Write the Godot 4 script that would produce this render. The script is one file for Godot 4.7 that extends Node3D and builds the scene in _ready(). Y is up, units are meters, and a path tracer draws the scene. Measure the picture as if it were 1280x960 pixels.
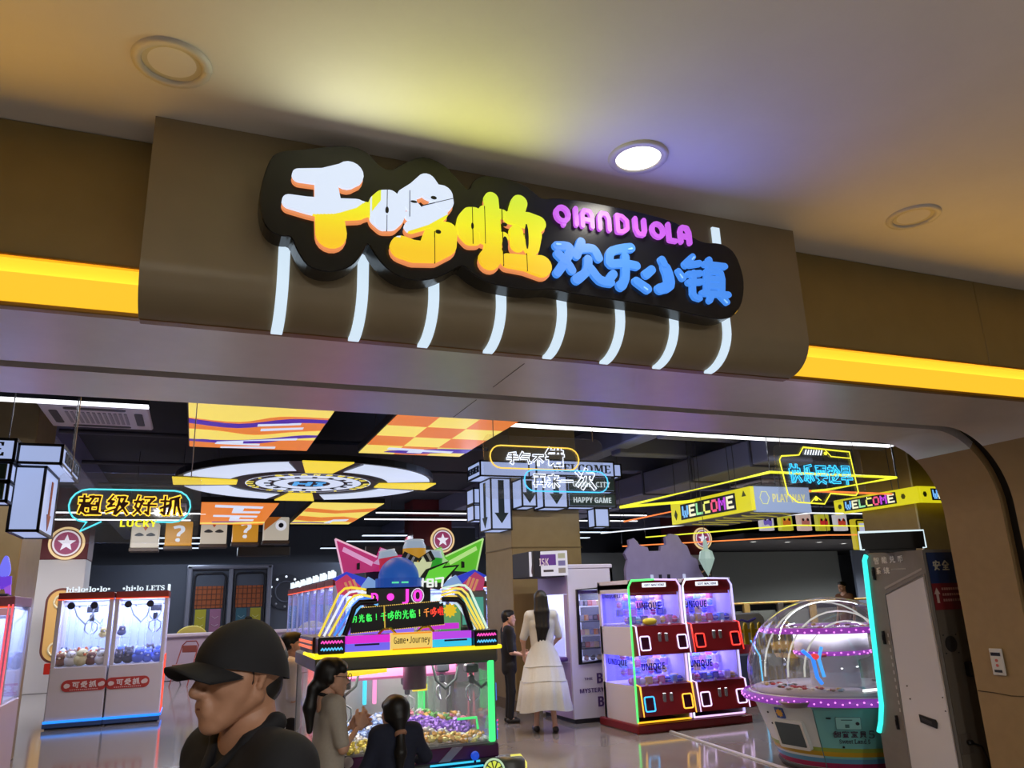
extends Node3D
# An arcade hall seen from the mall corridor through its shop front. Units are metres, y is up, the shop lies towards -z.

var M := {}
var taken := {}
var X := Transform3D()
var uvs: Array = []
const LAMPS := 3.0
var rng := RandomNumberGenerator.new()

func _ready() -> void:
	rng.seed = 7
	var cam := Camera3D.new(); cam.name = "camera"; add_child(cam)
	cam.position = Vector3(0, 1.6, 0); cam.rotation_degrees = Vector3(15.86, -22.233, -1.99); cam.fov = 53.08; cam.current = true; cam.near = 0.05; cam.far = 200
	var we := WorldEnvironment.new(); we.name = "environment"; add_child(we)
	var env := Environment.new(); we.environment = env
	env.background_mode = Environment.BG_COLOR; env.background_color = Color(0.01, 0.01, 0.012)
	env.tonemap_mode = Environment.TONE_MAPPER_LINEAR; env.tonemap_exposure = 1.0
	env.sdfgi_enabled = true; env.ssao_enabled = true; env.ssil_enabled = true
	build_shell()
	build_front()
	build_downlights()
	build_ceiling_lights()
	build_panels()
	build_neons()
	build_signs()
	build_twin_claws()
	simple_row()
	build_red_edge_machine()
	build_unique()
	build_vending()
	build_candy_machine()
	build_sweet_machine()
	build_kiosk()
	build_people()
	build_back()

# ---------------------------------------------------------------- materials
func rgb(r: int, g: int, b: int) -> Color:
	return Color8(r, g, b)

func mat(c: Color, rough := 0.6, metal := 0.0) -> StandardMaterial3D:
	var k := "m%s|%s|%s" % [c.to_html(), rough, metal]
	if M.has(k): return M[k]
	var m := StandardMaterial3D.new()
	m.albedo_color = c; m.roughness = rough; m.metallic = metal
	M[k] = m
	return m

func glow(c: Color, e := 1.0) -> StandardMaterial3D:
	var k := "g%s|%s" % [c.to_html(), e]
	if M.has(k): return M[k]
	var m := StandardMaterial3D.new()
	m.albedo_color = Color(c.r * 0.5, c.g * 0.5, c.b * 0.5); m.roughness = 0.4
	m.emission_enabled = true; m.emission = c; m.emission_energy_multiplier = e
	M[k] = m
	return m

func pane(c := Color(0.9, 0.95, 1.0), a := 0.06, rough := 0.03) -> StandardMaterial3D:
	var k := "p%s|%s" % [c.to_html(), a]
	if M.has(k): return M[k]
	var m := StandardMaterial3D.new()
	m.albedo_color = Color(c.r, c.g, c.b, a); m.roughness = rough
	m.transparency = BaseMaterial3D.TRANSPARENCY_ALPHA
	M[k] = m
	return m

func noisy(c: Color, c2: Color, scale: float, rough: float, metal := 0.0, seed_ := 1, freq := 0.02) -> StandardMaterial3D:
	var m := mat(c, rough, metal).duplicate() as StandardMaterial3D
	var n := FastNoiseLite.new(); n.seed = seed_; n.frequency = freq; n.fractal_octaves = 4
	var t := NoiseTexture2D.new(); t.width = 256; t.height = 256; t.seamless = true; t.noise = n
	var g := Gradient.new(); g.set_color(0, c); g.set_color(1, c2)
	t.color_ramp = g
	m.albedo_color = Color.WHITE; m.albedo_texture = t
	m.uv1_triplanar = true; m.uv1_world_triplanar = true; m.uv1_scale = Vector3.ONE * scale
	return m

# ---------------------------------------------------------------- naming
func numbered(called: String) -> String:
	var n: int = taken.get(called, 0)
	taken[called] = n + 1
	return called if n == 0 else "%s_%03d" % [called, n]

func tag(o: Node, label: String, category: String, group := "") -> void:
	o.set_meta("label", label); o.set_meta("category", category)
	if group != "": o.set_meta("group", group)

func thing(called: String, label: String, category: String, at := Vector3.ZERO, turn := 0.0, group := "") -> Node3D:
	var o := Node3D.new(); o.name = numbered(called); add_child(o)
	o.position = at; o.rotation.y = turn
	tag(o, label, category, group)
	return o

func obj(called: String, st: SurfaceTool, m: Material, parent: Node = null) -> MeshInstance3D:
	var o := MeshInstance3D.new()
	o.name = called if parent else numbered(called)
	st.generate_normals()
	o.mesh = st.commit(); o.material_override = null
	if o.mesh.get_surface_count() > 0: o.mesh.surface_set_material(0, m)
	if parent: parent.add_child(o, true)
	else: add_child(o)
	return o

func struct(called: String, st: SurfaceTool, m: Material, parent: Node = null) -> MeshInstance3D:
	var o := obj(called, st, m, parent)
	if parent == null: o.set_meta("kind", "structure")
	return o

func dup(src: Node3D, at: Vector3, turn: float, label: String, called := "") -> Node3D:
	var r := src.duplicate() as Node3D
	r.name = numbered(called if called != "" else String(src.name).trim_suffix("_%03d" % 0))
	add_child(r); r.position = at; r.rotation.y = turn
	if label != "": r.set_meta("label", label)
	return r

# ---------------------------------------------------------------- shapes
func S() -> SurfaceTool:
	var st := SurfaceTool.new()
	st.begin(Mesh.PRIMITIVE_TRIANGLES)
	st.set_smooth_group(-1)
	return st

func vert(st: SurfaceTool, p: Vector3) -> void:
	if uvs.size() == 4: st.set_uv(Vector2(p.x * uvs[0] + uvs[1], p.y * uvs[2] + uvs[3]))
	st.add_vertex(X * p)

func tri(st: SurfaceTool, a: Vector3, b: Vector3, c: Vector3, out: Vector3) -> void:
	if (c - a).cross(b - a).dot(out) < 0.0:
		var t := b; b = c; c = t
	vert(st, a); vert(st, b); vert(st, c)

func quad(st: SurfaceTool, a: Vector3, b: Vector3, c: Vector3, d: Vector3, out: Vector3) -> void:
	tri(st, a, b, c, out); tri(st, a, c, d, out)

func bx(st: SurfaceTool, c: Vector3, s: Vector3, ch := 0.0) -> SurfaceTool:
	var h := s * 0.5
	ch = minf(ch, minf(h.x, minf(h.y, h.z)) * 0.9)
	for a in 3:
		var u := (a + 1) % 3
		var w := (a + 2) % 3
		for sg: float in [-1.0, 1.0]:
			var q: Array[Vector3] = []
			for k: Array in [[-1, -1], [1, -1], [1, 1], [-1, 1]]:
				var p := Vector3.ZERO
				p[a] = sg * h[a]; p[u] = k[0] * (h[u] - ch); p[w] = k[1] * (h[w] - ch)
				q.append(c + p)
			var n := Vector3.ZERO; n[a] = sg
			quad(st, q[0], q[1], q[2], q[3], n)
			if ch > 0.0:
				for sg2: float in [-1.0, 1.0]:      # edge between face a,sg and face u,sg2
					var e: Array[Vector3] = []
					for t: float in [-1.0, 1.0]:
						var p1 := Vector3.ZERO; p1[a] = sg * h[a]; p1[u] = sg2 * (h[u] - ch); p1[w] = t * (h[w] - ch)
						var p2 := Vector3.ZERO; p2[a] = sg * (h[a] - ch); p2[u] = sg2 * h[u]; p2[w] = t * (h[w] - ch)
						e.append(c + p1); e.append(c + p2)
					var n2 := Vector3.ZERO; n2[a] = sg; n2[u] = sg2
					quad(st, e[0], e[1], e[3], e[2], n2)
	if ch > 0.0:
		for i in 8:
			var g := Vector3(1 if i & 1 else -1, 1 if i & 2 else -1, 1 if i & 4 else -1)
			var f := h * g
			tri(st, c + f - Vector3(0, ch * g.y, ch * g.z), c + f - Vector3(ch * g.x, 0, ch * g.z), c + f - Vector3(ch * g.x, ch * g.y, 0), g)
	return st

func box(c: Vector3, s: Vector3, ch := 0.0) -> SurfaceTool:
	return bx(S(), c, s, ch)

func tube(st: SurfaceTool, a: Vector3, b: Vector3, r0: float, r1 := -1.0, n := 10, caps := true) -> SurfaceTool:
	if r1 < 0.0: r1 = r0
	var d := (b - a).normalized()
	var u := d.cross(Vector3.UP if absf(d.y) < 0.9 else Vector3.RIGHT).normalized()
	var v := d.cross(u)
	for i in n:
		var a0 := TAU * i / n
		var a1 := TAU * (i + 1) / n
		var o0 := u * cos(a0) + v * sin(a0)
		var o1 := u * cos(a1) + v * sin(a1)
		st.set_smooth_group(0)
		quad(st, a + o0 * r0, a + o1 * r0, b + o1 * r1, b + o0 * r1, o0 + o1)
		st.set_smooth_group(-1)
		if caps:
			if r0 > 0.0: tri(st, a, a + o0 * r0, a + o1 * r0, -d)
			if r1 > 0.0: tri(st, b, b + o0 * r1, b + o1 * r1, d)
	return st

func path(st: SurfaceTool, pts: Array, r: float, n := 6, closed := false) -> SurfaceTool:
	var k := pts.size()
	var rings := []
	for i in k:
		var p: Vector3 = pts[i]
		var pa: Vector3 = pts[(i - 1 + k) % k] if closed or i > 0 else p
		var pb: Vector3 = pts[(i + 1) % k] if closed or i < k - 1 else p
		var d := (pb - pa).normalized()
		var d1 := (p - pa).normalized() if p != pa else d
		var m := 1.0 / maxf(0.6, d.dot(d1))
		var u := d.cross(Vector3(0.03, 0.05, 1).normalized() if absf(d.z) < 0.9 else Vector3.UP).normalized()
		var v := d.cross(u)
		var ring := []
		for j in n:
			var a := TAU * (j + 0.5) / n
			ring.append([p + (u * cos(a) * m + v * sin(a)) * r, u * cos(a) + v * sin(a)])
		rings.append(ring)
	st.set_smooth_group(0)
	for i in (k if closed else k - 1):
		var A: Array = rings[i]
		var B: Array = rings[(i + 1) % k]
		for j in n:
			var j2 := (j + 1) % n
			quad(st, A[j][0], A[j2][0], B[j2][0], B[j][0], A[j][1] + A[j2][1])
	st.set_smooth_group(-1)
	if not closed:
		for e: int in [0, k - 1]:
			var R: Array = rings[e]
			var dd: Vector3 = (pts[0] - pts[1]) if e == 0 else (pts[k - 1] - pts[k - 2])
			for j in range(1, n - 1): tri(st, R[0][0], R[j][0], R[j + 1][0], dd)
	return st

func lathe(st: SurfaceTool, prof: Array, at: Vector3, n := 24, a0 := 0.0, a1 := TAU, smooth := true) -> SurfaceTool:
	st.set_smooth_group(0 if smooth else -1)
	for i in prof.size() - 1:
		var p: Vector2 = prof[i]
		var q: Vector2 = prof[i + 1]
		var nn := Vector2(q.y - p.y, p.x - q.x)
		for j in n:
			var t0 := a0 + (a1 - a0) * j / n
			var t1 := a0 + (a1 - a0) * (j + 1) / n
			var c0 := Vector3(cos(t0), 0, sin(t0))
			var c1 := Vector3(cos(t1), 0, sin(t1))
			var out := (c0 + c1) * 0.5 * nn.x + Vector3.UP * nn.y
			var A := at + c0 * p.x + Vector3.UP * p.y
			var B := at + c1 * p.x + Vector3.UP * p.y
			var C := at + c1 * q.x + Vector3.UP * q.y
			var D := at + c0 * q.x + Vector3.UP * q.y
			if p.x > 0.0001: tri(st, A, B, C, out)
			if q.x > 0.0001: tri(st, A, C, D, out)
	st.set_smooth_group(-1)
	return st

func ball(st: SurfaceTool, c: Vector3, r: Vector3, n := 12, m := 8) -> SurfaceTool:
	st.set_smooth_group(0)
	for i in m:
		var f0 := PI * i / m - PI / 2
		var f1 := PI * (i + 1) / m - PI / 2
		for j in n:
			var t0 := TAU * j / n
			var t1 := TAU * (j + 1) / n
			var d := [Vector3(cos(f0) * cos(t0), sin(f0), cos(f0) * sin(t0)), Vector3(cos(f0) * cos(t1), sin(f0), cos(f0) * sin(t1)), Vector3(cos(f1) * cos(t1), sin(f1), cos(f1) * sin(t1)), Vector3(cos(f1) * cos(t0), sin(f1), cos(f1) * sin(t0))]
			var o: Vector3 = d[0] + d[2]
			if i > 0: tri(st, c + d[0] * r, c + d[1] * r, c + d[2] * r, o)
			if i < m - 1: tri(st, c + d[0] * r, c + d[2] * r, c + d[3] * r, o)
	st.set_smooth_group(-1)
	return st

# an outline in the xy plane, from z0 (back) to z1 (front)
func prism(st: SurfaceTool, poly: PackedVector2Array, z0: float, z1: float, bevel := 0.0) -> SurfaceTool:
	if Geometry2D.is_polygon_clockwise(poly) == false: poly.reverse()
	var front := poly
	if bevel > 0.0:
		var q := PackedVector2Array()
		var k := poly.size()
		for i in k:
			var d := (poly[(i + 1) % k] - poly[(i - 1 + k) % k]).normalized()
			q.append(poly[i] + Vector2(d.y, -d.x) * bevel)
		if not Geometry2D.triangulate_polygon(q).is_empty(): front = q
	var ix := Geometry2D.triangulate_polygon(front)
	for i in range(0, ix.size(), 3):
		tri(st, v3(front[ix[i]], z1), v3(front[ix[i + 1]], z1), v3(front[ix[i + 2]], z1), Vector3.BACK)
	ix = Geometry2D.triangulate_polygon(poly)
	for i in range(0, ix.size(), 3):
		tri(st, v3(poly[ix[i]], z0), v3(poly[ix[i + 1]], z0), v3(poly[ix[i + 2]], z0), Vector3.FORWARD)
	var n := poly.size()
	for i in n:
		var j := (i + 1) % n
		var e := poly[j] - poly[i]
		var o := Vector3(-e.y, e.x, 0)
		var zb := z1 - bevel
		quad(st, v3(poly[i], z0), v3(poly[j], z0), v3(poly[j], zb), v3(poly[i], zb), o)
		if bevel > 0.0: quad(st, v3(poly[i], zb), v3(poly[j], zb), v3(front[j], z1), v3(front[i], z1), o + Vector3(0, 0, e.length()))
	return st

func v3(p: Vector2, z: float) -> Vector3:
	return Vector3(p.x, p.y, z)

func pts2(a: Array) -> PackedVector2Array:
	var r := PackedVector2Array()
	for i in range(0, a.size(), 2): r.append(Vector2(a[i], a[i + 1]))
	return r

func smooth2(p: PackedVector2Array, sub := 4, closed := true) -> PackedVector2Array:
	var r := PackedVector2Array()
	var n := p.size()
	for i in (n if closed else n - 1):
		var a := p[(i - 1 + n) % n] if closed else p[maxi(i - 1, 0)]
		var b := p[i]
		var c := p[(i + 1) % n]
		var d := p[(i + 2) % n] if closed else p[mini(i + 2, n - 1)]
		for k in sub: r.append(b.cubic_interpolate(c, a, d, float(k) / sub))
	if not closed: r.append(p[n - 1])
	return r

func ngon(c: Vector2, rx: float, ry: float, n: int, a0 := 0.0) -> PackedVector2Array:
	var r := PackedVector2Array()
	for i in n: r.append(c + Vector2(rx * cos(a0 + TAU * i / n), ry * sin(a0 + TAU * i / n)))
	return r

func rrect(c: Vector2, w: float, h: float, r: float, n := 4) -> PackedVector2Array:
	var q := PackedVector2Array()
	for k: Array in [[1, 1, 0], [-1, 1, 1], [-1, -1, 2], [1, -1, 3]]:
		for i in n + 1:
			var a: float = PI / 2 * (k[2] + float(i) / n)
			q.append(c + Vector2(k[0] * (w / 2 - r), k[1] * (h / 2 - r)) + Vector2(cos(a), sin(a)) * r)
	return q

func ring3(poly: PackedVector2Array, z: float) -> Array:
	var r := []
	for p in poly: r.append(v3(p, z))
	return r

# tapered round-ended bar in the xy plane
var bars := 0
func bar(st: SurfaceTool, a: Vector2, b: Vector2, ra: float, rb: float, z0: float, z1: float, n := 6) -> void:
	bars += 1
	z1 += 0.00015 * (bars % 24)
	var d := (b - a).normalized() if a != b else Vector2.RIGHT
	var q := PackedVector2Array()
	var t := d.angle()
	for i in n + 1: q.append(b + Vector2.from_angle(t - PI / 2 + PI * i / n) * rb)
	for i in n + 1: q.append(a + Vector2.from_angle(t + PI / 2 + PI * i / n) * ra)
	prism(st, q, z0, z1)

func star(c: Vector2, r: float, n := 5, inner := 0.42) -> PackedVector2Array:
	var q := PackedVector2Array()
	for i in n * 2: q.append(c + Vector2.from_angle(PI / 2 + PI * i / n) * (r if i % 2 == 0 else r * inner))
	return q

# ---------------------------------------------------------------- lettering
func words(called: String, s: String, h: float, w: float, depth: float, m: Material, at: Vector3, parent: Node = null, face := "Droid Sans", bold := true, turn := 0.0) -> MeshInstance3D:
	var t := TextMesh.new()
	var f := SystemFont.new(); f.font_names = PackedStringArray([face]); f.font_weight = 700 if bold else 400
	t.font = f; t.text = s; t.font_size = 32; t.pixel_size = h / (32.0 * 0.72); t.depth = depth; t.curve_step = 2.0
	t.material = m
	var o := MeshInstance3D.new(); o.mesh = t
	o.name = called if parent else numbered(called)
	if parent: parent.add_child(o, true)
	else: add_child(o)
	var b := t.get_aabb()
	var sx := w / b.size.x if w > 0.0 and b.size.x > 0.0 else 1.0
	o.scale = Vector3(sx, 1, 1)
	o.rotation.y = turn
	o.position = at - o.basis * b.get_center()
	return o

# Strokes of each character on a grid of 24: letters a..y stand for 0..24, x then y (downwards)
const JIN := "gcci ffkf dkjk coko gkgvks"
const ZOU := "cfkf gcgk cklk gkgt goko encv dsjwxw"
const SI := "hcdiiidojn cujr"
const GLYPH := {
	"千": "tdfg clwl mfmw", "哆": "chcririhch pcki oevemn ohrj rklq qmxmstkx ppts",
	"啦": "chcqgqghch ihnh lclvju ipnm sctf ohxh qkrs vkus ovyv",
	"欢": "cgkghocv djku pcmj ohwhvl rjqplw rnxw", "乐": "tchegmvm nhnwku hpeu spvu", "小": "mcmwju hidq riwq",
	"镇": JIN + " mexe rcrg ogos ogvgvs okvk oovo lsys ptmx utxx",
	"超": ZOU + " mdwdvktk qdmk nnntvtvnnn", "级": SI + " mdudskwkmw odnmkw ojxw",
	"好": "gcdojv khhqcw cili newerj rjrwou mmym", "抓": "chjh gcgwdu cpjm vcmf mfmokw rerv uevoyw",
	"手": "scge eivi cnxn memwju", "气": "hcdj gfvf hjtj ensnuvxu", "不": "dewe oedp mimw plvq",
	"错": JIN + " mfxf pcpk ucuk lkyk nnnwwwwnnn nrwr", "再": "ddwd fifw fiuiuw mdmr fmum crxr",
	"来": "efvf cnxn mcmx hijl siql lndv onwv", "一": "cmwm", "次": "dfgi dtin ockj nhwhul qjppjw qnxw",
	"快": "cicn fcfx igjk lhvhvn jnyn qcpojw qoxw", "要": "ddwd egemvmvgeg jdjm pdpm cqxq kngstx rqex",
	"趁": ZOU + " rclj rdyj sinm tlnp uomt", "早": "fcfmtmtcfc fhth crxr mmmx",
	"的": "gceg cgcujujgcg cnjn oclk ngwgvusv olrp", "光": "mcmk fehi teqi clxl jlirdw plpurwwwws",
	"临": "dfdt hchw nckj mgwg pisl lnlvwvwnln qnqv", "！": "memp msmt",
	"可": "cexe fifqnqnifi tetwpu", "愛": "tcge gfih mfmh sfqh djcl djvjvl fmeo jmkpqpqn smto kqev issn ktvx",
	"智": "eccg dele cimi hegicm ijlm oeolwlweoe gogxsxsogo gsss", "能": "gcdhkg djdw djkjkw dnkn drkr ocokwk veoh onowwwwt vpos",
	"兑": "ichf qcsf ghgnsnshgh jnisdw pnpurwwwwt", "币": "udef fift fiuiusrs memx",
	"系": "tcge lfgjojfotn qkup momwjv irev qruv", "统": SI + " rcrf mfxf rgnlvl uixn pnoslw tntvxvxs",
	"安": "mcne dfdj dfwfvj kihqsw rlfw cmxm", "全": "mcdl mcwl hmsm grtr dwww mmmw",
	"甜": "kcee cimi hehn dndvlvlndn nhyh pdpv wdwv powo pvwv", "蜜": "mcmd dedh dewewh ikkn rjjo hmgo smto hphtrtrphp mnmw ewuv",
	"宝": "mcmd dedh dewewh gktk hpsp dvwv mkmv qrst", "贝": "gdgq gdtdtq giti gntn krew prvw",
	"Q": "mcgegjcmdqhumwrurlvqwmuhqdmc osux", "O": "mcgeciccjmcqguhwmwqusqwmwivequdmc",
}

func strokes(c: String) -> Array:
	var r := []
	var src: String = GLYPH[c]
	for w in src.split(" "):
		var p := PackedVector2Array()
		for i in range(0, w.length() - 1, 2):
			p.append(Vector2((w.unicode_at(i) - 97) / 24.0 - 0.5, 0.5 - (w.unicode_at(i + 1) - 97) / 24.0))
		r.append(p)
	return r

# one character written with bars; c is its centre, s its size
func glyph(st: SurfaceTool, ch: String, c: Vector2, s: Vector2, w: float, z0: float, z1: float, soft := 0) -> void:
	for p: PackedVector2Array in strokes(ch):
		var q := smooth2(p, soft, p[0] == p[p.size() - 1] and false) if soft > 0 and p.size() > 2 else p
		for i in q.size() - 1:
			bar(st, c + q[i] * s, c + q[i + 1] * s, w / 2, w / 2, z0, z1, 4 if soft == 0 else 6)

func writing(st: SurfaceTool, s: String, c: Vector2, h: float, w: float, adv: float, z0: float, z1: float) -> SurfaceTool:
	var n := s.length()
	for i in n:
		if s[i] != " ": glyph(st, s[i], c + Vector2((i - (n - 1) / 2.0) * adv, 0), Vector2(minf(h, adv * 0.92), h), w, z0, z1)
	return st

# the outline of a bold character as closed loops (outer edges and counters)
func loops(ch: String, c: Vector2, s: Vector2, w: float) -> Array:
	var outers: Array = []
	var holes: Array = []
	for p: PackedVector2Array in strokes(ch):
		for i in p.size() - 1:
			var d := (p[i + 1] - p[i]) * s
			if d.length() < 0.001: continue
			d = d.normalized() * w * 0.5
			var e := Vector2(-d.y, d.x)
			var a := c + p[i] * s - d
			var b := c + p[i + 1] * s + d
			var P := PackedVector2Array([a + e, a - e, b - e, b + e])
			if Geometry2D.is_polygon_clockwise(P): P.reverse()
			var nh: Array = []
			for h: PackedVector2Array in holes:
				for q: PackedVector2Array in Geometry2D.clip_polygons(h, P): nh.append(q)
			holes = nh
			var rest: Array = []
			var cur := P
			for o: PackedVector2Array in outers:
				var got: Array = Geometry2D.merge_polygons(cur, o)
				var outs: Array = []
				for q: PackedVector2Array in got:
					if Geometry2D.is_polygon_clockwise(q):
						var qq := q.duplicate(); qq.reverse(); holes.append(qq)
					else: outs.append(q)
				if outs.size() == 1: cur = outs[0]
				else: rest.append(o)
			rest.append(cur)
			outers = rest
	return outers + holes

func neon_char(st: SurfaceTool, ch: String, c: Vector2, s: Vector2, w: float, r: float, z: float) -> void:
	for L: PackedVector2Array in loops(ch, c, s, w):
		var q := PackedVector2Array()
		for p in L:
			if q.is_empty() or q[q.size() - 1].distance_to(p) > r * 1.2: q.append(p)
		if q.size() > 3: path(st, ring3(q, z), r, 4, true)

# ---------------------------------------------------------------- lights
func area(at: Vector3, towards: Vector3, w: float, h: float, c: Color, e: float) -> void:
	var l := AreaLight3D.new(); l.name = numbered("area_light")
	add_child(l)
	l.area_size = Vector2(w, h); l.light_color = c; l.light_energy = e * LAMPS; l.shadow_enabled = true
	l.area_range = 40.0
	l.position = at
	l.look_at_from_position(at, at + towards, Vector3.UP if absf(towards.normalized().y) < 0.9 else Vector3.BACK)

func omni(at: Vector3, c: Color, e: float, size := 0.05) -> void:
	var l := OmniLight3D.new(); l.name = numbered("point_light")
	add_child(l)
	l.light_color = c; l.light_energy = e; l.light_size = size; l.shadow_enabled = true; l.omni_range = 12.0; l.omni_attenuation = 2.0
	l.position = at

# ---------------------------------------------------------------- bodies
# Meshes the smooth union of tapered capsules [a, ra, b, rb] with surface nets on a grid of its own.
func flesh(bones: Array, cell: float, k: float, parts: Array) -> void:
	var lo := Vector3.ONE * 1e9
	var hi := -lo
	var mg := 4.5 / k
	for b: Array in bones:
		for e: int in [0, 2]:
			var r: Vector3 = Vector3.ONE * (b[e + 1] + mg + cell)
			lo = lo.min(b[e] - r); hi = hi.max(b[e] + r)
	var n := Vector3i((hi - lo) / cell) + Vector3i(2, 2, 2)
	var sy := n.x
	var sz := n.x * n.y
	var f := PackedFloat32Array(); f.resize(sz * n.z)
	for b: Array in bones:
		var a: Vector3 = b[0]
		var ra: float = b[1]
		var d: Vector3 = b[2] - a
		var dr: float = b[3] - ra
		var dd := maxf(d.length_squared(), 1e-9)
		var rm := maxf(ra, b[3]) + mg
		var p0 := Vector3i((a.min(b[2]) - Vector3.ONE * rm - lo) / cell).clamp(Vector3i.ZERO, n - Vector3i.ONE)
		var p1 := Vector3i((a.max(b[2]) + Vector3.ONE * rm - lo) / cell).clamp(Vector3i.ZERO, n - Vector3i.ONE)
		for z in range(p0.z, p1.z + 1):
			for y in range(p0.y, p1.y + 1):
				var at := z * sz + y * sy
				for x in range(p0.x, p1.x + 1):
					var q := lo + Vector3(x, y, z) * cell - a
					var t := clampf(q.dot(d) / dd, 0.0, 1.0)
					var s := (q - d * t).length() - ra - dr * t
					if s < mg: f[at + x] += exp(-k * maxf(s, -0.2))
	var id := PackedInt32Array(); id.resize(f.size()); id.fill(-1)
	var V := PackedVector3Array()
	var N := PackedVector3Array()
	var I := PackedInt32Array()
	var off := [0, 1, sy, sy + 1, sz, sz + 1, sz + sy, sz + sy + 1]
	var cor := []
	for i in 8: cor.append(Vector3(i & 1, (i >> 1) & 1, (i >> 2) & 1))
	var edges := [[0, 1], [2, 3], [4, 5], [6, 7], [0, 2], [1, 3], [4, 6], [5, 7], [0, 4], [1, 5], [2, 6], [3, 7]]
	for z in n.z - 1:
		for y in n.y - 1:
			var row := z * sz + y * sy
			for x in n.x - 1:
				var at := row + x
				var m := 0
				if f[at] >= 1.0: m |= 1
				if f[at + 1] >= 1.0: m |= 2
				if f[at + sy] >= 1.0: m |= 4
				if f[at + sy + 1] >= 1.0: m |= 8
				if f[at + sz] >= 1.0: m |= 16
				if f[at + sz + 1] >= 1.0: m |= 32
				if f[at + sz + sy] >= 1.0: m |= 64
				if f[at + sz + sy + 1] >= 1.0: m |= 128
				if m == 0 or m == 255: continue
				var g: Array[float] = []
				for i in 8: g.append(-log(maxf(f[at + off[i]], 1e-4)))
				var sum := Vector3.ZERO
				var c := 0
				for e: Array in edges:
					if ((m >> e[0]) & 1) != ((m >> e[1]) & 1):
						var t: float = g[e[0]] / (g[e[0]] - g[e[1]])
						sum += (cor[e[0]] as Vector3).lerp(cor[e[1]], t); c += 1
				var gr := Vector3(g[1] + g[3] + g[5] + g[7] - g[0] - g[2] - g[4] - g[6], g[2] + g[3] + g[6] + g[7] - g[0] - g[1] - g[4] - g[5], g[4] + g[5] + g[6] + g[7] - g[0] - g[1] - g[2] - g[3])
				id[at] = V.size()
				V.append(lo + (Vector3(x, y, z) + sum / c) * cell)
				N.append(gr.normalized())
				if x > 0 and y > 0 and z > 0:
					var a0 := m & 1
					if a0 != ((m >> 1) & 1): face(I, a0, id[at], id[at - sy], id[at - sy - sz], id[at - sz])
					if a0 != ((m >> 2) & 1): face(I, a0, id[at], id[at - sz], id[at - sz - 1], id[at - 1])
					if a0 != ((m >> 4) & 1): face(I, a0, id[at], id[at - 1], id[at - 1 - sy], id[at - sy])
	parts.append([V, N, I])

func face(I: PackedInt32Array, inside: int, a: int, b: int, c: int, d: int) -> void:
	if a < 0 or b < 0 or c < 0 or d < 0: return
	if inside == 1: I.append_array([a, c, b, a, d, c])
	else: I.append_array([a, b, c, a, c, d])

func skin(called: String, parts: Array, m: Material, parent: Node, xf := Transform3D()) -> MeshInstance3D:
	var V := PackedVector3Array()
	var N := PackedVector3Array()
	var I := PackedInt32Array()
	for p: Array in parts:
		var base := V.size()
		for v: Vector3 in p[0]: V.append(xf * v)
		for v: Vector3 in p[1]: N.append((xf.basis * v).normalized())
		for i: int in p[2]: I.append(base + i)
	var arr := []
	arr.resize(Mesh.ARRAY_MAX)
	arr[Mesh.ARRAY_VERTEX] = V; arr[Mesh.ARRAY_NORMAL] = N; arr[Mesh.ARRAY_INDEX] = I
	var am := ArrayMesh.new()
	am.add_surface_from_arrays(Mesh.PRIMITIVE_TRIANGLES, arr)
	am.surface_set_material(0, m)
	var o := MeshInstance3D.new(); o.mesh = am; o.name = called
	parent.add_child(o, true)
	return o

func moved(parts: Array, xf: Transform3D) -> Array:
	for p: Array in parts:
		var V: PackedVector3Array = p[0]
		var N: PackedVector3Array = p[1]
		for i in V.size():
			V[i] = xf * V[i]; N[i] = (xf.basis * N[i]).normalized()
		p[0] = V; p[1] = N
	return parts

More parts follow.
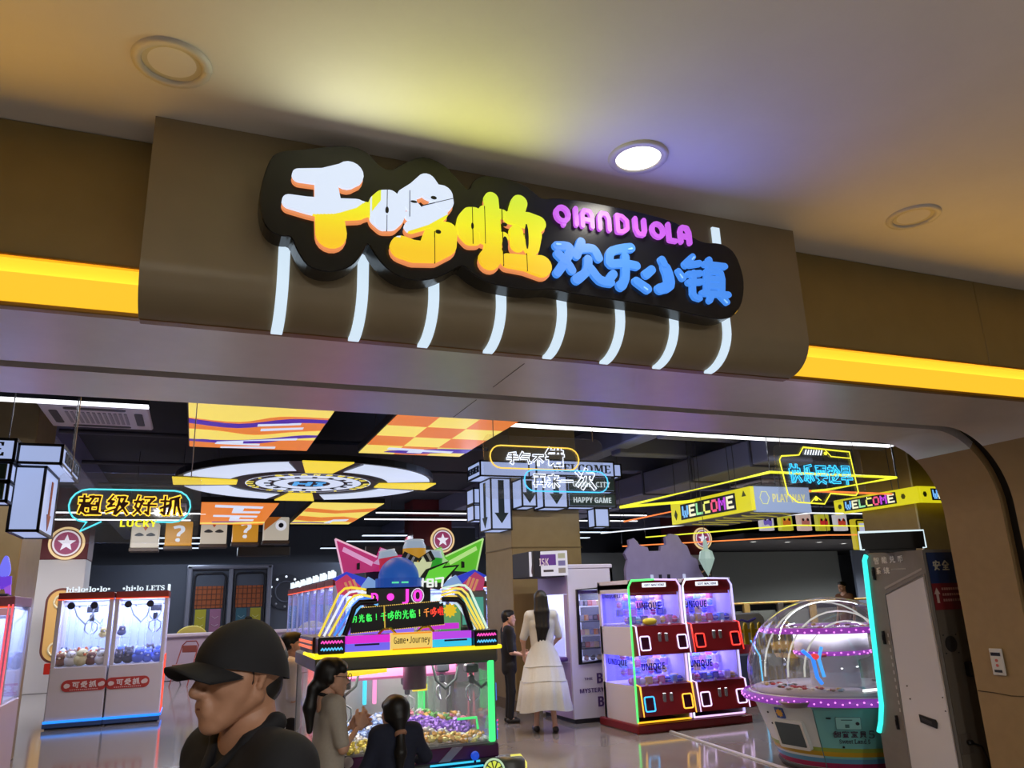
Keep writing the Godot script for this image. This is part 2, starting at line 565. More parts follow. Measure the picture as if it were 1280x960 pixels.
# head about its own middle, facing +z, 0.23 m from chin to crown
func head_bones(s: float, neck := 0.17, fem := 0.0) -> Array:
	var b := []
	var add := func(a: Vector3, ra: float, c: Vector3, rc: float) -> void: b.append([a * s, ra * s, c * s, rc * s])
	add.call(Vector3(0, 0.03, -0.028), 0.074, Vector3(0, 0.036, 0.02), 0.068)
	add.call(Vector3(0, 0.04, 0.035), 0.05, Vector3(0, 0.02, 0.055), 0.034)
	add.call(Vector3(0, -0.015, 0.04), 0.045, Vector3(0, -0.065, 0.052), 0.033)
	for x: float in [-1.0, 1.0]:
		add.call(Vector3(0.052 * x, -0.04, -0.008), 0.019, Vector3(0.014 * x, -0.092, 0.064), 0.016 - 0.003 * fem)
		add.call(Vector3(0.044 * x, -0.03, 0.03), 0.026, Vector3(0.02 * x, -0.07, 0.05), 0.026)
		add.call(Vector3(0.028 * x, 0.004, 0.058), 0.017, Vector3(0.056 * x, 0.004, 0.026), 0.02)
		add.call(Vector3(0.036 * x, -0.018, 0.057), 0.019, Vector3(0.052 * x, -0.01, 0.025), 0.02)
		add.call(Vector3(0.012 * x, 0.024, 0.083), 0.008, Vector3(0.046 * x, 0.022, 0.064), 0.008)
		add.call(Vector3(0.007 * x, -0.026, 0.096), 0.007, Vector3(0.012 * x, -0.028, 0.09), 0.007)
		add.call(Vector3(0.073 * x, -0.02, -0.008), 0.004, Vector3(0.077 * x, 0.014, -0.018), 0.0055)
		add.call(Vector3(0.073 * x, 0.016, -0.006), 0.003, Vector3(0.079 * x, 0.016, -0.026), 0.005)
	add.call(Vector3(0, 0.012, 0.086), 0.007, Vector3(0, -0.023, 0.107), 0.0095)
	add.call(Vector3(-0.016, -0.051, 0.084), 0.0075, Vector3(0.016, -0.051, 0.084), 0.0075)
	add.call(Vector3(-0.013, -0.064, 0.083), 0.008, Vector3(0.013, -0.064, 0.083), 0.008)
	add.call(Vector3(0, -0.094, 0.07), 0.016, Vector3(0, -0.09, 0.06), 0.02)
	if neck > 0.0: add.call(Vector3(0, -0.05, -0.025), 0.05 - 0.008 * fem, Vector3(0, -neck, -0.04), 0.056 - 0.012 * fem)
	return b

# a hand in its own frame: wrist at the origin, fingers along -y, palm facing +z, thumb on the side of `side`
func hand_bones(s: float, side: float, curl: float, spread := 0.1) -> Array:
	var b := []
	for i in 4:
		var x := (i - 1.5) * 0.021
		b.append([Vector3(x * 0.55, -0.012, 0) * s, 0.014 * s, Vector3(x, -0.078, 0) * s, 0.0125 * s])
		var ln: float = [0.066, 0.078, 0.073, 0.056][i if side < 0 else 3 - i]
		var p := Vector3(x, -0.082, 0)
		var ang := curl * 0.6
		for j in 3:
			var l: float = ln * [0.46, 0.3, 0.24][j]
			var d := Vector3(sin((i - 1.5) * spread), -cos(ang), sin(ang))
			var q := p + d.normalized() * l
			b.append([p * s, (0.0088 - j * 0.0007) * s, q * s, (0.0082 - j * 0.0007) * s])
			p = q; ang += curl * 0.7
	var t0 := Vector3(0.02 * side, -0.02, 0.006)
	var t1 := Vector3(0.045 * side, -0.05, 0.018)
	var t2 := Vector3(0.055 * side, -0.08, 0.024 + 0.012 * curl)
	var t3 := Vector3(0.054 * side, -0.102, 0.03 + 0.02 * curl)
	b.append([t0 * s, 0.013 * s, t1 * s, 0.0115 * s]); b.append([t1 * s, 0.0105 * s, t2 * s, 0.0095 * s]); b.append([t2 * s, 0.009 * s, t3 * s, 0.008 * s])
	return b

# P: h (height), hs (head scale), girth, elbows/wrists (left, right), head turn/tilt, colours, clothes
func person(at: Vector3, turn: float, label: String, P: Dictionary) -> Node3D:
	var o := thing("person", label, "person", at, turn)
	var h: float = P.h
	var s := h / 1.7
	var g: float = P.get("girth", 1.0) * s
	var hs: float = P.get("hs", s)
	var fem: float = P.get("fem", 0.0)
	var cell: float = P.get("cell", 0.012)
	var lean: float = P.get("lean", 0.0)
	var ft := func(x: float, y: float, z: float) -> Vector3:
		return Vector3(x * s, y * s, z * s + maxf(0.0, y - 0.9) * lean * s)
	var hc: Vector3 = ft.call(0, 0, 0.012)
	hc = Vector3(0, h - 0.112 * hs, hc.z + maxf(0.0, 1.585 - 0.9) * lean * s)
	var nb: Vector3 = ft.call(0, 1.435, -0.02)
	var hw: float = P.get("hips", 0.085)
	var sw: float = P.get("shoulders", 0.165)
	var B := []
	var ank := []
	for x: float in [-1.0, 1.0]:
		var st: Array = P.get("step", [0.0, 0.0])
		var dz: float = st[0] if x < 0 else st[1]
		var hip: Vector3 = ft.call(hw * x, 0.88, 0)
		var kn: Vector3 = ft.call(hw * x * 1.02, 0.47, 0.015 + dz * 0.55)
		var an: Vector3 = ft.call(hw * x * P.get("stance", 1.0), 0.085, -0.02 + dz)
		ank.append(an)
		B.append([hip, 0.078 * g, kn, 0.05 * g])
		B.append([kn + Vector3(0, -0.06 * s, -0.012 * s), 0.05 * g, an, 0.034 * g])
		B.append([an + Vector3(0, -0.03 * s, -0.02 * s), 0.032 * s, an + Vector3(0.012 * x, -0.05 * s, 0.13 * s), 0.026 * s])
		B.append([ft.call(0.06 * x, 0.93, -0.005), 0.095 * g, ft.call(0.05 * x, 1.1, 0), 0.085 * g])
		B.append([ft.call(0.05 * x, 1.1, 0), 0.085 * g, ft.call(0.08 * x, 1.28, 0.0), 0.088 * g])
		B.append([ft.call(0.08 * x, 1.3, 0), 0.08 * g, ft.call(0.1 * x, 1.36, -0.01), 0.062 * g])
		B.append([ft.call(0.02 * x, 1.43, -0.02), 0.05 * g, ft.call(sw * x, 1.395, -0.015), 0.05 * g])
	B.append([nb, 0.05 * g, hc + Vector3(0, -0.07, -0.03) * hs, 0.05 * hs])
	var sleeve := []
	var hands := []
	for i in 2:
		var x := -1.0 if i == 0 else 1.0
		var sh: Vector3 = ft.call(sw * x, 1.39, -0.015)
		var el: Vector3 = P.elbows[i]
		var wr: Vector3 = P.wrists[i]
		el = Vector3(el.x * s, el.y * s, el.z * s); wr = Vector3(wr.x * s, wr.y * s, wr.z * s)
		B.append([sh, 0.047 * g, el, 0.037 * g])
		B.append([el, 0.037 * g, wr, 0.025 * g])
		var cut: float = P.get("sleeve", 0.6)
		var r0 := 0.05 * g + 0.016
		if cut <= 1.0: sleeve.append([sh, r0, sh.lerp(el, cut), 0.042 * g + 0.016])
		else:
			sleeve.append([sh, r0, el, 0.04 * g + 0.012]); sleeve.append([el, 0.04 * g + 0.012, el.lerp(wr, cut - 1.0), 0.033 * g + 0.01])
		var d := (wr - el).normalized()
		var pal: Vector3 = P.get("palms", [Vector3(1, 0, 0.3), Vector3(-1, 0, 0.3)])[i]
		var zc := (pal - d * pal.dot(d)).normalized()
		var xf := Transform3D(Basis((-d).cross(zc).normalized(), -d, zc), wr)
		var th: float = P.get("thumbs", [-1.0, 1.0])[i]
		var hp := []
		flesh(hand_bones(P.get("hand", hs), th, P.get("curl", [0.5, 0.5])[i]), P.get("hcell", 0.0045), 260.0 / P.get("hand", hs), hp)
		hands.append_array(moved(hp, xf))
	var parts := []
	flesh(B, cell, 70.0, parts)
	parts.append_array(hands)
	var hx := Transform3D(Basis(Vector3.UP, P.get("look", 0.0)) * Basis(Vector3.RIGHT, P.get("nod", 0.0)), hc)
	var hp2 := []
	flesh(head_bones(hs, 0.17, fem), P.get("fcell", 0.005), 170.0 / hs, hp2)
	parts.append_array(moved(hp2, hx))
	skin("body", parts, P.skin, o)
	# eyes, brows
	for x: float in [-1.0, 1.0]:
		X = hx
		var e := S(); ball(e, Vector3(0.031 * x, 0.004, 0.0815) * hs, Vector3(0.0135, 0.0055, 0.007) * hs, 10, 6)
		obj("eye", e, mat(rgb(40, 30, 26), 0.25), o)
		var br := S(); path(br, [Vector3(0.014 * x, 0.0255, 0.089) * hs, Vector3(0.032 * x, 0.03, 0.081) * hs, Vector3(0.049 * x, 0.024, 0.067) * hs], 0.0035 * hs, 5)
		obj("eyebrow", br, mat(rgb(24, 20, 18), 0.8), o)
		X = Transform3D()
	var mo := S(); X = hx
	path(mo, [Vector3(-0.022, -0.0575, 0.087) * hs, Vector3(0, -0.0575, 0.0965) * hs, Vector3(0.022, -0.0575, 0.087) * hs], 0.0026 * hs, 4)
	obj("mouth", mo, mat(rgb(110, 60, 52), 0.6), o); X = Transform3D()
	# clothes
	var ez: float = P.get("ease", 0.014)
	var top := []
	var T := sleeve.duplicate()
	var hem: float = P.get("hem", 0.86)
	for x: float in [-1.0, 1.0]:
		T.append([ft.call(0.05 * x, hem, 0), 0.095 * g + ez, ft.call(0.052 * x, 1.1, 0.002), 0.088 * g + ez])
		T.append([ft.call(0.052 * x, 1.1, 0), 0.087 * g + ez, ft.call(0.08 * x, 1.29, 0), 0.088 * g + ez])
		T.append([ft.call(0.08 * x, 1.3, 0), 0.08 * g + ez, ft.call(0.1 * x, 1.36, -0.01), 0.062 * g + ez])
		T.append([ft.call(0.045 * x, 1.415, -0.025), 0.05 * g + ez * 0.7, ft.call(sw * x, 1.392, -0.015), 0.05 * g + ez])
	T.append([ft.call(0, hem - 0.01, 0), 0.092 * g + ez, ft.call(0, 1.1, 0), 0.085 * g + ez])
	T.append([ft.call(0, 1.1, 0), 0.088 * g + ez, ft.call(0, 1.3, -0.004), 0.086 * g + ez])
	flesh(T, cell, 70.0, top)
	skin(P.get("top_name", "shirt"), top, P.top, o)
	if P.has("legs"):
		var L := []
		var lg := []
		for i in 2:
			var x := -1.0 if i == 0 else 1.0
			var an: Vector3 = ank[i]
			var kn: Vector3 = ft.call(hw * x * 1.02, 0.47, 0.015)
			kn.z += (an.z + 0.02 * s) * 0.55
			L.append([ft.call(0.055 * x, 0.93, 0), 0.1 * g, ft.call(hw * x, 0.86, 0), 0.092 * g])
			L.append([ft.call(hw * x, 0.86, 0), 0.09 * g, kn, 0.066 * g])
			var leg: float = P.get("leg_to", 1.0)
			if leg > 0.0: L.append([kn, 0.066 * g, kn.lerp(an, leg), 0.058 * g])
		flesh(L, cell, 90.0, lg)
		skin("trousers", lg, P.legs, o)
	for i in 2:
		var an: Vector3 = ank[i]
		var sh := []
		flesh([[an + Vector3(0, -0.045 * s, -0.03 * s), 0.042 * s, an + Vector3(0.01 * (-1.0 if i == 0 else 1.0), -0.052 * s, 0.12 * s), 0.036 * s]], maxf(0.008, cell * 0.7), 120.0, sh)
		skin("shoe", sh, P.get("shoes", mat(rgb(22, 22, 24), 0.5)), o)
	if P.has("hair"):
		var Hb := []
		for b: Array in P.hair: Hb.append([b[0] * hs, b[1] * hs, b[2] * hs, b[3] * hs])
		var hh := []
		flesh(Hb, P.get("fcell", 0.005), 130.0 / hs, hh)
		skin("hair", moved(hh, hx), P.get("hair_mat", mat(rgb(14, 12, 12), 0.45)), o)
	o.set_meta("hx", hx)
	return o

func hair_cap(fringe := true) -> Array:
	var b := [[Vector3(0, 0.045, -0.035), 0.077, Vector3(0, 0.052, 0.012), 0.07], [Vector3(0, 0.0, -0.05), 0.062, Vector3(0, -0.035, -0.052), 0.05]]
	for x: float in [-1.0, 1.0]:
		b.append([Vector3(0.05 * x, 0.045, -0.02), 0.036, Vector3(0.055 * x, -0.005, -0.035), 0.03])
		if fringe: b.append([Vector3(0.01 * x, 0.068, 0.066), 0.024, Vector3(0.045 * x, 0.055, 0.048), 0.026])
	return b

# ---------------------------------------------------------------- the setting
const CEIL := 3.454
const SOF := 2.748

func arch_line(r_off: float) -> PackedVector2Array:
	var q := PackedVector2Array([Vector2(-7.0, SOF + r_off)])
	for i in 17:
		var a := PI / 2 - PI / 2 * i / 16.0
		q.append(Vector2(5.07, 2.168) + Vector2(cos(a), sin(a)) * (0.58 + r_off))
	q.append(Vector2(5.65 + r_off, 0.0))
	return q

func arch(st: SurfaceTool, r_in: float, r_out: float, z0: float, z1: float, from := 0, to := 18) -> SurfaceTool:
	var a := arch_line(r_in)
	var b := arch_line(r_out)
	for i in range(from, to):
		var o := Vector3(a[i + 1].y - a[i].y, a[i].x - a[i + 1].x, 0)
		st.set_smooth_group(0 if i > 0 and i < a.size() - 2 else -1)
		quad(st, v3(a[i], z0), v3(a[i + 1], z0), v3(a[i + 1], z1), v3(a[i], z1), o)
		st.set_smooth_group(-1)
		quad(st, v3(b[i], z0), v3(b[i + 1], z0), v3(b[i + 1], z1), v3(b[i], z1), -o)
		quad(st, v3(a[i], z0), v3(a[i + 1], z0), v3(b[i + 1], z0), v3(b[i], z0), Vector3.FORWARD)
		quad(st, v3(a[i], z1), v3(a[i + 1], z1), v3(b[i + 1], z1), v3(b[i], z1), Vector3.BACK)
	return st

func build_shell() -> void:
	var bronze := noisy(rgb(134, 116, 70), rgb(143, 124, 76), 0.7, 0.36, 0.15, 3)
	var brushed := noisy(rgb(222, 216, 212), rgb(228, 222, 218), 0.9, 0.3, 0.45, 5)
	var cloth := noisy(rgb(150, 124, 84), rgb(158, 131, 90), 1.5, 0.55, 0.1, 8)
	var white := noisy(rgb(214, 209, 199), rgb(220, 215, 205), 0.4, 0.8, 0.0, 4)
	var dark := mat(rgb(30, 31, 38), 0.85)
	# floors
	var fl := noisy(rgb(132, 127, 126), rgb(143, 138, 136), 0.35, 0.1, 0.0, 7, 0.01)
	struct("floor", box(Vector3(8, -0.1, -12.5), Vector3(52, 0.2, 45)), fl)
	# mall corridor
	struct("ceiling", box(Vector3(2, CEIL + 0.15, 3.4), Vector3(24, 0.3, 13.0)), white)
	struct("wall_back", box(Vector3(2, 1.8, 10.0), Vector3(24, 3.8, 0.2)), mat(rgb(120, 112, 100), 0.7))
	struct("wall_left", box(Vector3(-9.9, 1.8, 3.4), Vector3(0.2, 3.8, 13.4)), mat(rgb(120, 112, 100), 0.7))
	struct("wall_right", box(Vector3(13.9, 1.8, 3.4), Vector3(0.2, 3.8, 13.4)), mat(rgb(120, 112, 100), 0.7))
	# shop front
	var w := struct("wall_front", box(Vector3(2, 3.72, -3.91), Vector3(24, 1.74, 1.3)), mat(rgb(60, 50, 36), 0.7))
	var px := [-10.0, -6.6, -4.0, -1.4, 1.2, 4.42, 7.0, 9.6, 14.0]
	for i in px.size() - 1:
		var a: float = px[i]
		var b: float = px[i + 1]
		obj("fascia_panel", box(Vector3((a + b) / 2, (2.887 + CEIL) / 2, -3.135), Vector3(b - a - 0.004, CEIL - 2.887 - 0.004, 0.12), 0.004), bronze, w)
	struct("trim_1", bx(box(Vector3(2, 2.889, -3.07), Vector3(24, 0.012, 0.03), 0.003), Vector3(2, SOF + 0.004, -3.235), Vector3(24, 0.02, 0.045), 0.004), mat(rgb(150, 112, 40), 0.3, 0.6))
	var pier := struct("wall_pier", bx(box(Vector3(9.9, 1.42, -3.9), Vector3(8.2, 2.85, 1.3)), Vector3(-8.5, 1.42, -3.9), Vector3(3.0, 2.85, 1.3)), mat(rgb(110, 90, 60), 0.6))
	var sof := struct("wall_soffit", arch(S(), 0.07, 0.14, -4.1, -3.96), mat(rgb(26, 21, 18), 0.6))
	for z: Array in [[-3.975, -3.24], [-4.576, -4.08]]:
		obj("soffit_panel", arch(S(), 0.0, 0.13, z[0], z[1], 0, 8), brushed, sof)
		obj("jamb_panel", arch(S(), 0.0, 0.13, z[0], z[1], 8, 18), cloth, sof)
	var ln := S()
	for z: float in [-3.6, -4.33]: bx(ln, Vector3(1.45, SOF - 0.0008, z), Vector3(0.003, 0.002, 0.45))
	obj("panel_joint", ln, mat(rgb(60, 55, 50), 0.7), sof)
	# the hole and drop of dirt by the corner
	var crack := S()
	path(crack, [Vector3(5.648, 0.83, -4.57), Vector3(5.648, 0.825, -4.42), Vector3(5.648, 0.815, -4.3), Vector3(5.648, 0.82, -4.2), Vector3(5.648, 0.812, -4.09)], 0.004, 4)
	obj("seam", crack, mat(rgb(78, 62, 42), 0.9), sof)
	# arcade hall
	var wm := mat(rgb(96, 99, 108), 0.8)
	struct("ceiling_hall", box(Vector3(13, 4.7, -17.3), Vector3(46, 0.2, 25.6)), mat(rgb(46, 48, 60), 0.9))
	struct("wall_far", box(Vector3(13, 2.3, -30.0), Vector3(46, 4.8, 0.2)), wm)
	struct("wall_hall_left", box(Vector3(-9.6, 2.3, -17.3), Vector3(0.2, 4.8, 25.6)), wm)
	struct("wall_hall_right", box(Vector3(35.6, 2.3, -17.3), Vector3(0.2, 4.8, 25.6)), wm)
	struct("wall_front_inner", bx(box(Vector3(24.8, 2.3, -4.65), Vector3(21.8, 4.8, 0.15)), Vector3(13, 3.75, -4.65), Vector3(46, 1.9, 0.12)), mat(rgb(120, 112, 100), 0.8))
	# beams and ducts under the dark ceiling
	var bm := mat(rgb(112, 114, 142), 0.75)
	for z: float in [-10.2, -11.7, -13.4, -15.4, -18.0, -21.0, -24.5]:
		struct("trim_beam", box(Vector3(15.2, 4.32, z), Vector3(17.0, 0.56, 0.32), 0.02), bm)
	for x: float in [-6.0, -2.2, 6.7]:
		struct("trim_beam", box(Vector3(x, 4.36, -17.3), Vector3(0.36, 0.48, 25.0), 0.02), bm)
	var t := thing("air_duct", "long grey sheet-metal air duct under the dark ceiling behind the hanging signs", "duct", Vector3(8.6, 3.8, -16.5))
	obj("duct_body", box(Vector3.ZERO, Vector3(0.9, 0.42, 14.0), 0.02), mat(rgb(126, 128, 152), 0.5, 0.1), t)
	for i in 9: obj("flange", box(Vector3(0, 0, -6.6 + i * 1.65), Vector3(0.96, 0.48, 0.05), 0.01), mat(rgb(100, 102, 122), 0.5, 0.3), t)
	for i in 5:
		var c := thing("ceiling_pipe", ["thin grey conduit across the dark ceiling above the orange panels", "second thin conduit, just behind the round light medallion", "thin conduit crossing behind the left ceiling lights", "grey conduit far back under the ceiling", "last thin conduit before the far wall"][i], "pipe", Vector3(0, 4.25, -7.5 - i * 2.6))
		obj("pipe", tube(S(), Vector3(-9, 0, 0), Vector3(6.4, 0, 0), 0.035), mat(rgb(70, 72, 88), 0.6), c)

func build_front() -> void:
	# yellow light strip under the fascia, left and right of the sign panel
	var ym := glow(rgb(255, 200, 48), 1.0)
	for k: Array in [[-7.0, 1.274, "left length of the glowing yellow light strip under the brown fascia"], [1.276, 12.0, "right length of the glowing yellow light strip under the brown fascia"]]:
		var st := S()
		st.set_smooth_group(0)
		var pv := Vector2(-3.078, 2.884)
		for i in 8:
			var a := (i + 1) / 8.0
			var q := Vector2(lerpf(-3.078, -3.235, a), lerpf(2.884, SOF + 0.012, a) + 0.012 * sin(PI * a) * -1.0)
			quad(st, Vector3(k[0], pv.y, pv.x), Vector3(k[1], pv.y, pv.x), Vector3(k[1], q.y, q.x), Vector3(k[0], q.y, q.x), Vector3(0, -0.6, 1))
			pv = q
		st.set_smooth_group(-1)
		for x: float in [k[0], k[1]]:
			tri(st, Vector3(x, 2.884, -3.078), Vector3(x, 2.884, -3.235), Vector3(x, SOF + 0.012, -3.235), Vector3(1, 0, 0))
		var o := thing("light_strip", k[2], "light strip")
		obj("diffuser", st, ym, o)
		var mid: float = (k[0] + k[1]) / 2
		var outer: Array = [-7.0, -0.27] if k[0] < 0 else [2.82, 12.0]
		mid = (outer[0] + outer[1]) / 2
		area(Vector3(mid, 2.79, -3.1), Vector3(0, 0.35, 1), outer[1] - outer[0], 0.12, rgb(255, 190, 60), 1.15)
	# brown sign panel with the rolled lower edge
	var prof: Array = [Vector2(-2.876, CEIL - 0.002), Vector2(-2.876, 2.86)]
	for i in 11:
		var a := PI / 2 * i / 10.0
		prof.append(Vector2(-3.056 + 0.18 * cos(a), 2.846 - 0.164 * sin(a)))
	var pan := thing("sign_backboard", "dark brown projecting sign panel with a rolled lower edge behind the shop sign", "panel")
	var st := S()
	var xl := -0.271
	var xr := 2.82
	for i in prof.size() - 1:
		var p: Vector2 = prof[i]
		var q: Vector2 = prof[i + 1]
		st.set_smooth_group(0)
		quad(st, Vector3(xl, p.y, p.x), Vector3(xr, p.y, p.x), Vector3(xr, q.y, q.x), Vector3(xl, q.y, q.x), Vector3(0, q.x - p.x, p.y - q.y))
		st.set_smooth_group(-1)
		for x: float in [xl, xr]:
			quad(st, Vector3(x, p.y, p.x), Vector3(x, q.y, q.x), Vector3(x, q.y, -3.07), Vector3(x, p.y, -3.07), Vector3(signf(x - 1), 0, 0))
	obj("face", st, noisy(rgb(140, 126, 98), rgb(146, 131, 102), 0.8, 0.4, 0.1, 12), pan)
	obj("edge_strip", box(Vector3(1.275, 2.684, -3.075), Vector3(3.09, 0.012, 0.05), 0.003), mat(rgb(130, 96, 60), 0.3, 0.6), pan)
	# white strips running down the panel from the sign
	var sx := [0.231, 0.54, 0.836, 1.136, 1.425, 1.72, 2.009, 2.31]
	var names := ["first", "second", "third", "fourth", "fifth", "sixth", "seventh", "last"]
	for i in 8:
		var o := thing("strip_light", "%s slim white light bar from the left, curving down the brown sign panel" % names[i], "strip light", Vector3(sx[i], 0, 0), 0.0, "white light bars under the sign")
		var s2 := S()
		var top := 3.385 if i == 7 else 3.06
		var pv := Vector2(-2.864, top)
		var pin := Vector2(-2.876, top)
		for j in range(1, prof.size()):
			var q: Vector2 = prof[j]
			var n := Vector2(1, 0) if j < 2 else Vector2(q.x + 3.056, q.y - 2.846).normalized()
			var q2 := q + n * 0.012
			s2.set_smooth_group(0)
			quad(s2, Vector3(-0.022, pv.y, pv.x), Vector3(0.022, pv.y, pv.x), Vector3(0.022, q2.y, q2.x), Vector3(-0.022, q2.y, q2.x), Vector3(0, q.x - pv.x, pv.y - q.y) + Vector3(0, 0, 0.01))
			s2.set_smooth_group(-1)
			for x: float in [-0.022, 0.022]:
				quad(s2, Vector3(x, pv.y, pv.x), Vector3(x, q2.y, q2.x), Vector3(x, q.y, q.x), Vector3(x, pin.y, pin.x), Vector3(signf(x), 0, 0))
			pv = q2; pin = q
		obj("bar", s2, glow(rgb(214, 234, 250), 0.95), o)
	build_sign()

func build_sign() -> void:
	var o := thing("shop_sign", "large black cloud-shaped shop sign with bubbly white, yellow, pink and blue characters", "sign")
	var out := smooth2(pts2([0.121, 3.12, 0.149, 3.263, 0.191, 3.313, 0.259, 3.334, 0.366, 3.371, 0.46, 3.391, 0.525, 3.375, 0.575, 3.326, 0.624, 3.317, 0.674, 3.357, 0.759, 3.404, 0.846, 3.384, 0.905, 3.33, 0.954, 3.286, 0.976, 3.329, 1.024, 3.365, 1.116, 3.371, 1.209, 3.357, 1.258, 3.33, 1.299, 3.306, 1.381, 3.321, 1.541, 3.329, 1.748, 3.324, 1.919, 3.312, 2.014, 3.29, 2.08, 3.238, 2.141, 3.222, 2.234, 3.228, 2.3, 3.2, 2.333, 3.133, 2.344, 3.042, 2.32, 2.941, 2.269, 2.87, 2.197, 2.838, 2.107, 2.836, 1.999, 2.844, 1.873, 2.857, 1.748, 2.861, 1.588, 2.865, 1.432, 2.869, 1.319, 2.877, 1.226, 2.861, 1.117, 2.862, 1.029, 2.872, 0.967, 2.9, 0.92, 2.932, 0.875, 2.901, 0.807, 2.861, 0.732, 2.841, 0.661, 2.848, 0.603, 2.882, 0.558, 2.933, 0.532, 2.97, 0.508, 2.919, 0.472, 2.87, 0.418, 2.839, 0.359, 2.831, 0.305, 2.85, 0.268, 2.901, 0.242, 2.953, 0.207, 2.954, 0.166, 2.968, 0.135, 3.015]), 3)
	obj("backing", prism(S(), out, -2.84, -2.745, 0.004), mat(rgb(16, 17, 20), 0.22), o)
	# the print on the three big characters: white above a wavy line, yellow below
	var im := Image.create(520, 240, false, Image.FORMAT_RGB8)
	var kx := [0.0, 0.283, 0.40, 0.478, 0.532, 0.534, 0.655, 0.657, 0.70, 0.77, 0.83, 0.9, 0.901, 2.0]
	var ky := [3.03, 3.04, 3.062, 3.1, 3.15, 3.0, 3.0, 3.02, 3.04, 3.075, 3.12, 3.17, 9.0, 9.0]
	for i in 520:
		var x := 0.1 + 1.3 * (i + 0.5) / 520
		var k := 0
		while kx[k + 1] < x: k += 1
		var yb: float = lerpf(ky[k], ky[k + 1], (x - kx[k]) / (kx[k + 1] - kx[k]))
		for j in 240:
			var y := 3.4 - 0.6 * (j + 0.5) / 240
			var c := rgb(220, 232, 252)
			if y < yb or (x > 0.54 and x < 0.575 and y > 3.12 + (x - 0.555) * 1.6):
				var t := clampf((y - 2.95) / 0.3, 0, 1)
				c = rgb(248, 200, 40).lerp(rgb(244, 236, 40), minf(t * 2, 1)).lerp(rgb(214, 236, 60), maxf(t * 2 - 1, 0))
			im.set_pixel(i, j, c)
	var pm := StandardMaterial3D.new()
	pm.albedo_color = Color(0.5, 0.5, 0.5); pm.roughness = 0.35
	var tx := ImageTexture.create_from_image(im)
	pm.albedo_texture = tx
	pm.emission_enabled = true; pm.emission = Color.WHITE; pm.emission_operator = BaseMaterial3D.EMISSION_OP_MULTIPLY; pm.emission_texture = tx; pm.emission_energy_multiplier = 0.95
	var big := {
		"千": [[0.259, 3.206, 0.0272, 0.352, 3.217, 0.0359, 0.444, 3.242, 0.0533], [0.45, 3.247, 0.0551, 0.435, 3.23, 0.0498], [0.359, 3.205, 0.0424, 0.375, 3.079, 0.053, 0.387, 2.979, 0.0588], [0.228, 3.088, 0.0282, 0.297, 3.083, 0.0349, 0.402, 3.084, 0.0453, 0.482, 3.098, 0.0427, 0.52, 3.104, 0.0298]],
		"哆": [[0.641, 3.121, 0.0357, 0.633, 3.088, 0.0355, 0.613, 3.064, 0.0352, 0.587, 3.06, 0.035, 0.566, 3.077, 0.035, 0.558, 3.107, 0.0351, 0.565, 3.14, 0.0353, 0.586, 3.164, 0.0355, 0.611, 3.169, 0.0357, 0.633, 3.152, 0.0358, 0.641, 3.121, 0.0357], [0.67, 3.191, 0.0276, 0.72, 3.225, 0.0349, 0.763, 3.266, 0.0407], [0.763, 3.266, 0.0407, 0.777, 3.243, 0.0425], [0.773, 3.228, 0.0388, 0.828, 3.219, 0.0463, 0.835, 3.194, 0.0426, 0.797, 3.144, 0.0386, 0.733, 3.108, 0.031, 0.693, 3.105, 0.0205], [0.687, 3.194, 0.0311, 0.697, 3.156, 0.0276, 0.716, 3.138, 0.0276], [0.697, 3.056, 0.0255, 0.77, 3.093, 0.0294, 0.827, 3.135, 0.0246], [0.803, 3.077, 0.0278, 0.85, 3.059, 0.042, 0.839, 3.0, 0.0485, 0.786, 2.957, 0.0426, 0.704, 2.952, 0.047, 0.662, 2.963, 0.0467], [0.776, 3.037, 0.0241, 0.769, 2.993, 0.0308]],
		"啦": [[0.991, 3.107, 0.0343, 0.984, 3.075, 0.0341, 0.967, 3.053, 0.0339, 0.946, 3.05, 0.0338, 0.93, 3.066, 0.0337, 0.924, 3.096, 0.0338, 0.931, 3.129, 0.034, 0.948, 3.151, 0.0342, 0.969, 3.154, 0.0344, 0.985, 3.137, 0.0344, 0.991, 3.107, 0.0343], [1.001, 3.172, 0.0182, 1.005, 3.047, 0.0162], [1.046, 3.243, 0.0315, 1.05, 3.109, 0.0347, 1.046, 2.988, 0.0395], [1.031, 2.964, 0.0464, 1.05, 2.988, 0.0431], [1.009, 3.184, 0.0201, 1.095, 3.18, 0.0204], [1.023, 3.054, 0.018, 1.095, 3.072, 0.0238], [1.174, 3.247, 0.0361, 1.162, 3.21, 0.0358], [1.127, 3.17, 0.028, 1.212, 3.169, 0.0378, 1.257, 3.161, 0.0362], [1.154, 3.107, 0.0297, 1.159, 3.049, 0.0332], [1.235, 3.105, 0.0358, 1.221, 3.043, 0.0354], [1.11, 2.968, 0.0308, 1.185, 2.968, 0.0349, 1.262, 2.964, 0.0483]],
	}
	uvs = [1 / 1.3, -0.1 / 1.3, -1 / 0.6, 3.4 / 0.6]
	for ch: String in big:
		var st := S()
		var dr := S()
		for p: Array in big[ch]:
			for i in range(0, p.size() - 3, 3):
				var a := Vector2(p[i], p[i + 1])
				var b := Vector2(p[i + 3], p[i + 4])
				bar(st, a, b, p[i + 2], p[i + 5], -2.735, -2.715, 9)
				var d := Vector2(0.0, -0.012)
				bar(dr, a + d, b + d, p[i + 2], p[i + 5], -2.746, -2.73, 9)
		var l := obj("letter", st, pm, o)
		obj("drop_edge", dr, glow(rgb(246, 150, 92), 0.8), l)
	uvs = []
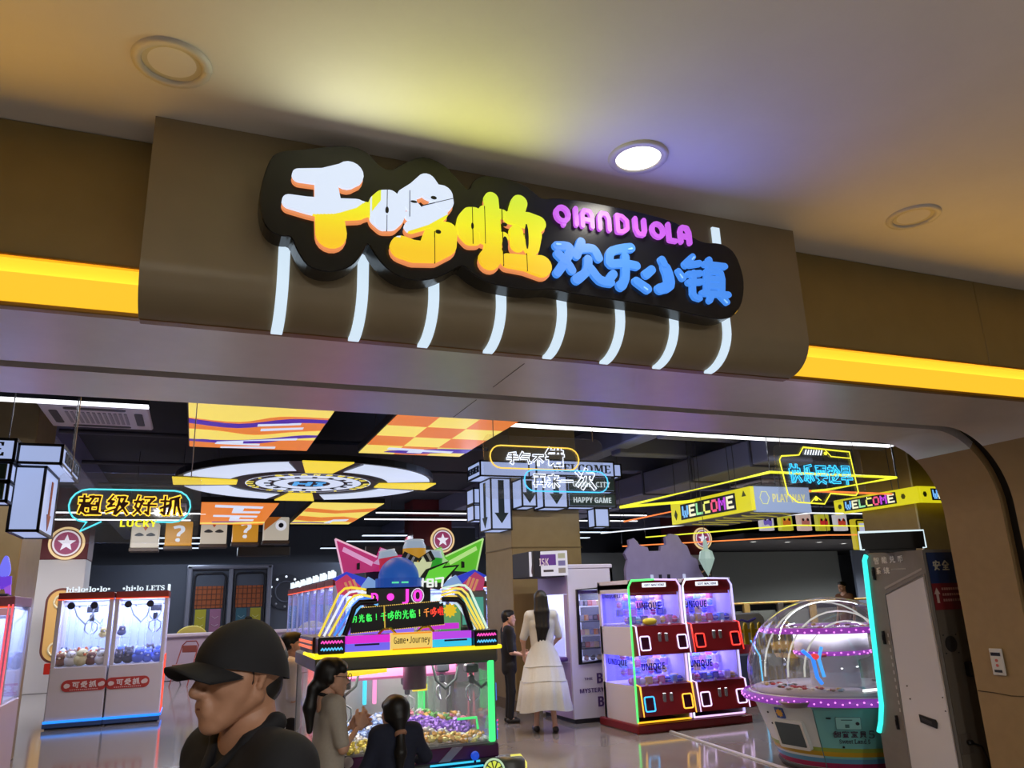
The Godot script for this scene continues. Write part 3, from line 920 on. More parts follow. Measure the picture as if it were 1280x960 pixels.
	# saw lines across the sheet letters
	for p: Array in [[0.6, 3.1, 0.6, 3.205], [0.6, 3.02, 0.6, 3.09], [0.692, 3.10, 0.692, 3.215], [0.74, 3.155, 0.876, 3.212], [0.958, 3.02, 0.958, 3.185], [1.012, 3.03, 1.012, 3.2], [1.09, 2.94, 1.09, 3.2], [1.196, 2.93, 1.196, 3.01], [0.795, 2.91, 0.795, 3.05]]:
		var cut := S()
		bar(cut, Vector2(p[0], p[1]), Vector2(p[2], p[3]), 0.0012, 0.0012, -2.716, -2.7108, 2)
		obj("seam", cut, mat(rgb(20, 20, 20), 0.8), o)
	for p: Array in [[0.6, 3.112, 0.007, 0.015], [0.957, 3.1, 0.006, 0.015], [0.792, 3.2, 0.013, 0.008], [0.709, 3.168, 0.014, 0.005], [0.81, 3.05, 0.012, 0.009], [1.2, 3.09, 0.008, 0.06], [1.1, 3.13, 0.012, 0.008], [1.1, 3.04, 0.013, 0.035]]:
		obj("letter_hole", prism(S(), ngon(Vector2(p[0], p[1]), p[2], p[3], 10), -2.716, -2.7106), mat(rgb(18, 18, 20), 0.4), o)
	# blue line of characters
	var blue := glow(rgb(72, 142, 240), 0.95)
	var bc := {
		"欢": [[1.347, 3.077, 0.0201, 1.401, 3.081, 0.0203, 1.407, 3.053, 0.0202, 1.378, 3.0, 0.02, 1.343, 2.949, 0.0197], [1.351, 3.039, 0.02, 1.397, 2.998, 0.0201, 1.414, 2.972, 0.02], [1.467, 3.114, 0.0206, 1.441, 3.045, 0.0203], [1.46, 3.08, 0.0205, 1.524, 3.088, 0.0207, 1.549, 3.048, 0.0207], [1.496, 3.034, 0.0205, 1.485, 2.976, 0.0203, 1.434, 2.931, 0.0229], [1.507, 2.99, 0.0204, 1.548, 2.943, 0.0204, 1.6, 2.938, 0.0206]],
		"乐": [[1.719, 3.123, 0.0225, 1.619, 3.092, 0.0201, 1.602, 3.034, 0.0199], [1.609, 3.027, 0.0199, 1.671, 3.039, 0.0201, 1.74, 3.037, 0.0203], [1.686, 3.073, 0.0202, 1.677, 2.97, 0.02, 1.651, 2.928, 0.0237], [1.591, 2.946, 0.0196, 1.617, 2.98, 0.0198], [1.733, 2.961, 0.0201, 1.786, 2.931, 0.0222]],
		"小": [[1.878, 3.085, 0.0188, 1.904, 3.024, 0.0271, 1.905, 2.966, 0.0269, 1.853, 2.939, 0.0246], [1.789, 3.003, 0.0225, 1.819, 3.029, 0.0206], [1.964, 3.041, 0.0148, 1.983, 3.013, 0.019]],
		"镇": [[2.051, 3.127, 0.0151, 2.007, 3.081, 0.0192], [2.029, 3.082, 0.015, 2.086, 3.098, 0.0152], [2.018, 3.034, 0.0149, 2.083, 3.047, 0.0151], [2.013, 2.991, 0.0148, 2.083, 3.004, 0.015], [2.047, 3.044, 0.015, 2.031, 2.937, 0.0147, 2.065, 2.918, 0.0137], [2.142, 3.123, 0.0154, 2.138, 3.076, 0.0153], [2.114, 3.098, 0.0152, 2.228, 3.101, 0.0155], [2.123, 3.062, 0.0152, 2.11, 2.956, 0.015], [2.123, 3.062, 0.0152, 2.202, 3.063, 0.0154, 2.196, 2.966, 0.0152], [2.128, 3.026, 0.0151, 2.198, 3.029, 0.0153], [2.123, 2.991, 0.0151, 2.196, 2.995, 0.0152], [2.085, 2.949, 0.0149, 2.231, 2.957, 0.0153], [2.138, 2.947, 0.015, 2.12, 2.915, 0.0149], [2.183, 2.949, 0.0151, 2.217, 2.919, 0.0152]],
	}
	for ch: String in bc:
		var st := S()
		var lines: Array = bc[ch]
		for p: Array in lines:
			var q := pts2([])
			for i in range(0, p.size(), 3): q.append(Vector2(p[i], p[i + 1]))
			var sm := smooth2(q, 3, false) if q.size() > 2 else q
			for i in sm.size() - 1:
				var f0: float = p[2 + 3 * int(float(i) / maxf(1, sm.size() - 1) * (q.size() - 1) + 0.5)]
				var f1: float = p[2 + 3 * int(float(i + 1) / maxf(1, sm.size() - 1) * (q.size() - 1) + 0.5)]
				bar(st, sm[i], sm[i + 1], f0, f1, -2.746, -2.728, 7)
		var l := obj("letter", st, blue, o)
		for k: int in [0, lines.size() - 1]:
			var p: Array = lines[k]
			var a := Vector2(p[0], p[1]) if k == 0 else Vector2(p[p.size() - 3], p[p.size() - 2])
			var b := Vector2(p[3], p[4]) if k == 0 else Vector2(p[p.size() - 6], p[p.size() - 5])
			var gl := S()
			var d := (b - a).normalized() * 0.02
			bar(gl, a + Vector2(-d.y, d.x) * 0.3, a + d * 0.9 + Vector2(-d.y, d.x) * 0.3, 0.0045, 0.003, -2.73, -2.7265, 4)
			obj("highlight", gl, glow(rgb(150, 205, 250), 0.95), l)
	# pink latin line
	var pk := glow(rgb(205, 100, 236), 0.95)
	var shapes := {"Q": "", "I": "m cmw", "A": "", "N": "", "D": "", "U": "", "O": "", "L": ""}
	var k := 0
	for ch: String in ["Q", "I", "A", "N", "D", "U", "O", "L", "A"]:
		var cx: float = [1.384, 1.452, 1.506, 1.592, 1.685, 1.779, 1.873, 1.951, 2.021][k]
		var st := S()
		var c := Vector2(cx, 3.236 + (0.0 if k < 9 else 0.0))
		var hh := 0.041
		var r := 0.0108
		var lines: Array = []
		match ch:
			"Q", "O":
				var ring := ngon(c, 0.03, 0.034, 12)
				for i in 12: lines.append([ring[i], ring[(i + 1) % 12]])
				if ch == "Q": lines.append([c + Vector2(0.005, -0.036), c + Vector2(0.005, -0.05)])
			"I": lines.append([c + Vector2(0, hh), c + Vector2(0, -hh)])
			"L":
				lines.append([c + Vector2(-0.018, hh), c + Vector2(-0.018, -hh)]); lines.append([c + Vector2(-0.018, -hh), c + Vector2(0.018, -hh)])
			"D":
				var d := [Vector2(-0.026, hh), Vector2(0.0, hh * 0.95), Vector2(0.024, hh * 0.5), Vector2(0.024, -hh * 0.5), Vector2(0, -hh * 0.95), Vector2(-0.026, -hh), Vector2(-0.026, hh)]
				for i in 6: lines.append([c + d[i], c + d[i + 1]])
			_:
				var sg := -1.0 if ch == "U" else 1.0
				var d := [Vector2(-0.024, -hh * sg), Vector2(-0.024, hh * 0.35 * sg), Vector2(-0.014, hh * 0.9 * sg), Vector2(0.014, hh * 0.9 * sg), Vector2(0.024, hh * 0.35 * sg), Vector2(0.024, -hh * sg)]
				for i in 5: lines.append([c + d[i], c + d[i + 1]])
				if ch == "A": lines.append([c + Vector2(-0.024, -0.008), c + Vector2(0.024, -0.008)])
		for l: Array in lines: bar(st, l[0], l[1], r, r, -2.746, -2.73, 3)
		obj("letter", st, pk, o)
		k += 1
	# lamps that stand for the light the letter faces throw on the ceiling
	area(Vector3(0.42, 3.12, -2.70), Vector3(0, 0, 1), 0.35, 0.3, rgb(236, 238, 200), 0.10)
	area(Vector3(0.95, 3.1, -2.70), Vector3(0, 0, 1), 0.6, 0.3, rgb(236, 240, 100), 0.12)
	area(Vector3(1.78, 3.08, -2.70), Vector3(0, 0, 1), 0.9, 0.25, rgb(120, 130, 255), 0.14)

func build_downlights() -> void:
	for k: Array in [[0.0, -0.205, -2.534, "unlit round ceiling downlight above the left end of the sign panel"], [1.0, 1.665, -2.526, "lit white round ceiling downlight above the shop sign"], [0.0, 3.321, -2.55, "unlit round ceiling downlight right of the sign panel"]]:
		var o := thing("downlight", k[3], "downlight", Vector3(k[1], CEIL, k[2]))
		obj("rim", lathe(S(), [Vector2(0.098, 0.0), Vector2(0.1, -0.012), Vector2(0.128, -0.01), Vector2(0.132, 0.0)], Vector3.ZERO, 32), mat(rgb(206, 200, 188), 0.4), o)
		if k[0] > 0:
			obj("lens", lathe(S(), [Vector2(0.098, -0.004), Vector2(0.0, -0.004)], Vector3.ZERO, 32), glow(rgb(255, 250, 240), 3.0), o)
			var l := SpotLight3D.new(); l.name = "lamp_beam"; add_child(l); l.position = Vector3(k[1], CEIL - 0.02, k[2]); l.rotation.x = -PI / 2
			l.spot_angle = 70; l.light_energy = 1.2; l.light_size = 0.09; l.light_color = rgb(255, 248, 236); l.shadow_enabled = true; l.spot_range = 12; l.spot_attenuation = 2
		else:
			obj("lens", lathe(S(), [Vector2(0.098, -0.002), Vector2(0.07, 0.001), Vector2(0.0, 0.002)], Vector3.ZERO, 32), mat(rgb(196, 188, 160), 0.5), o)
	# unseen light panels added behind the camera to brighten the shop front
	for i in 2:
		var o := thing("panel_light", ["unseen square light panel added behind the viewer to brighten the front, over the left", "unseen square light panel added behind the viewer to brighten the front, over the right"][i], "ceiling light", Vector3(-0.5 + i * 4.0, CEIL, 3.2))
		obj("diffuser", box(Vector3(0, -0.01, 0), Vector3(0.58, 0.02, 0.58)), glow(rgb(255, 244, 224), 1.5), o)
		obj("frame", bx(bx(bx(box(Vector3(0.31, -0.01, 0), Vector3(0.04, 0.024, 0.66)), Vector3(-0.31, -0.01, 0), Vector3(0.04, 0.024, 0.66)), Vector3(0, -0.01, 0.31), Vector3(0.58, 0.024, 0.04)), Vector3(0, -0.01, -0.31), Vector3(0.58, 0.024, 0.04)), mat(rgb(210, 210, 206), 0.5), o)
		area(Vector3(-0.5 + i * 4.0, CEIL - 0.04, 3.2), Vector3(0, -1, 0), 0.56, 0.56, rgb(250, 248, 244), 7.5)

# ---------------------------------------------------------------- things hung from the arcade ceiling

func down(at: Vector3) -> Transform3D:      # drawing x -> x, drawing y -> -z (deeper), drawing z -> down
	return Transform3D(Basis(Vector3(1, 0, 0), Vector3(0, 0, -1), Vector3(0, -1, 0)), at)

func hang_wire(o: Node3D, pts: Array, y1: float) -> void:
	for p: Vector3 in pts:
		obj("hanger", tube(S(), p, Vector3(p.x, y1, p.z), 0.006, -1, 5), mat(rgb(90, 92, 100), 0.5, 0.5), o)

func lamp_line(label: String, a: Vector3, b: Vector3, w: float, col: Color, e: float, power := 0.0) -> void:
	var o := thing("linear_light", label, "linear light", (a + b) / 2)
	var d := b - a
	var s := Vector3(maxf(absf(d.x), w), 0.05, maxf(absf(d.z), w))
	obj("diffuser", box(Vector3(0, 0.01, 0), Vector3(s.x, 0.02, s.z)), glow(col, e), o)
	obj("housing", box(Vector3(0, 0.05, 0), Vector3(s.x + 0.01, 0.06, s.z + 0.01), 0.004), mat(rgb(40, 40, 46), 0.6), o)
	hang_wire(o, [Vector3(-d.x * 0.45, 0.08, -d.z * 0.45), Vector3(d.x * 0.45, 0.08, d.z * 0.45)], 4.6 - o.position.y)
	if power > 0.0: area(o.position + Vector3(0, -0.012, 0), Vector3.DOWN, s.x, s.z, col, power)

func build_ceiling_lights() -> void:
	var w := rgb(250, 250, 255)
	lamp_line("long white linear light just inside the shop front, right of the chequered light panel", Vector3(2.7, 3.7, -8.6), Vector3(9.75, 3.7, -8.6), 0.11, w, 2.2, 5.0)
	lamp_line("white linear light in front of the ceiling cassette at far left", Vector3(-4.2, 3.7, -8.7), Vector3(-0.59, 3.7, -8.7), 0.11, w, 2.2, 2.0)
	lamp_line("upper of two long white lines of light behind the neon speech bubble", Vector3(-5.5, 3.6, -17.5), Vector3(0.1, 3.6, -17.5), 0.07, w, 1.8, 4.0)
	lamp_line("lower of two long white lines of light behind the neon speech bubble", Vector3(-5.5, 3.6, -18.8), Vector3(-0.2, 3.6, -18.8), 0.07, w, 1.8, 4.0)
	lamp_line("upper white line of light behind the middle direction sign", Vector3(3.6, 3.6, -17.0), Vector3(10.5, 3.6, -17.0), 0.07, w, 1.8, 6.0)
	lamp_line("lower white line of light behind the middle direction sign", Vector3(3.6, 3.6, -18.3), Vector3(11.0, 3.6, -18.3), 0.07, w, 1.8, 6.0)
	var k := 0
	for q: Array in [[-1.5, 0.3, 23.3], [-1.3, 0.2, 25.2], [-1.2, 0.3, 27.0], [4.4, 5.7, 22.6], [4.3, 6.6, 24.6], [3.9, 4.9, 27.4], [10.0, 12.0, 21.5], [10.4, 12.2, 23.5]]:
		lamp_line("short white ceiling light " + ["high above the train-like wall, nearest of three", "above the train-like wall, middle of three", "above the train-like wall, deepest of three", "left of the middle red star column, nearest", "left of the middle red star column, second", "behind the pink wing, low and far", "behind the purple castle, nearer one", "behind the purple castle, farther one"][k], Vector3(q[0], 3.6, -q[2]), Vector3(q[1], 3.6, -q[2]), 0.22, rgb(220, 235, 255), 1.3, 2.2)
		k += 1

func curve_poly(pts: Array) -> PackedVector2Array:
	return smooth2(pts2(pts), 4)

func wave(q: Array) -> PackedVector2Array:
	var p := pts2(q)
	var h := p.size() / 2
	var r := smooth2(p.slice(0, h), 4, false)
	r.append_array(smooth2(p.slice(h), 4, false))
	return r

func light_panel(label: String, at: Vector3, w: float, d: float) -> Node3D:
	var o := thing("panel_light", label, "light panel", at, 0.0)
	obj("frame", box(Vector3(0, 0.06, 0), Vector3(w + 0.03, 0.1, d + 0.03), 0.006), mat(rgb(26, 26, 30), 0.6), o)
	hang_wire(o, [Vector3(-w * 0.4, 0.1, -d * 0.4), Vector3(w * 0.4, 0.1, -d * 0.4), Vector3(-w * 0.4, 0.1, d * 0.4), Vector3(w * 0.4, 0.1, d * 0.4)], 4.6 - at.y)
	return o

func sheet(o: Node3D, called: String, poly: PackedVector2Array, z0: float, z1: float, m: Material) -> MeshInstance3D:
	X = down(Vector3.ZERO)
	var r := obj(called, prism(S(), poly, z0, z1), m, o)
	X = Transform3D()
	return r

func build_panels() -> void:
	var og := glow(rgb(236, 128, 40), 0.85)
	var ye := glow(rgb(248, 222, 100), 0.9)
	var vi := glow(rgb(74, 30, 170), 0.8)
	var wh := glow(rgb(216, 226, 250), 0.9)
	# panel A, wavy print
	var o := light_panel("orange glowing ceiling panel with yellow and purple waves and white lettering, nearest on the left", Vector3(0.52, 3.6, -8.2), 1.42, 4.0)
	sheet(o, "diffuser", rrect(Vector2.ZERO, 1.42, 4.0, 0.002, 1), -0.012, 0.0, og)
	for q: Array in [[-0.71, -1.2, -0.3, -0.9, 0.3, -0.5, 0.71, -0.6, 0.71, 0.1, 0.2, 0.15, -0.2, 0.5, -0.71, 0.4], [-0.71, 0.95, -0.4, 1.0, 0.0, 1.15, 0.4, 0.9, 0.71, 0.75, 0.71, 1.3, 0.3, 1.4, -0.1, 1.75, -0.5, 1.5, -0.71, 1.55]]:
		sheet(o, "print", wave(q), -0.004, 0.003, ye)
	for q: Array in [[-0.71, 0.45, -0.2, 0.6, 0.3, 0.25, 0.71, 0.2, 0.71, 0.35, 0.35, 0.42, -0.2, 0.8, -0.71, 0.65], [-0.71, 1.5, -0.3, 1.5, 0.1, 1.35, 0.5, 1.05, 0.71, 1.0, 0.71, 1.12, 0.4, 1.3, 0.1, 1.6, -0.3, 1.68, -0.71, 1.62]]:
		sheet(o, "print", wave(q), -0.002, 0.005, vi)
	for q: Array in [[-0.4, 1.6, 0.5, 1.2, 0.5, 1.32, -0.1, 1.5, -0.1, 1.66, 0.1, 1.66, 0.1, 1.74, -0.42, 1.74], [-0.35, 1.92, 0.3, 1.8, 0.3, 1.9, -0.35, 1.98], [0.0, 0.55, 0.45, 0.4, 0.45, 0.48, 0.0, 0.66], [0.05, 0.8, 0.5, 0.62, 0.5, 0.7, 0.05, 0.9]]:
		sheet(o, "lettering", pts2(q), 0.0, 0.007, wh)
	area(Vector3(0.52, 3.585, -8.2), Vector3.DOWN, 1.4, 3.9, rgb(246, 180, 80), 1.5)
	# panel B, chequered
	o = light_panel("glowing ceiling panel of orange and yellow checks, nearest on the right", Vector3(2.62, 3.6, -8.2), 1.42, 4.0)
	for i in 3:
		for j in 7:
			sheet(o, "check", rrect(Vector2(-0.473 + i * 0.473, -1.714 + j * 0.571), 0.47, 0.568, 0.001, 1), -0.012, 0.0, ye if (i + j) % 2 == 0 else og)
	sheet(o, "print", pts2([-0.35, 1.75, 0.0, 1.62, 0.3, 1.5, 0.71, 1.45, 0.71, 1.72, 0.4, 1.75, 0.0, 1.9, -0.4, 1.85]), -0.002, 0.005, vi)
	sheet(o, "lettering", pts2([-0.4, 1.55, 0.5, 1.62, 0.5, 1.74, 0.1, 1.72, 0.1, 1.82, -0.1, 1.82, -0.1, 1.68, -0.4, 1.66]), 0.0, 0.007, wh)
	area(Vector3(2.62, 3.585, -8.2), Vector3.DOWN, 1.4, 3.9, rgb(250, 190, 90), 1.5)
	# far panels
	o = light_panel("orange glowing ceiling panel with white block lettering behind the round medallion on the left", Vector3(0.7, 3.6, -17.6), 1.4, 4.0)
	sheet(o, "diffuser", rrect(Vector2.ZERO, 1.4, 4.0, 0.002, 1), -0.012, 0.0, og)
	for q: Array in [[-0.45, -1.7, 0.45, -1.5, 0.45, -1.2, -0.45, -1.35], [-0.1, -1.3, 0.1, -1.3, 0.1, -0.4, -0.1, -0.4], [0.1, -0.7, 0.45, -0.7, 0.45, -0.4, 0.1, -0.4], [-0.45, 0.0, 0.45, 0.1, 0.45, 0.4, -0.45, 0.3], [-0.1, 0.3, 0.1, 0.3, 0.1, 1.1, -0.1, 1.1], [0.1, 0.8, 0.42, 0.8, 0.42, 1.1, 0.1, 1.1]]:
		sheet(o, "lettering", pts2(q), 0.0, 0.007, wh)
	sheet(o, "print", pts2([-0.7, 1.55, 0, 1.4, 0.7, 1.3, 0.7, 1.6, 0, 1.8, -0.7, 1.8]), 0.0, 0.005, ye)
	sheet(o, "print", pts2([-0.45, 1.35, 0.1, 1.25, 0.4, 1.2, 0, 1.42, -0.45, 1.5]), 0.0, 0.006, vi)
	o = light_panel("yellow and orange wave-printed ceiling panel behind the round medallion on the right", Vector3(2.72, 3.6, -17.4), 1.4, 4.0)
	sheet(o, "diffuser", rrect(Vector2.ZERO, 1.4, 4.0, 0.002, 1), -0.012, 0.0, ye)
	for q: Array in [[-0.7, 0.2, -0.2, 0.5, 0.3, 0.3, 0.7, 0.7, 0.7, 1.5, 0.2, 1.1, -0.3, 1.3, -0.7, 1.0], [-0.7, -1.2, 0, -0.8, 0.7, -1.3, 0.7, -0.7, 0, -0.3, -0.7, -0.6]]:
		sheet(o, "print", pts2(q), 0.0, 0.005, og)
	sheet(o, "print", pts2([-0.7, 1.6, -0.3, 1.5, 0.2, 1.7, 0.2, 1.8, -0.3, 1.65, -0.7, 1.75]), 0.0, 0.006, vi)
	sheet(o, "lettering", pts2([0.15, 0.9, 0.5, 0.8, 0.5, 1.2, 0.2, 1.3, 0.2, 1.7, 0.05, 1.7]), 0.0, 0.007, wh)
	# round medallion
	o = thing("ceiling_medallion", "round glowing ceiling medallion of white rings with four yellow tabs", "light panel", Vector3(1.62, 3.6, -12.94))
	obj("backing", lathe(S(), [Vector2(0, 0.1), Vector2(2.03, 0.1), Vector2(2.03, 0.0), Vector2(0, 0.0)], Vector3.ZERO, 48, 0, TAU, false), mat(rgb(14, 14, 18), 0.4), o)
	for i in 4:
		var a0 := PI / 2 * i + 0.27
		var st := S()
		lathe(st, [Vector2(1.28, -0.012), Vector2(1.97, -0.012)], Vector3.ZERO, 14, a0, a0 + PI / 2 - 0.54)
		lathe(st, [Vector2(1.97, -0.012), Vector2(1.97, 0.0)], Vector3.ZERO, 14, a0, a0 + PI / 2 - 0.54)
		obj("ring_segment", st, wh, o)
		X = Transform3D(Basis(Vector3.UP, PI / 2 * i), Vector3.ZERO) * down(Vector3.ZERO)
		obj("tab", prism(S(), pts2([1.12, -0.2, 2.06, -0.36, 2.06, 0.36, 1.12, 0.2]), 0.0, 0.02), glow(rgb(250, 220, 60), 0.9), o)
		X = Transform3D()
	for q: Array in [[0.98, 1.0, 1], [0.62, 0.84, 0], [0.34, 0.56, 0]]:
		obj("ring", lathe(S(), [Vector2(q[0], -0.01), Vector2(q[1], -0.01)], Vector3.ZERO, 40), wh, o)
	obj("ring", lathe(S(), [Vector2(0.86, -0.006), Vector2(1.1, -0.006)], Vector3.ZERO, 40), mat(rgb(74, 62, 66), 0.5), o)
	for i in 16:
		var a := TAU * i / 16
		var st := S()
		X = Transform3D(Basis(Vector3.UP, a), Vector3.ZERO)
		bx(st, Vector3(0.66, -0.012, 0), Vector3(0.1, 0.012, 0.07))
		obj("tooth", st, mat(rgb(16, 16, 20), 0.5), o)
	X = Transform3D()
	obj("centre_disc", lathe(S(), [Vector2(0, -0.008), Vector2(0.34, -0.008)], Vector3.ZERO, 32), mat(rgb(30, 30, 40), 0.4), o)
	var tw := words("lettering", "HI", 0.36, 0.5, 0.01, glow(rgb(80, 170, 240), 0.9), Vector3.ZERO, o)
	var up := Transform3D(Basis(Vector3(1, 0, 0), Vector3(0, 0, 1), Vector3(0, -1, 0)), Vector3.ZERO)   # lettering read from below, its top towards the shop front
	tw.transform = up * Transform3D(Basis.from_scale(tw.scale), Vector3(0, 0, 0.014) - Basis.from_scale(tw.scale) * tw.mesh.get_aabb().get_center())
	var msg := "QIANDUOLA GAME • HAPPY CITY • "
	for i in msg.length():
		if msg[i] == " ": continue
		var l := words("letter", msg[i], 0.11, 0.0, 0.01, glow(rgb(240, 220, 90), 0.9), Vector3.ZERO, o)
		var a := -TAU * i / msg.length() + 2.2
		l.transform = up * Transform3D(Basis(Vector3.BACK, a - PI / 2), Vector3(cos(a), sin(a), 0) * 0.93 + Vector3(0, 0, 0.012)) * Transform3D(Basis(), -l.mesh.get_aabb().get_center())
	hang_wire(o, [Vector3(-1.4, 0.1, -1.4), Vector3(1.4, 0.1, -1.4), Vector3(-1.4, 0.1, 1.4), Vector3(1.4, 0.1, 1.4)], 1.0)
	area(Vector3(1.62, 3.56, -12.94), Vector3.DOWN, 2.6, 2.6, rgb(225, 230, 255), 1.6)
	# ceiling cassettes
	var k := 0
	for q: Array in [[-1.18, 3.85, -9.85, 1.1, 1.1], [-0.75, 3.5, -15.6, 1.0, 1.0], [12.4, 4.1, -14.6, 1.2, 1.2]]:
		var c := thing("ceiling_cassette", ["white four-way ceiling air conditioner behind the left linear light", "white ceiling air conditioner half hidden by the neon speech bubble", "white ceiling air conditioner high among the right beams"][k], "air conditioner", Vector3(q[0], q[1], q[2]))
		k += 1
		obj("cover", box(Vector3(0, 0, 0), Vector3(q[3], 0.05, q[4]), 0.015), mat(rgb(205, 196, 202), 0.5), c)
		obj("body", box(Vector3(0, 0.16, 0), Vector3(q[3] - 0.16, 0.26, q[4] - 0.16)), mat(rgb(120, 118, 126), 0.6), c)
		X = down(Vector3(0, -0.026, 0))
		var gr := S()
		for i in 12: prism(gr, rrect(Vector2(-0.3 + i * 0.054, 0), 0.03, 0.56, 0.004, 1), 0.0, 0.006)
		obj("grille", gr, mat(rgb(150, 144, 152), 0.6), c)
		for i in 4:
			X = Transform3D(Basis(Vector3.UP, PI / 2 * i), Vector3.ZERO) * down(Vector3(0, -0.026, 0))
			obj("louvre", prism(S(), rrect(Vector2(0, 0.43), 0.62, 0.085, 0.03, 3), 0.0, 0.006), mat(rgb(60, 56, 62), 0.6), c)
		X = Transform3D()
		hang_wire(c, [Vector3(-0.4, 0.29, -0.4), Vector3(0.4, 0.29, 0.4)], 4.6 - q[1])

# ---- neon signs on clear boards
func board(label: String, at: Vector3, w: float, h: float) -> Node3D:
	var o := thing("neon_sign", label, "neon sign", at)
	obj("clear_board", prism(S(), rrect(Vector2.ZERO, w, h, 0.06, 5), -0.006, 0.0), pane(Color(0.9, 0.95, 1), 0.04), o)
	for x: float in [-0.42, 0.42]: obj("wire", tube(S(), Vector3(x * w, h / 2 - 0.02, 0), Vector3(x * w, 4.6 - at.y, 0), 0.004, -1, 5), mat(rgb(150, 150, 160), 0.4, 0.6), o)
	return o

func build_neons() -> void:
	# left speech bubble
	var o := board("neon speech bubble in cyan with yellow outlined characters and the word LUCKY", Vector3(-0.48, 2.35, -6.2), 0.94, 0.5)
	var cy := glow(rgb(90, 220, 235), 1.2)
	var yl := glow(rgb(255, 205, 60), 1.5)
	var q := [Vector3(-0.17, -0.1, 0.012), Vector3(-0.3, -0.17, 0.012), Vector3(-0.26, -0.1, 0.012)]
	for i in 9: q.append(Vector3(-0.27, 0.012, 0.012) + Vector3(cos(-PI / 2 - PI * i / 8), sin(-PI / 2 - PI * i / 8), 0) * 0.115)
	for i in 9: q.append(Vector3(0.29, 0.012, 0.012) + Vector3(cos(PI / 2 - PI * i / 8), sin(PI / 2 - PI * i / 8), 0) * 0.115)
	q.append(Vector3(0.17, -0.1, 0.012))
	obj("neon_tube", path(S(), q, 0.006, 5), cy, o)
	var cs := ["超", "级", "好", "抓"]
	for i in 4:
		var st := S()
		neon_char(st, cs[i], Vector2(-0.256 + i * 0.175, 0.018), Vector2(0.15, 0.15), 0.022, 0.0042, 0.012)
		obj("neon_character", st, yl, o)
		var bk := S()
		glyph(bk, cs[i], Vector2(-0.256 + i * 0.175, 0.018), Vector2(0.15, 0.15), 0.02, 0.0, 0.006)
		obj("backing", bk, mat(rgb(70, 30, 16), 0.5), o)
	words("lettering", "LUCKY", 0.048, 0.24, 0.012, glow(rgb(240, 235, 40), 1.2), Vector3(0.07, -0.112, 0.01), o)
	# middle board
	o = board("clear neon board with white outlined characters in a yellow and a cyan capsule", Vector3(2.83, 2.745, -6.2), 1.17, 0.56)
	var wt := glow(rgb(235, 242, 255), 1.5)
	obj("neon_tube", path(S(), capsule(Vector2(-0.1, 0.085), 0.86, 0.2, 0.0), 0.006, 5), glow(rgb(255, 205, 80), 1.3), o)
	obj("neon_tube", path(S(), capsule(Vector2(0.2, -0.115), 0.83, 0.19, 0.0), 0.006, 5), glow(rgb(80, 200, 255), 1.3), o)
	cs = ["手", "气", "不", "错", "再", "来", "一", "次"]
	var xs := [[-0.32, 0.075, 0.115], [-0.2, 0.08, 0.115], [-0.075, 0.07, 0.115], [0.085, 0.1, 0.175], [-0.07, -0.115, 0.125], [0.065, -0.115, 0.125], [0.2, -0.115, 0.125], [0.38, -0.09, 0.2]]
	for i in 8:
		var st := S()
		neon_char(st, cs[i], Vector2(xs[i][0], xs[i][1]), Vector2(xs[i][2], xs[i][2]), xs[i][2] * 0.15, 0.0038, 0.012)
		obj("neon_character", st, wt, o)
	# right board
	o = board("clear neon board with blue characters in a yellow angular frame", Vector3(5.98, 2.78, -6.2), 1.16, 0.58)
	var yy := glow(rgb(240, 230, 60), 1.4)
	var fr := [Vector2(-0.5, 0.17), Vector2(-0.27, 0.19), Vector2(-0.2, 0.275), Vector2(0.42, 0.25), Vector2(0.46, -0.18), Vector2(0.42, -0.215), Vector2(0.08, -0.2), Vector2(-0.02, -0.31), Vector2(-0.37, -0.3), Vector2(-0.48, -0.22), Vector2(-0.53, 0.13)]
	var r3 := []
	for p: Vector2 in fr: r3.append(v3(p, 0.012))
	obj("neon_tube", path(S(), r3, 0.0065, 5, true), yy, o)
	obj("neon_tube", path(S(), [Vector3(0.08, 0.268, 0.012), Vector3(0.16, 0.19, 0.012), Vector3(0.43, 0.18, 0.012)], 0.005, 5), yy, o)
	obj("neon_tube", path(S(), [Vector3(-0.2, -0.302, 0.012), Vector3(-0.12, -0.235, 0.012), Vector3(-0.06, -0.275, 0.012)], 0.005, 5), yy, o)
	for i in 7: obj("dash", tube(S(), Vector3(-0.19 + i * 0.035, 0.2, 0.012), Vector3(-0.165 + i * 0.035, 0.25, 0.012), 0.006, -1, 5), wt, o)
	for p: Vector2 in [Vector2(0.09, 0.22), Vector2(-0.12, -0.262)]: obj("dot", prism(S(), ngon(p, 0.018, 0.018, 10), 0.006, 0.016), yy, o)
	cs = ["快", "乐", "要", "趁", "早"]
	for i in 5:
		var st := S()
		neon_char(st, cs[i], Vector2(-0.35 + i * 0.17, 0.0), Vector2(0.15, 0.2), 0.022, 0.0045, 0.012)
		obj("neon_character", st, glow(rgb(60, 200, 255), 1.5), o)

func capsule(c: Vector2, w: float, h: float, _z: float) -> Array:
	var r := []
	for i in 9: r.append(v3(c + Vector2(w / 2 - h / 2, 0) + Vector2.from_angle(PI / 2 - PI * i / 8) * h / 2, 0.012))
	for i in 9: r.append(v3(c - Vector2(w / 2 - h / 2, 0) + Vector2.from_angle(-PI / 2 - PI * i / 8) * h / 2, 0.012))
	r.append(r[0])
	return r

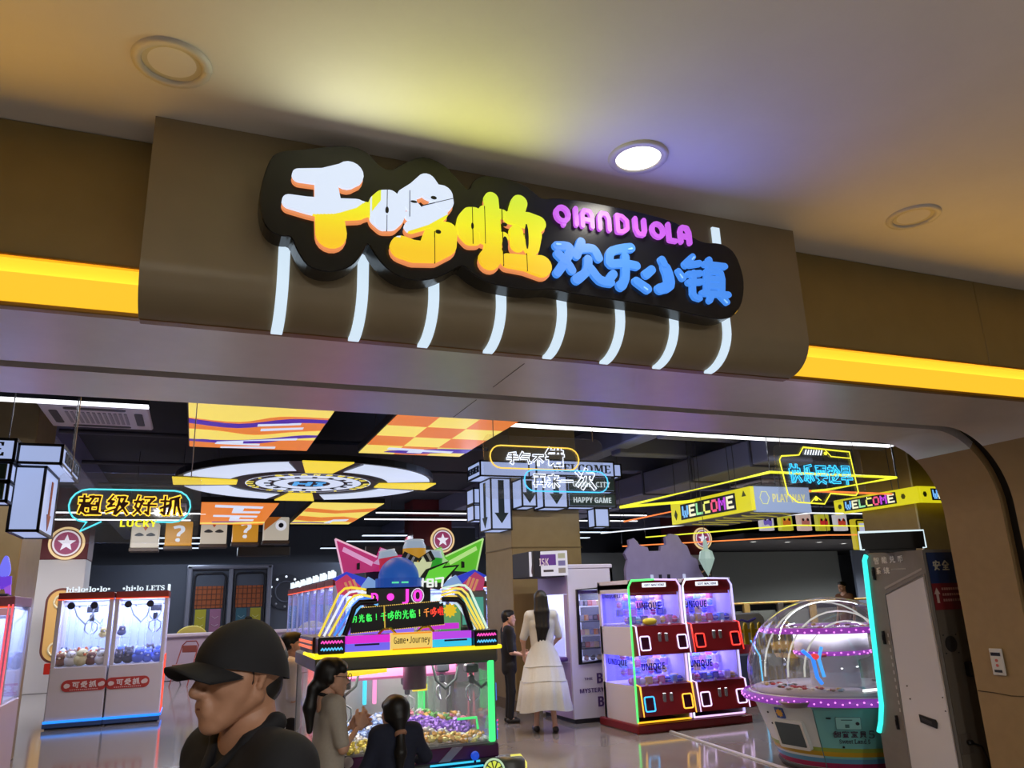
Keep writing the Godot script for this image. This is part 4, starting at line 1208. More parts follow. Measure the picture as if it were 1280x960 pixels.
# ---- direction signs made of light boxes with black edges
func light_box(o: Node3D, lo: Vector3, hi: Vector3, called := "light_box") -> MeshInstance3D:
	var c := (lo + hi) / 2
	var s := hi - lo
	var b := obj(called, box(c, s), glow(rgb(182, 200, 250), 0.72), o)
	var e := S()
	for i in 4:
		var y := c.y + s.y / 2 * (1 if i & 1 else -1)
		var z := c.z + s.z / 2 * (1 if i & 2 else -1)
		bx(e, Vector3(c.x, y, z), Vector3(s.x + 0.024, 0.024, 0.024))
		var x := c.x + s.x / 2 * (1 if i & 1 else -1)
		bx(e, Vector3(x, c.y, z), Vector3(0.024, s.y + 0.024, 0.024))
		bx(e, Vector3(x, c.y + s.y / 2 * (1 if i & 2 else -1), c.z), Vector3(0.024, 0.024, s.z + 0.024))
	obj("edge_frame", e, mat(rgb(20, 24, 34), 0.5), b)
	return b

func arrow(o: Node3D, xf: Transform3D, h: float) -> void:
	X = xf
	obj("arrow", prism(S(), pts2([-0.05, h / 2, 0.05, h / 2, 0.05, -h / 2 + 0.17, 0.12, -h / 2 + 0.17, 0.0, -h / 2, -0.12, -h / 2 + 0.17, -0.05, -h / 2 + 0.17]), 0.0, 0.006), mat(rgb(40, 62, 66), 0.6), o)
	X = Transform3D()

func direction_sign(label: String, at: Vector3, pillar_label: String) -> void:
	# the gold pillar it is wrapped round, x 0..1.1 and z -0.0..-1.1 from `at`
	var p := thing("gold_pillar", pillar_label, "pillar", at)
	obj("shaft", box(Vector3(0.62, 2.3, -0.62), Vector3(1.24, 4.6, 1.24), 0.01), noisy(rgb(150, 128, 84), rgb(158, 136, 92), 0.8, 0.45, 0.25, 14), p)
	for y: float in [0.08, 2.45]: obj("band", box(Vector3(0.62, y, -0.62), Vector3(1.26, 0.02 if y > 1 else 0.16, 1.26)), mat(rgb(120, 100, 62), 0.4, 0.4), p)
	var o := thing("direction_sign", label, "direction sign", at)
	var ink := mat(rgb(34, 46, 60), 0.6)
	light_box(o, Vector3(0.33, 3.58, 0.02), Vector3(1.76, 3.83, 0.36))
	words("lettering", "WELCOME", 0.13, 1.1, 0.01, ink, Vector3(1.14, 3.705, 0.372), o, "Droid Serif", true)
	light_box(o, Vector3(1.78, 3.6, 0.0), Vector3(1.93, 3.81, 0.3))
	for k: Array in [[3.34, "GAME  CITY"], [3.08, "HAPPY GAME"]]:
		light_box(o, Vector3(0.9, k[0], 0.02), Vector3(1.78, k[0] + 0.22, 0.30))
		obj("plate", box(Vector3(1.34, k[0] + 0.11, 0.315), Vector3(0.84, 0.19, 0.02), 0.004), mat(rgb(34, 66, 66), 0.5), o)
		words("lettering", k[1], 0.09, 0.7, 0.008, glow(rgb(220, 235, 240), 0.7), Vector3(1.34, k[0] + 0.11, 0.328), o)
	light_box(o, Vector3(0.42, 3.05, 0.02), Vector3(0.84, 3.56, 0.4))
	arrow(o, Transform3D(Basis(), Vector3(0.64, 3.31, 0.412)), 0.42)
	light_box(o, Vector3(1.4, 2.76, 0.02), Vector3(1.66, 3.06, 0.26))
	light_box(o, Vector3(0.04, 3.06, 0.02), Vector3(0.28, 3.5, 0.42))
	arrow(o, Transform3D(Basis(), Vector3(0.16, 3.29, 0.432)), 0.36)
	# the side that faces left
	light_box(o, Vector3(-0.55, 3.58, -0.5), Vector3(0.3, 3.82, 0.12))
	words("lettering", "MENSWEAR", 0.11, 0.56, 0.01, ink, Vector3(-0.562, 3.7, -0.19), o, "Droid Sans", true, -PI / 2)
	light_box(o, Vector3(-0.34, 2.74, -0.52), Vector3(0.0, 3.56, 0.02))
	arrow(o, Transform3D(Basis(Vector3.UP, -PI / 2), Vector3(-0.352, 3.15, -0.25)), 0.74)
	arrow(o, Transform3D(Basis(), Vector3(-0.17, 3.18, 0.032)), 0.7)
	for i in 2: light_box(o, Vector3(-0.42, 2.95 + i * 0.28, -0.95), Vector3(-0.1, 3.2 + i * 0.28, -0.6))
	area(at + Vector3(1.1, 3.45, 0.5), Vector3.BACK, 1.6, 0.7, rgb(190, 205, 255), 0.35)
	area(at + Vector3(-0.6, 3.3, -0.2), Vector3.LEFT, 0.7, 0.8, rgb(190, 205, 255), 0.25)

func build_signs() -> void:
	direction_sign("glowing white direction sign boxes reading WELCOME and HAPPY GAME round the middle gold pillar", Vector3(4.68, 0, -11.7), "square gold pillar behind the capsule vending machine")
	# the cluster on the left, seen from its right side
	var at := Vector3(-2.9, 0, -8.5)
	var p := thing("gold_pillar", "square gold pillar at the left edge under the cut-off sign boxes", "pillar", Vector3(-3.12, 0, -10.4))
	obj("shaft", box(Vector3(0.62, 2.3, -0.62), Vector3(1.24, 4.6, 1.24), 0.01), noisy(rgb(150, 128, 84), rgb(158, 136, 92), 0.8, 0.45, 0.25, 14), p)
	var o := thing("direction_sign", "glowing white direction sign boxes cut off at the left edge, MENSWEAR arm", "direction sign", at)
	var ink := mat(rgb(34, 46, 60), 0.6)
	light_box(o, Vector3(-0.2, 2.98, 0.2), Vector3(1.3, 3.17, 0.5))
	words("lettering", "WELCOME", 0.12, 1.2, 0.01, ink, Vector3(0.62, 3.08, 0.512), o, "Droid Serif", true)
	for k: Array in [[2.8, "GAME  CITY"], [2.62, "HAPPY GAME"]]:
		light_box(o, Vector3(0.3, k[0], 0.2), Vector3(1.28, k[0] + 0.165, 0.46))
		obj("plate", box(Vector3(0.79, k[0] + 0.083, 0.475), Vector3(0.93, 0.14, 0.02), 0.004), mat(rgb(34, 66, 66), 0.5), o)
		words("lettering", k[1], 0.065, 0.8, 0.008, glow(rgb(220, 235, 240), 0.7), Vector3(0.79, k[0] + 0.083, 0.488), o)
	light_box(o, Vector3(1.31, 2.98, -0.75), Vector3(1.66, 3.15, 0.4))
	words("lettering", "MENSWEAR", 0.1, 0.86, 0.01, ink, Vector3(1.674, 3.065, -0.17), o, "Droid Sans", true, PI / 2)
	light_box(o, Vector3(1.28, 2.38, -0.5), Vector3(1.52, 2.97, 0.25))
	X = Transform3D(Basis(Vector3.UP, PI / 2), Vector3(1.532, 2.66, -0.12))
	obj("arrow", prism(S(), pts2([-0.04, 0.22, 0.04, 0.22, 0.04, -0.1, 0.1, -0.1, 0.0, -0.25, -0.1, -0.1, -0.04, -0.1]), 0.0, 0.006), mat(rgb(150, 76, 40), 0.6), o)
	X = Transform3D()
	hang_wire(o, [Vector3(0.2, 3.17, 0.3), Vector3(1.2, 3.17, 0.3), Vector3(1.7, 3.16, 0.1)], 4.6)
	area(Vector3(-1.25, 2.8, -8.6), Vector3.RIGHT, 0.6, 0.5, rgb(190, 205, 255), 0.25)
	# round star signs on the red-topped columns
	var k := 0
	for q: Array in [[-3.42, -21.0, 0.99, 0.38, 0.55], [5.75, -22.0, 1.15, 0.36, 0.75], [14.75, -22.0, 1.15, 0.36, 0.8]]:
		var c := thing("star_column", ["white column with a dark red top behind the twin white claw machines", "white column with a dark red top behind the pink and green winged machine", "white column with a dark red top beside the purple castle"][k], "column", Vector3(q[0], 0, q[1]))
		obj("shaft", box(Vector3(q[2] / 2, 1.46, -0.5), Vector3(q[2], 2.92, 1.0), 0.01), mat(rgb(206, 200, 198), 0.6), c)
		obj("red_top", box(Vector3(q[2] / 2, 3.76, -0.5), Vector3(q[2] + 0.02, 1.68, 1.02), 0.01), mat(rgb(96, 22, 30), 0.6), c)
		var s := thing("star_sign", ["round pink sign with a white star, high on the left column", "round pink sign with a white star behind the drink cans", "round pink sign with a white star right of the purple castle"][k], "sign", Vector3(q[0] + q[4] * q[2], [3.29, 3.42, 3.45][k], q[1] + 0.02))
		obj("rim", lathe_z(q[3], q[3] * 0.86, 0.05), glow(rgb(255, 220, 160), 0.75), s)
		obj("band", lathe_z(q[3] * 0.86, q[3] * 0.78, 0.046), mat(rgb(160, 100, 60), 0.5), s)
		obj("white_ring", lathe_z(q[3] * 0.78, q[3] * 0.68, 0.05), glow(rgb(245, 230, 240), 0.75), s)
		obj("disc", prism(S(), ngon(Vector2.ZERO, q[3] * 0.68, q[3] * 0.68, 28), 0.0, 0.045), glow(rgb(168, 66, 110), 0.6), s)
		obj("star", prism(S(), star(Vector2.ZERO, q[3] * 0.52), 0.045, 0.07), glow(rgb(240, 235, 250), 0.85), s)
		k += 1
	build_welcome()

func lathe_z(r0: float, r1: float, d: float) -> SurfaceTool:
	X = Transform3D(Basis(Vector3.RIGHT, PI / 2), Vector3.ZERO)
	var st := lathe(S(), [Vector2(r1, 0.0), Vector2(r0, 0.0), Vector2(r0, d), Vector2(r1, d)], Vector3.ZERO, 36, 0, TAU, false)
	X = Transform3D()
	return st

func pixel_word(o: Node3D, xf: Transform3D, w: float, h: float) -> void:
	X = xf
	obj("plate", prism(S(), rrect(Vector2.ZERO, w, h, 0.004, 1), 0.0, 0.006), mat(rgb(30, 40, 60), 0.5), o)
	var cols := [rgb(120, 190, 255), rgb(240, 240, 200), rgb(150, 225, 160), rgb(235, 235, 120), rgb(240, 90, 130), rgb(190, 70, 220), rgb(240, 235, 200)]
	# 5 x 5 pixel letters W E L C O M E
	var f := ["10001 10001 10101 10101 01010", "11111 10000 11110 10000 11111", "10000 10000 10000 10000 11111", "01111 10000 10000 10000 01111", "01110 10001 10001 10001 01110", "10001 11011 10101 10001 10001", "11111 10000 11110 10000 11111"]
	var px := w / 44.0
	var py := h * 0.76 / 5.0
	for i in 7:
		var st := S()
		var rows: PackedStringArray = f[i].split(" ")
		for r in 5:
			for c in 5:
				if rows[r][c] == "1":
					var x := -w / 2 + px * (1.6 + i * 6 + c) + px / 2
					prism(st, PackedVector2Array([Vector2(x - px * 0.6, py * (2 - r) - py / 2), Vector2(x + px * 0.6, py * (2 - r) - py / 2), Vector2(x + px * 0.6, py * (2 - r) + py / 2), Vector2(x - px * 0.6, py * (2 - r) + py / 2)]), 0.004, 0.012)
		obj("letter", st, glow(cols[i], 1.0), o)
	X = Transform3D()

func build_welcome() -> void:
	var yb := glow(rgb(232, 222, 30), 0.8)
	var L := Basis(Vector3.UP, -PI / 2)
	# nearer hanging sign, x = 8
	var o := thing("hanging_sign", "yellow hanging light-box sign with pixel letters WELCOME and a blue front face", "hanging sign", Vector3(8.0, 0, -9.83))
	obj("side_face", box(Vector3(0.05, 3.05, -1.13), Vector3(0.1, 0.38, 2.26), 0.006), yb, o)
	pixel_word(o, Transform3D(L, Vector3(-0.004, 3.05, -1.16)), 1.56, 0.27)
	X = Transform3D(L, Vector3(-0.004, 3.05, -1.13))
	obj("diamond", prism(S(), ngon(Vector2(-0.97, -0.03), 0.05, 0.09, 4), 0.0, 0.006), mat(rgb(70, 80, 30), 0.5), o)
	obj("diamond", prism(S(), ngon(Vector2(0.97, 0.08), 0.06, 0.06, 3, PI / 2), 0.0, 0.006), mat(rgb(90, 100, 40), 0.5), o)
	X = Transform3D()
	obj("front_face", box(Vector3(0.62, 3.04, -0.03), Vector3(1.1, 0.4, 0.08), 0.006), glow(rgb(160, 180, 220), 0.62), o)
	obj("ring_mark", path(S(), ring3(ngon(Vector2(0.25, 3.06), 0.09, 0.11, 6), 0.015), 0.007, 5, true), glow(rgb(220, 226, 160), 0.8), o)
	words("lettering", "PLAY WAY", 0.13, 0.66, 0.006, glow(rgb(226, 220, 150), 0.75), Vector3(0.74, 3.06, 0.012), o)
	obj("underside", box(Vector3(0.6, 2.86, -1.13), Vector3(1.16, 0.02, 2.26)), mat(rgb(150, 146, 140), 0.5), o)
	for i in 6: obj("printed_wave", path(S(), [Vector3(0.12 + 0.1 * (i % 2), 2.848, -0.2 - i * 0.35), Vector3(0.4, 2.848, -0.32 - i * 0.33), Vector3(0.7, 2.848, -0.2 - i * 0.34), Vector3(1.05, 2.848, -0.36 - i * 0.33)], 0.014, 4), glow(rgb(220, 205, 80), 0.45), o)
	obj("frame_bar", bx(box(Vector3(0.6, 3.25, -0.03), Vector3(1.16, 0.02, 0.1)), Vector3(0.6, 3.25, -2.2), Vector3(1.16, 0.02, 0.1)), mat(rgb(30, 32, 40), 0.5), o)
	hang_wire(o, [Vector3(0.05, 3.25, -0.4), Vector3(0.05, 3.25, -0.55), Vector3(0.05, 3.25, -1.5), Vector3(0.05, 3.25, -1.66), Vector3(0.05, 3.25, -2.15)], 4.6)
	area(Vector3(7.97, 3.05, -10.95), Vector3.LEFT, 2.2, 0.36, rgb(240, 230, 60), 0.3)
	# farther one, x = 11.2
	o = thing("hanging_sign", "second yellow hanging light-box sign with pixel letters WELCOME, above the black display board", "hanging sign", Vector3(11.2, 0, -9.5))
	obj("side_face", box(Vector3(0.05, 3.13, -0.95), Vector3(0.1, 0.27, 1.9), 0.006), yb, o)
	pixel_word(o, Transform3D(L, Vector3(-0.004, 3.13, -1.05)), 1.2, 0.2)
	obj("front_face", box(Vector3(0.7, 3.13, -0.03), Vector3(1.3, 0.27, 0.08), 0.006), yb, o)
	pixel_word(o, Transform3D(Basis(), Vector3(0.74, 3.13, 0.012)), 0.9, 0.2)
	for p: Array in [[-1.75, L, 0.0], [-0.3, L, 0.0], [0.14, Basis(), 0.012]]:
		X = Transform3D(p[1], Vector3(-0.004, 3.13, p[0]) if p[2] == 0.0 else Vector3(p[0], 3.13, 0.012))
		obj("diamond", prism(S(), ngon(Vector2.ZERO, 0.045, 0.05, 6), 0.0, 0.006), mat(rgb(110, 116, 30), 0.5), o)
	X = Transform3D()
	hang_wire(o, [Vector3(0.05, 3.27, -0.4), Vector3(0.05, 3.27, -0.55), Vector3(0.05, 3.27, -1.7)], 4.6)
	# the pillar behind it
	var p := thing("gold_pillar", "wide gold pillar under the second hanging sign, behind the black display board", "pillar", Vector3(11.45, 0, -9.8))
	obj("shaft", box(Vector3(0.75, 2.3, -0.6), Vector3(1.5, 4.6, 1.2), 0.01), noisy(rgb(150, 124, 74), rgb(158, 132, 82), 0.8, 0.45, 0.25, 14), p)
	obj("corner_bead", box(Vector3(0, 2.3, 0), Vector3(0.03, 4.6, 0.03), 0.008), mat(rgb(190, 176, 150), 0.4), p)
	# neon frames hung flat
	var k := 0
	for q: Array in [[rgb(232, 232, 50), 3.2, [7.07, -12.31, 7.2, -8.39, 9.59, -8.46, 9.48, -9.73]], [rgb(255, 130, 60), 3.2, [8.5, -14.68, 8.54, -9.87, 11.39, -10.03]], [rgb(240, 245, 255), 3.0, [8.2, -15.2, 10.4, -11.2, 12.4, -11.2]], [rgb(232, 232, 60), 2.85, [8.9, -14.5, 10.6, -11.9, 12.9, -12.0]], [rgb(255, 140, 70), 2.7, [8.6, -15.0, 11.8, -12.3, 13.2, -12.2]]]:
		var n := thing("neon_outline", ["yellow neon triangle frame hung flat above the first WELCOME sign", "orange neon line frame crossing in front of the first WELCOME sign", "white neon line hung flat left of the second WELCOME sign", "thin yellow neon line hung above the row of picture boxes", "thin orange neon line hung below the row of picture boxes"][k], "neon frame")
		var a: Array = q[2]
		var pts := []
		for i in range(0, a.size(), 2): pts.append(Vector3(a[i], q[1], a[i + 1]))
		obj("neon_tube", path(S(), pts, 0.017 if k < 2 else 0.013, 6, k == 0), glow(q[0], 1.2), n)
		for v: Vector3 in pts: obj("hanger", tube(S(), v, Vector3(v.x, 4.6, v.z), 0.006, -1, 5), mat(rgb(90, 92, 100), 0.5, 0.5), n)
		k += 1
	# picture boxes
	var face := [rgb(230, 225, 235), rgb(220, 215, 60), rgb(235, 205, 195), rgb(215, 210, 60), rgb(230, 225, 235)]
	for i in 5:
		var n := thing("picture_box", ["first small hanging picture box, white, right of the first WELCOME sign", "second small hanging picture box, yellow, with an orange face print", "third small hanging picture box, pinkish white", "fourth small hanging picture box, yellow, with a red print", "fifth small hanging picture box, white, with a black-eyed print"][i], "picture box", Vector3(10.55 + i * 0.48, 2.98, -12.6))
		obj("box", box(Vector3.ZERO, Vector3(0.3, 0.33, 0.12), 0.01), glow(face[i], 0.5), n)
		X = Transform3D(Basis(), Vector3(0, 0, 0.06))
		obj("print", prism(S(), curve_poly([-0.1, -0.06, -0.09, 0.08, -0.02, 0.03, 0.05, 0.09, 0.1, 0.02, 0.07, -0.09, 0.0, -0.05]), 0.0, 0.004), glow([rgb(120, 100, 200), rgb(220, 120, 40), rgb(190, 110, 100), rgb(210, 50, 50), rgb(200, 60, 50)][i], 0.6), n)
		for x: float in [-0.06, 0.06]: obj("dot", prism(S(), ngon(Vector2(x, 0.05), 0.028, 0.028, 10), 0.0, 0.007), mat(rgb(30, 28, 40), 0.5), n)
		X = Transform3D()
		hang_wire(n, [Vector3(0, 0.16, 0)], 1.62)
	for i in 2:
		var n := thing("picture_box", ["large yellow hanging box with a white gift print", "large yellow hanging box with a pale round print, right of the gift box"][i], "picture box", Vector3(12.95 + i * 0.82, 2.72, -12.4))
		obj("box", box(Vector3.ZERO, Vector3(0.74, 0.62 if i == 0 else 0.72, 0.14), 0.02), glow(rgb(226, 206, 40), 0.55), n)
		X = Transform3D(Basis(), Vector3(0, 0, 0.07))
		if i == 0:
			for g: Vector2 in [Vector2(-0.13, 0.12), Vector2(0.13, 0.12), Vector2(-0.13, -0.12), Vector2(0.13, -0.12)]: obj("gift_panel", prism(S(), rrect(g, 0.23, 0.21, 0.02, 2), 0.0, 0.006), glow(rgb(200, 205, 235), 0.7), n)
			obj("outline", path(S(), ring3(rrect(Vector2.ZERO, 0.62, 0.56, 0.03, 3), 0.004), 0.02, 4, true), mat(rgb(50, 46, 30), 0.6), n)
		else:
			obj("outline", path(S(), ring3(ngon(Vector2.ZERO, 0.18, 0.2, 20), 0.004), 0.03, 4, true), glow(rgb(240, 232, 150), 0.6), n)
			obj("print", prism(S(), ngon(Vector2.ZERO, 0.13, 0.15, 16), 0.0, 0.004), glow(rgb(190, 180, 120), 0.5), n)
		X = Transform3D()
		hang_wire(n, [Vector3(-0.25, 0.3, 0), Vector3(0.25, 0.3, 0)], 1.88)
	# cube boxes behind the medallion
	for i in 5:
		var qm := i == 1 or i == 3
		var n := thing("cube_lantern", ["pale square lantern box with round eyes, left of the question-mark box", "orange square lantern box with a white question mark", "white square lantern box under the orange lettering panel, first", "orange square lantern box mostly hidden by the orange lettering panel", "brown and cream lantern box with one big round eye"][i], "lantern", Vector3(-1.15 + i * 0.71 + (0.05 if i > 1 else 0.0), 3.36 + 0.04 * i, -19.9))
		obj("box", box(Vector3.ZERO, Vector3(0.58, 0.56, 0.4), 0.02), glow(rgb(214, 150, 40) if qm else rgb(206, 196, 180), 0.6), n)
		obj("base", box(Vector3(0, -0.32, 0), Vector3(0.62, 0.08, 0.44), 0.01), mat(rgb(60, 48, 40), 0.6), n)
		if qm: words("lettering", "?", 0.38, 0.26, 0.01, glow(rgb(220, 226, 240), 0.8), Vector3(0, 0, 0.205), n)
		else:
			X = Transform3D(Basis(), Vector3(0, 0, 0.2))
			if i == 4:
				obj("patch", prism(S(), pts2([-0.29, -0.05, 0.1, 0.28, -0.29, 0.28]), 0.0, 0.004), glow(rgb(200, 110, 40), 0.5), n)
				obj("eye_ring", prism(S(), ngon(Vector2(0.1, 0.08), 0.13, 0.13, 18), 0.0, 0.008), glow(rgb(230, 230, 240), 0.7), n)
				obj("eye_dot", prism(S(), ngon(Vector2(0.1, 0.08), 0.06, 0.06, 14), 0.0, 0.012), mat(rgb(24, 30, 60), 0.4), n)
			else:
				for x: float in [-0.12, 0.12]: obj("mark", prism(S(), curve_poly([x - 0.1, 0.0, x, 0.06, x + 0.1, 0.0, x, -0.02]), 0.0, 0.006), mat(rgb(40, 50, 60), 0.5), n)
				obj("patch", prism(S(), pts2([-0.06, 0.2, 0.06, 0.2, 0.0, 0.1]), 0.0, 0.005), glow(rgb(200, 90, 60), 0.5), n)
			X = Transform3D()
		hang_wire(n, [Vector3(-0.2, 0.28, 0), Vector3(0.2, 0.28, 0)], 4.6 - n.position.y)

# ---------------------------------------------------------------- machines
func plush(label: String, at: Vector3, c: Color, c2: Color, r: float, turn: float, group: String) -> void:
	var o := thing("plush_toy", label, "plush toy", at, turn, group)
	var m := mat(c, 0.9)
	obj("body", ball(S(), Vector3(0, r * 0.75, 0), Vector3(r, r * 0.78, r * 0.9), 12, 8), m, o)
	obj("head", ball(S(), Vector3(0, r * 1.55, r * 0.25), Vector3(r * 0.74, r * 0.64, r * 0.66), 12, 8), m, o)
	for s: float in [-1.0, 1.0]:
		obj("ear", ball(S(), Vector3(r * 0.5 * s, r * 2.1, r * 0.15), Vector3(r * 0.24, r * 0.3, r * 0.14), 8, 6), mat(c2, 0.9), o)
		obj("eye", ball(S(), Vector3(r * 0.25 * s, r * 1.62, r * 0.87), Vector3.ONE * r * 0.09, 6, 4), mat(rgb(20, 18, 20), 0.2), o)
	obj("muzzle", ball(S(), Vector3(0, r * 1.42, r * 0.85), Vector3(r * 0.24, r * 0.18, r * 0.12), 8, 6), mat(c2, 0.9), o)

func claw(o: Node3D, at: Vector3, s := 1.0) -> void:
	var m := mat(rgb(190, 194, 205), 0.25, 0.8)
	var c := obj("claw", bx(box(at, Vector3(0.16, 0.1, 0.14) * s, 0.01), at + Vector3(0, -0.13, 0) * s, Vector3(0.07, 0.1, 0.07) * s, 0.01), mat(rgb(60, 62, 74), 0.4, 0.3), o)
	for i in 3:
		var a := TAU * i / 3 + 0.5
		var d := Vector3(cos(a), 0, sin(a))
		obj("prong", path(S(), [at + Vector3(0, -0.17, 0) * s, at + (d * 0.1 + Vector3(0, -0.23, 0)) * s, at + (d * 0.1 + Vector3(0, -0.32, 0)) * s, at + (d * 0.04 + Vector3(0, -0.38, 0)) * s], 0.009 * s, 5), m, c)

func claw_machine(called: String, label: String, at: Vector3, turn: float, w: float, h: float, d: float, base: Color, top: Color, full := true) -> Node3D:
	# front face on z = 0, the cabinet behind it
	var o := thing(called, label, "claw machine", at, turn)
	var wm := mat(base, 0.35)
	var wy := 0.44 * h
	obj("lower_cabinet", box(Vector3(0, wy / 2 + 0.03, -d / 2), Vector3(w, wy - 0.06, d), 0.012), wm, o)
	obj("plinth", box(Vector3(0, 0.03, -d / 2), Vector3(w - 0.04, 0.06, d - 0.04)), mat(rgb(40, 42, 50), 0.6), o)
	for sx: float in [-1, 1]:
		for z: float in [-0.03, -d + 0.03]:
			obj("corner_post", box(Vector3(sx * (w / 2 - 0.03), (wy + h - 0.1) / 2, z), Vector3(0.06, h - 0.1 - wy, 0.06), 0.008), wm if full else mat(rgb(170, 176, 210), 0.3), o)
		obj("side_glass", box(Vector3(sx * (w / 2 - 0.012), (wy + h - 0.1) / 2, -d / 2), Vector3(0.006, h - 0.1 - wy, d - 0.12)), pane(Color(0.85, 0.9, 1), 0.05), o)
	obj("front_glass", box(Vector3(0, (wy + h - 0.1) / 2, -0.012), Vector3(w - 0.12, h - 0.1 - wy, 0.006)), pane(Color(0.85, 0.9, 1), 0.05), o)
	obj("back_wall", box(Vector3(0, (wy + h - 0.1) / 2, -d + 0.02), Vector3(w - 0.1, h - 0.1 - wy, 0.03)), mat(rgb(196, 206, 240), 0.4), o)
	obj("prize_floor", box(Vector3(0, wy + 0.005, -d / 2), Vector3(w - 0.08, 0.01, d - 0.08)), mat(rgb(210, 216, 236), 0.5), o)
	obj("header", box(Vector3(0, h - 0.05, -d / 2), Vector3(w, 0.1, d + 0.02), 0.008), mat(top, 0.4), o)
	obj("lamp_plate", box(Vector3(0, h - 0.108, -d / 2), Vector3(w - 0.14, 0.012, d - 0.14)), glow(rgb(200, 212, 255), 1.6), o)
	obj("gantry_rail", bx(box(Vector3(0, h - 0.2, -d * 0.4), Vector3(w - 0.12, 0.03, 0.03)), Vector3(-w * 0.12, h - 0.22, -d / 2), Vector3(0.03, 0.03, d - 0.12)), mat(rgb(150, 150, 165), 0.3, 0.7), o)
	obj("light_edge", box(Vector3(0, h - 0.105, 0.012), Vector3(w, 0.016, 0.012)), glow(rgb(255, 90, 50), 1.1), o)
	var g := Vector3(sin(turn), 0, cos(turn))
	area(at + Vector3(0, h - 0.125, 0) - g * d / 2, Vector3.DOWN, w - 0.2, d - 0.2, rgb(190, 205, 255), 0.9 if full else 0.55)
	return o

func upright_letters(o: Node3D, s: String, at: Vector3, h: float, w: float, turn := 0.0) -> void:
	var m := glow(rgb(226, 240, 250), 1.1)
	words("lettering", s, h, w, 0.03, m, at, o, "Droid Serif", true, turn)

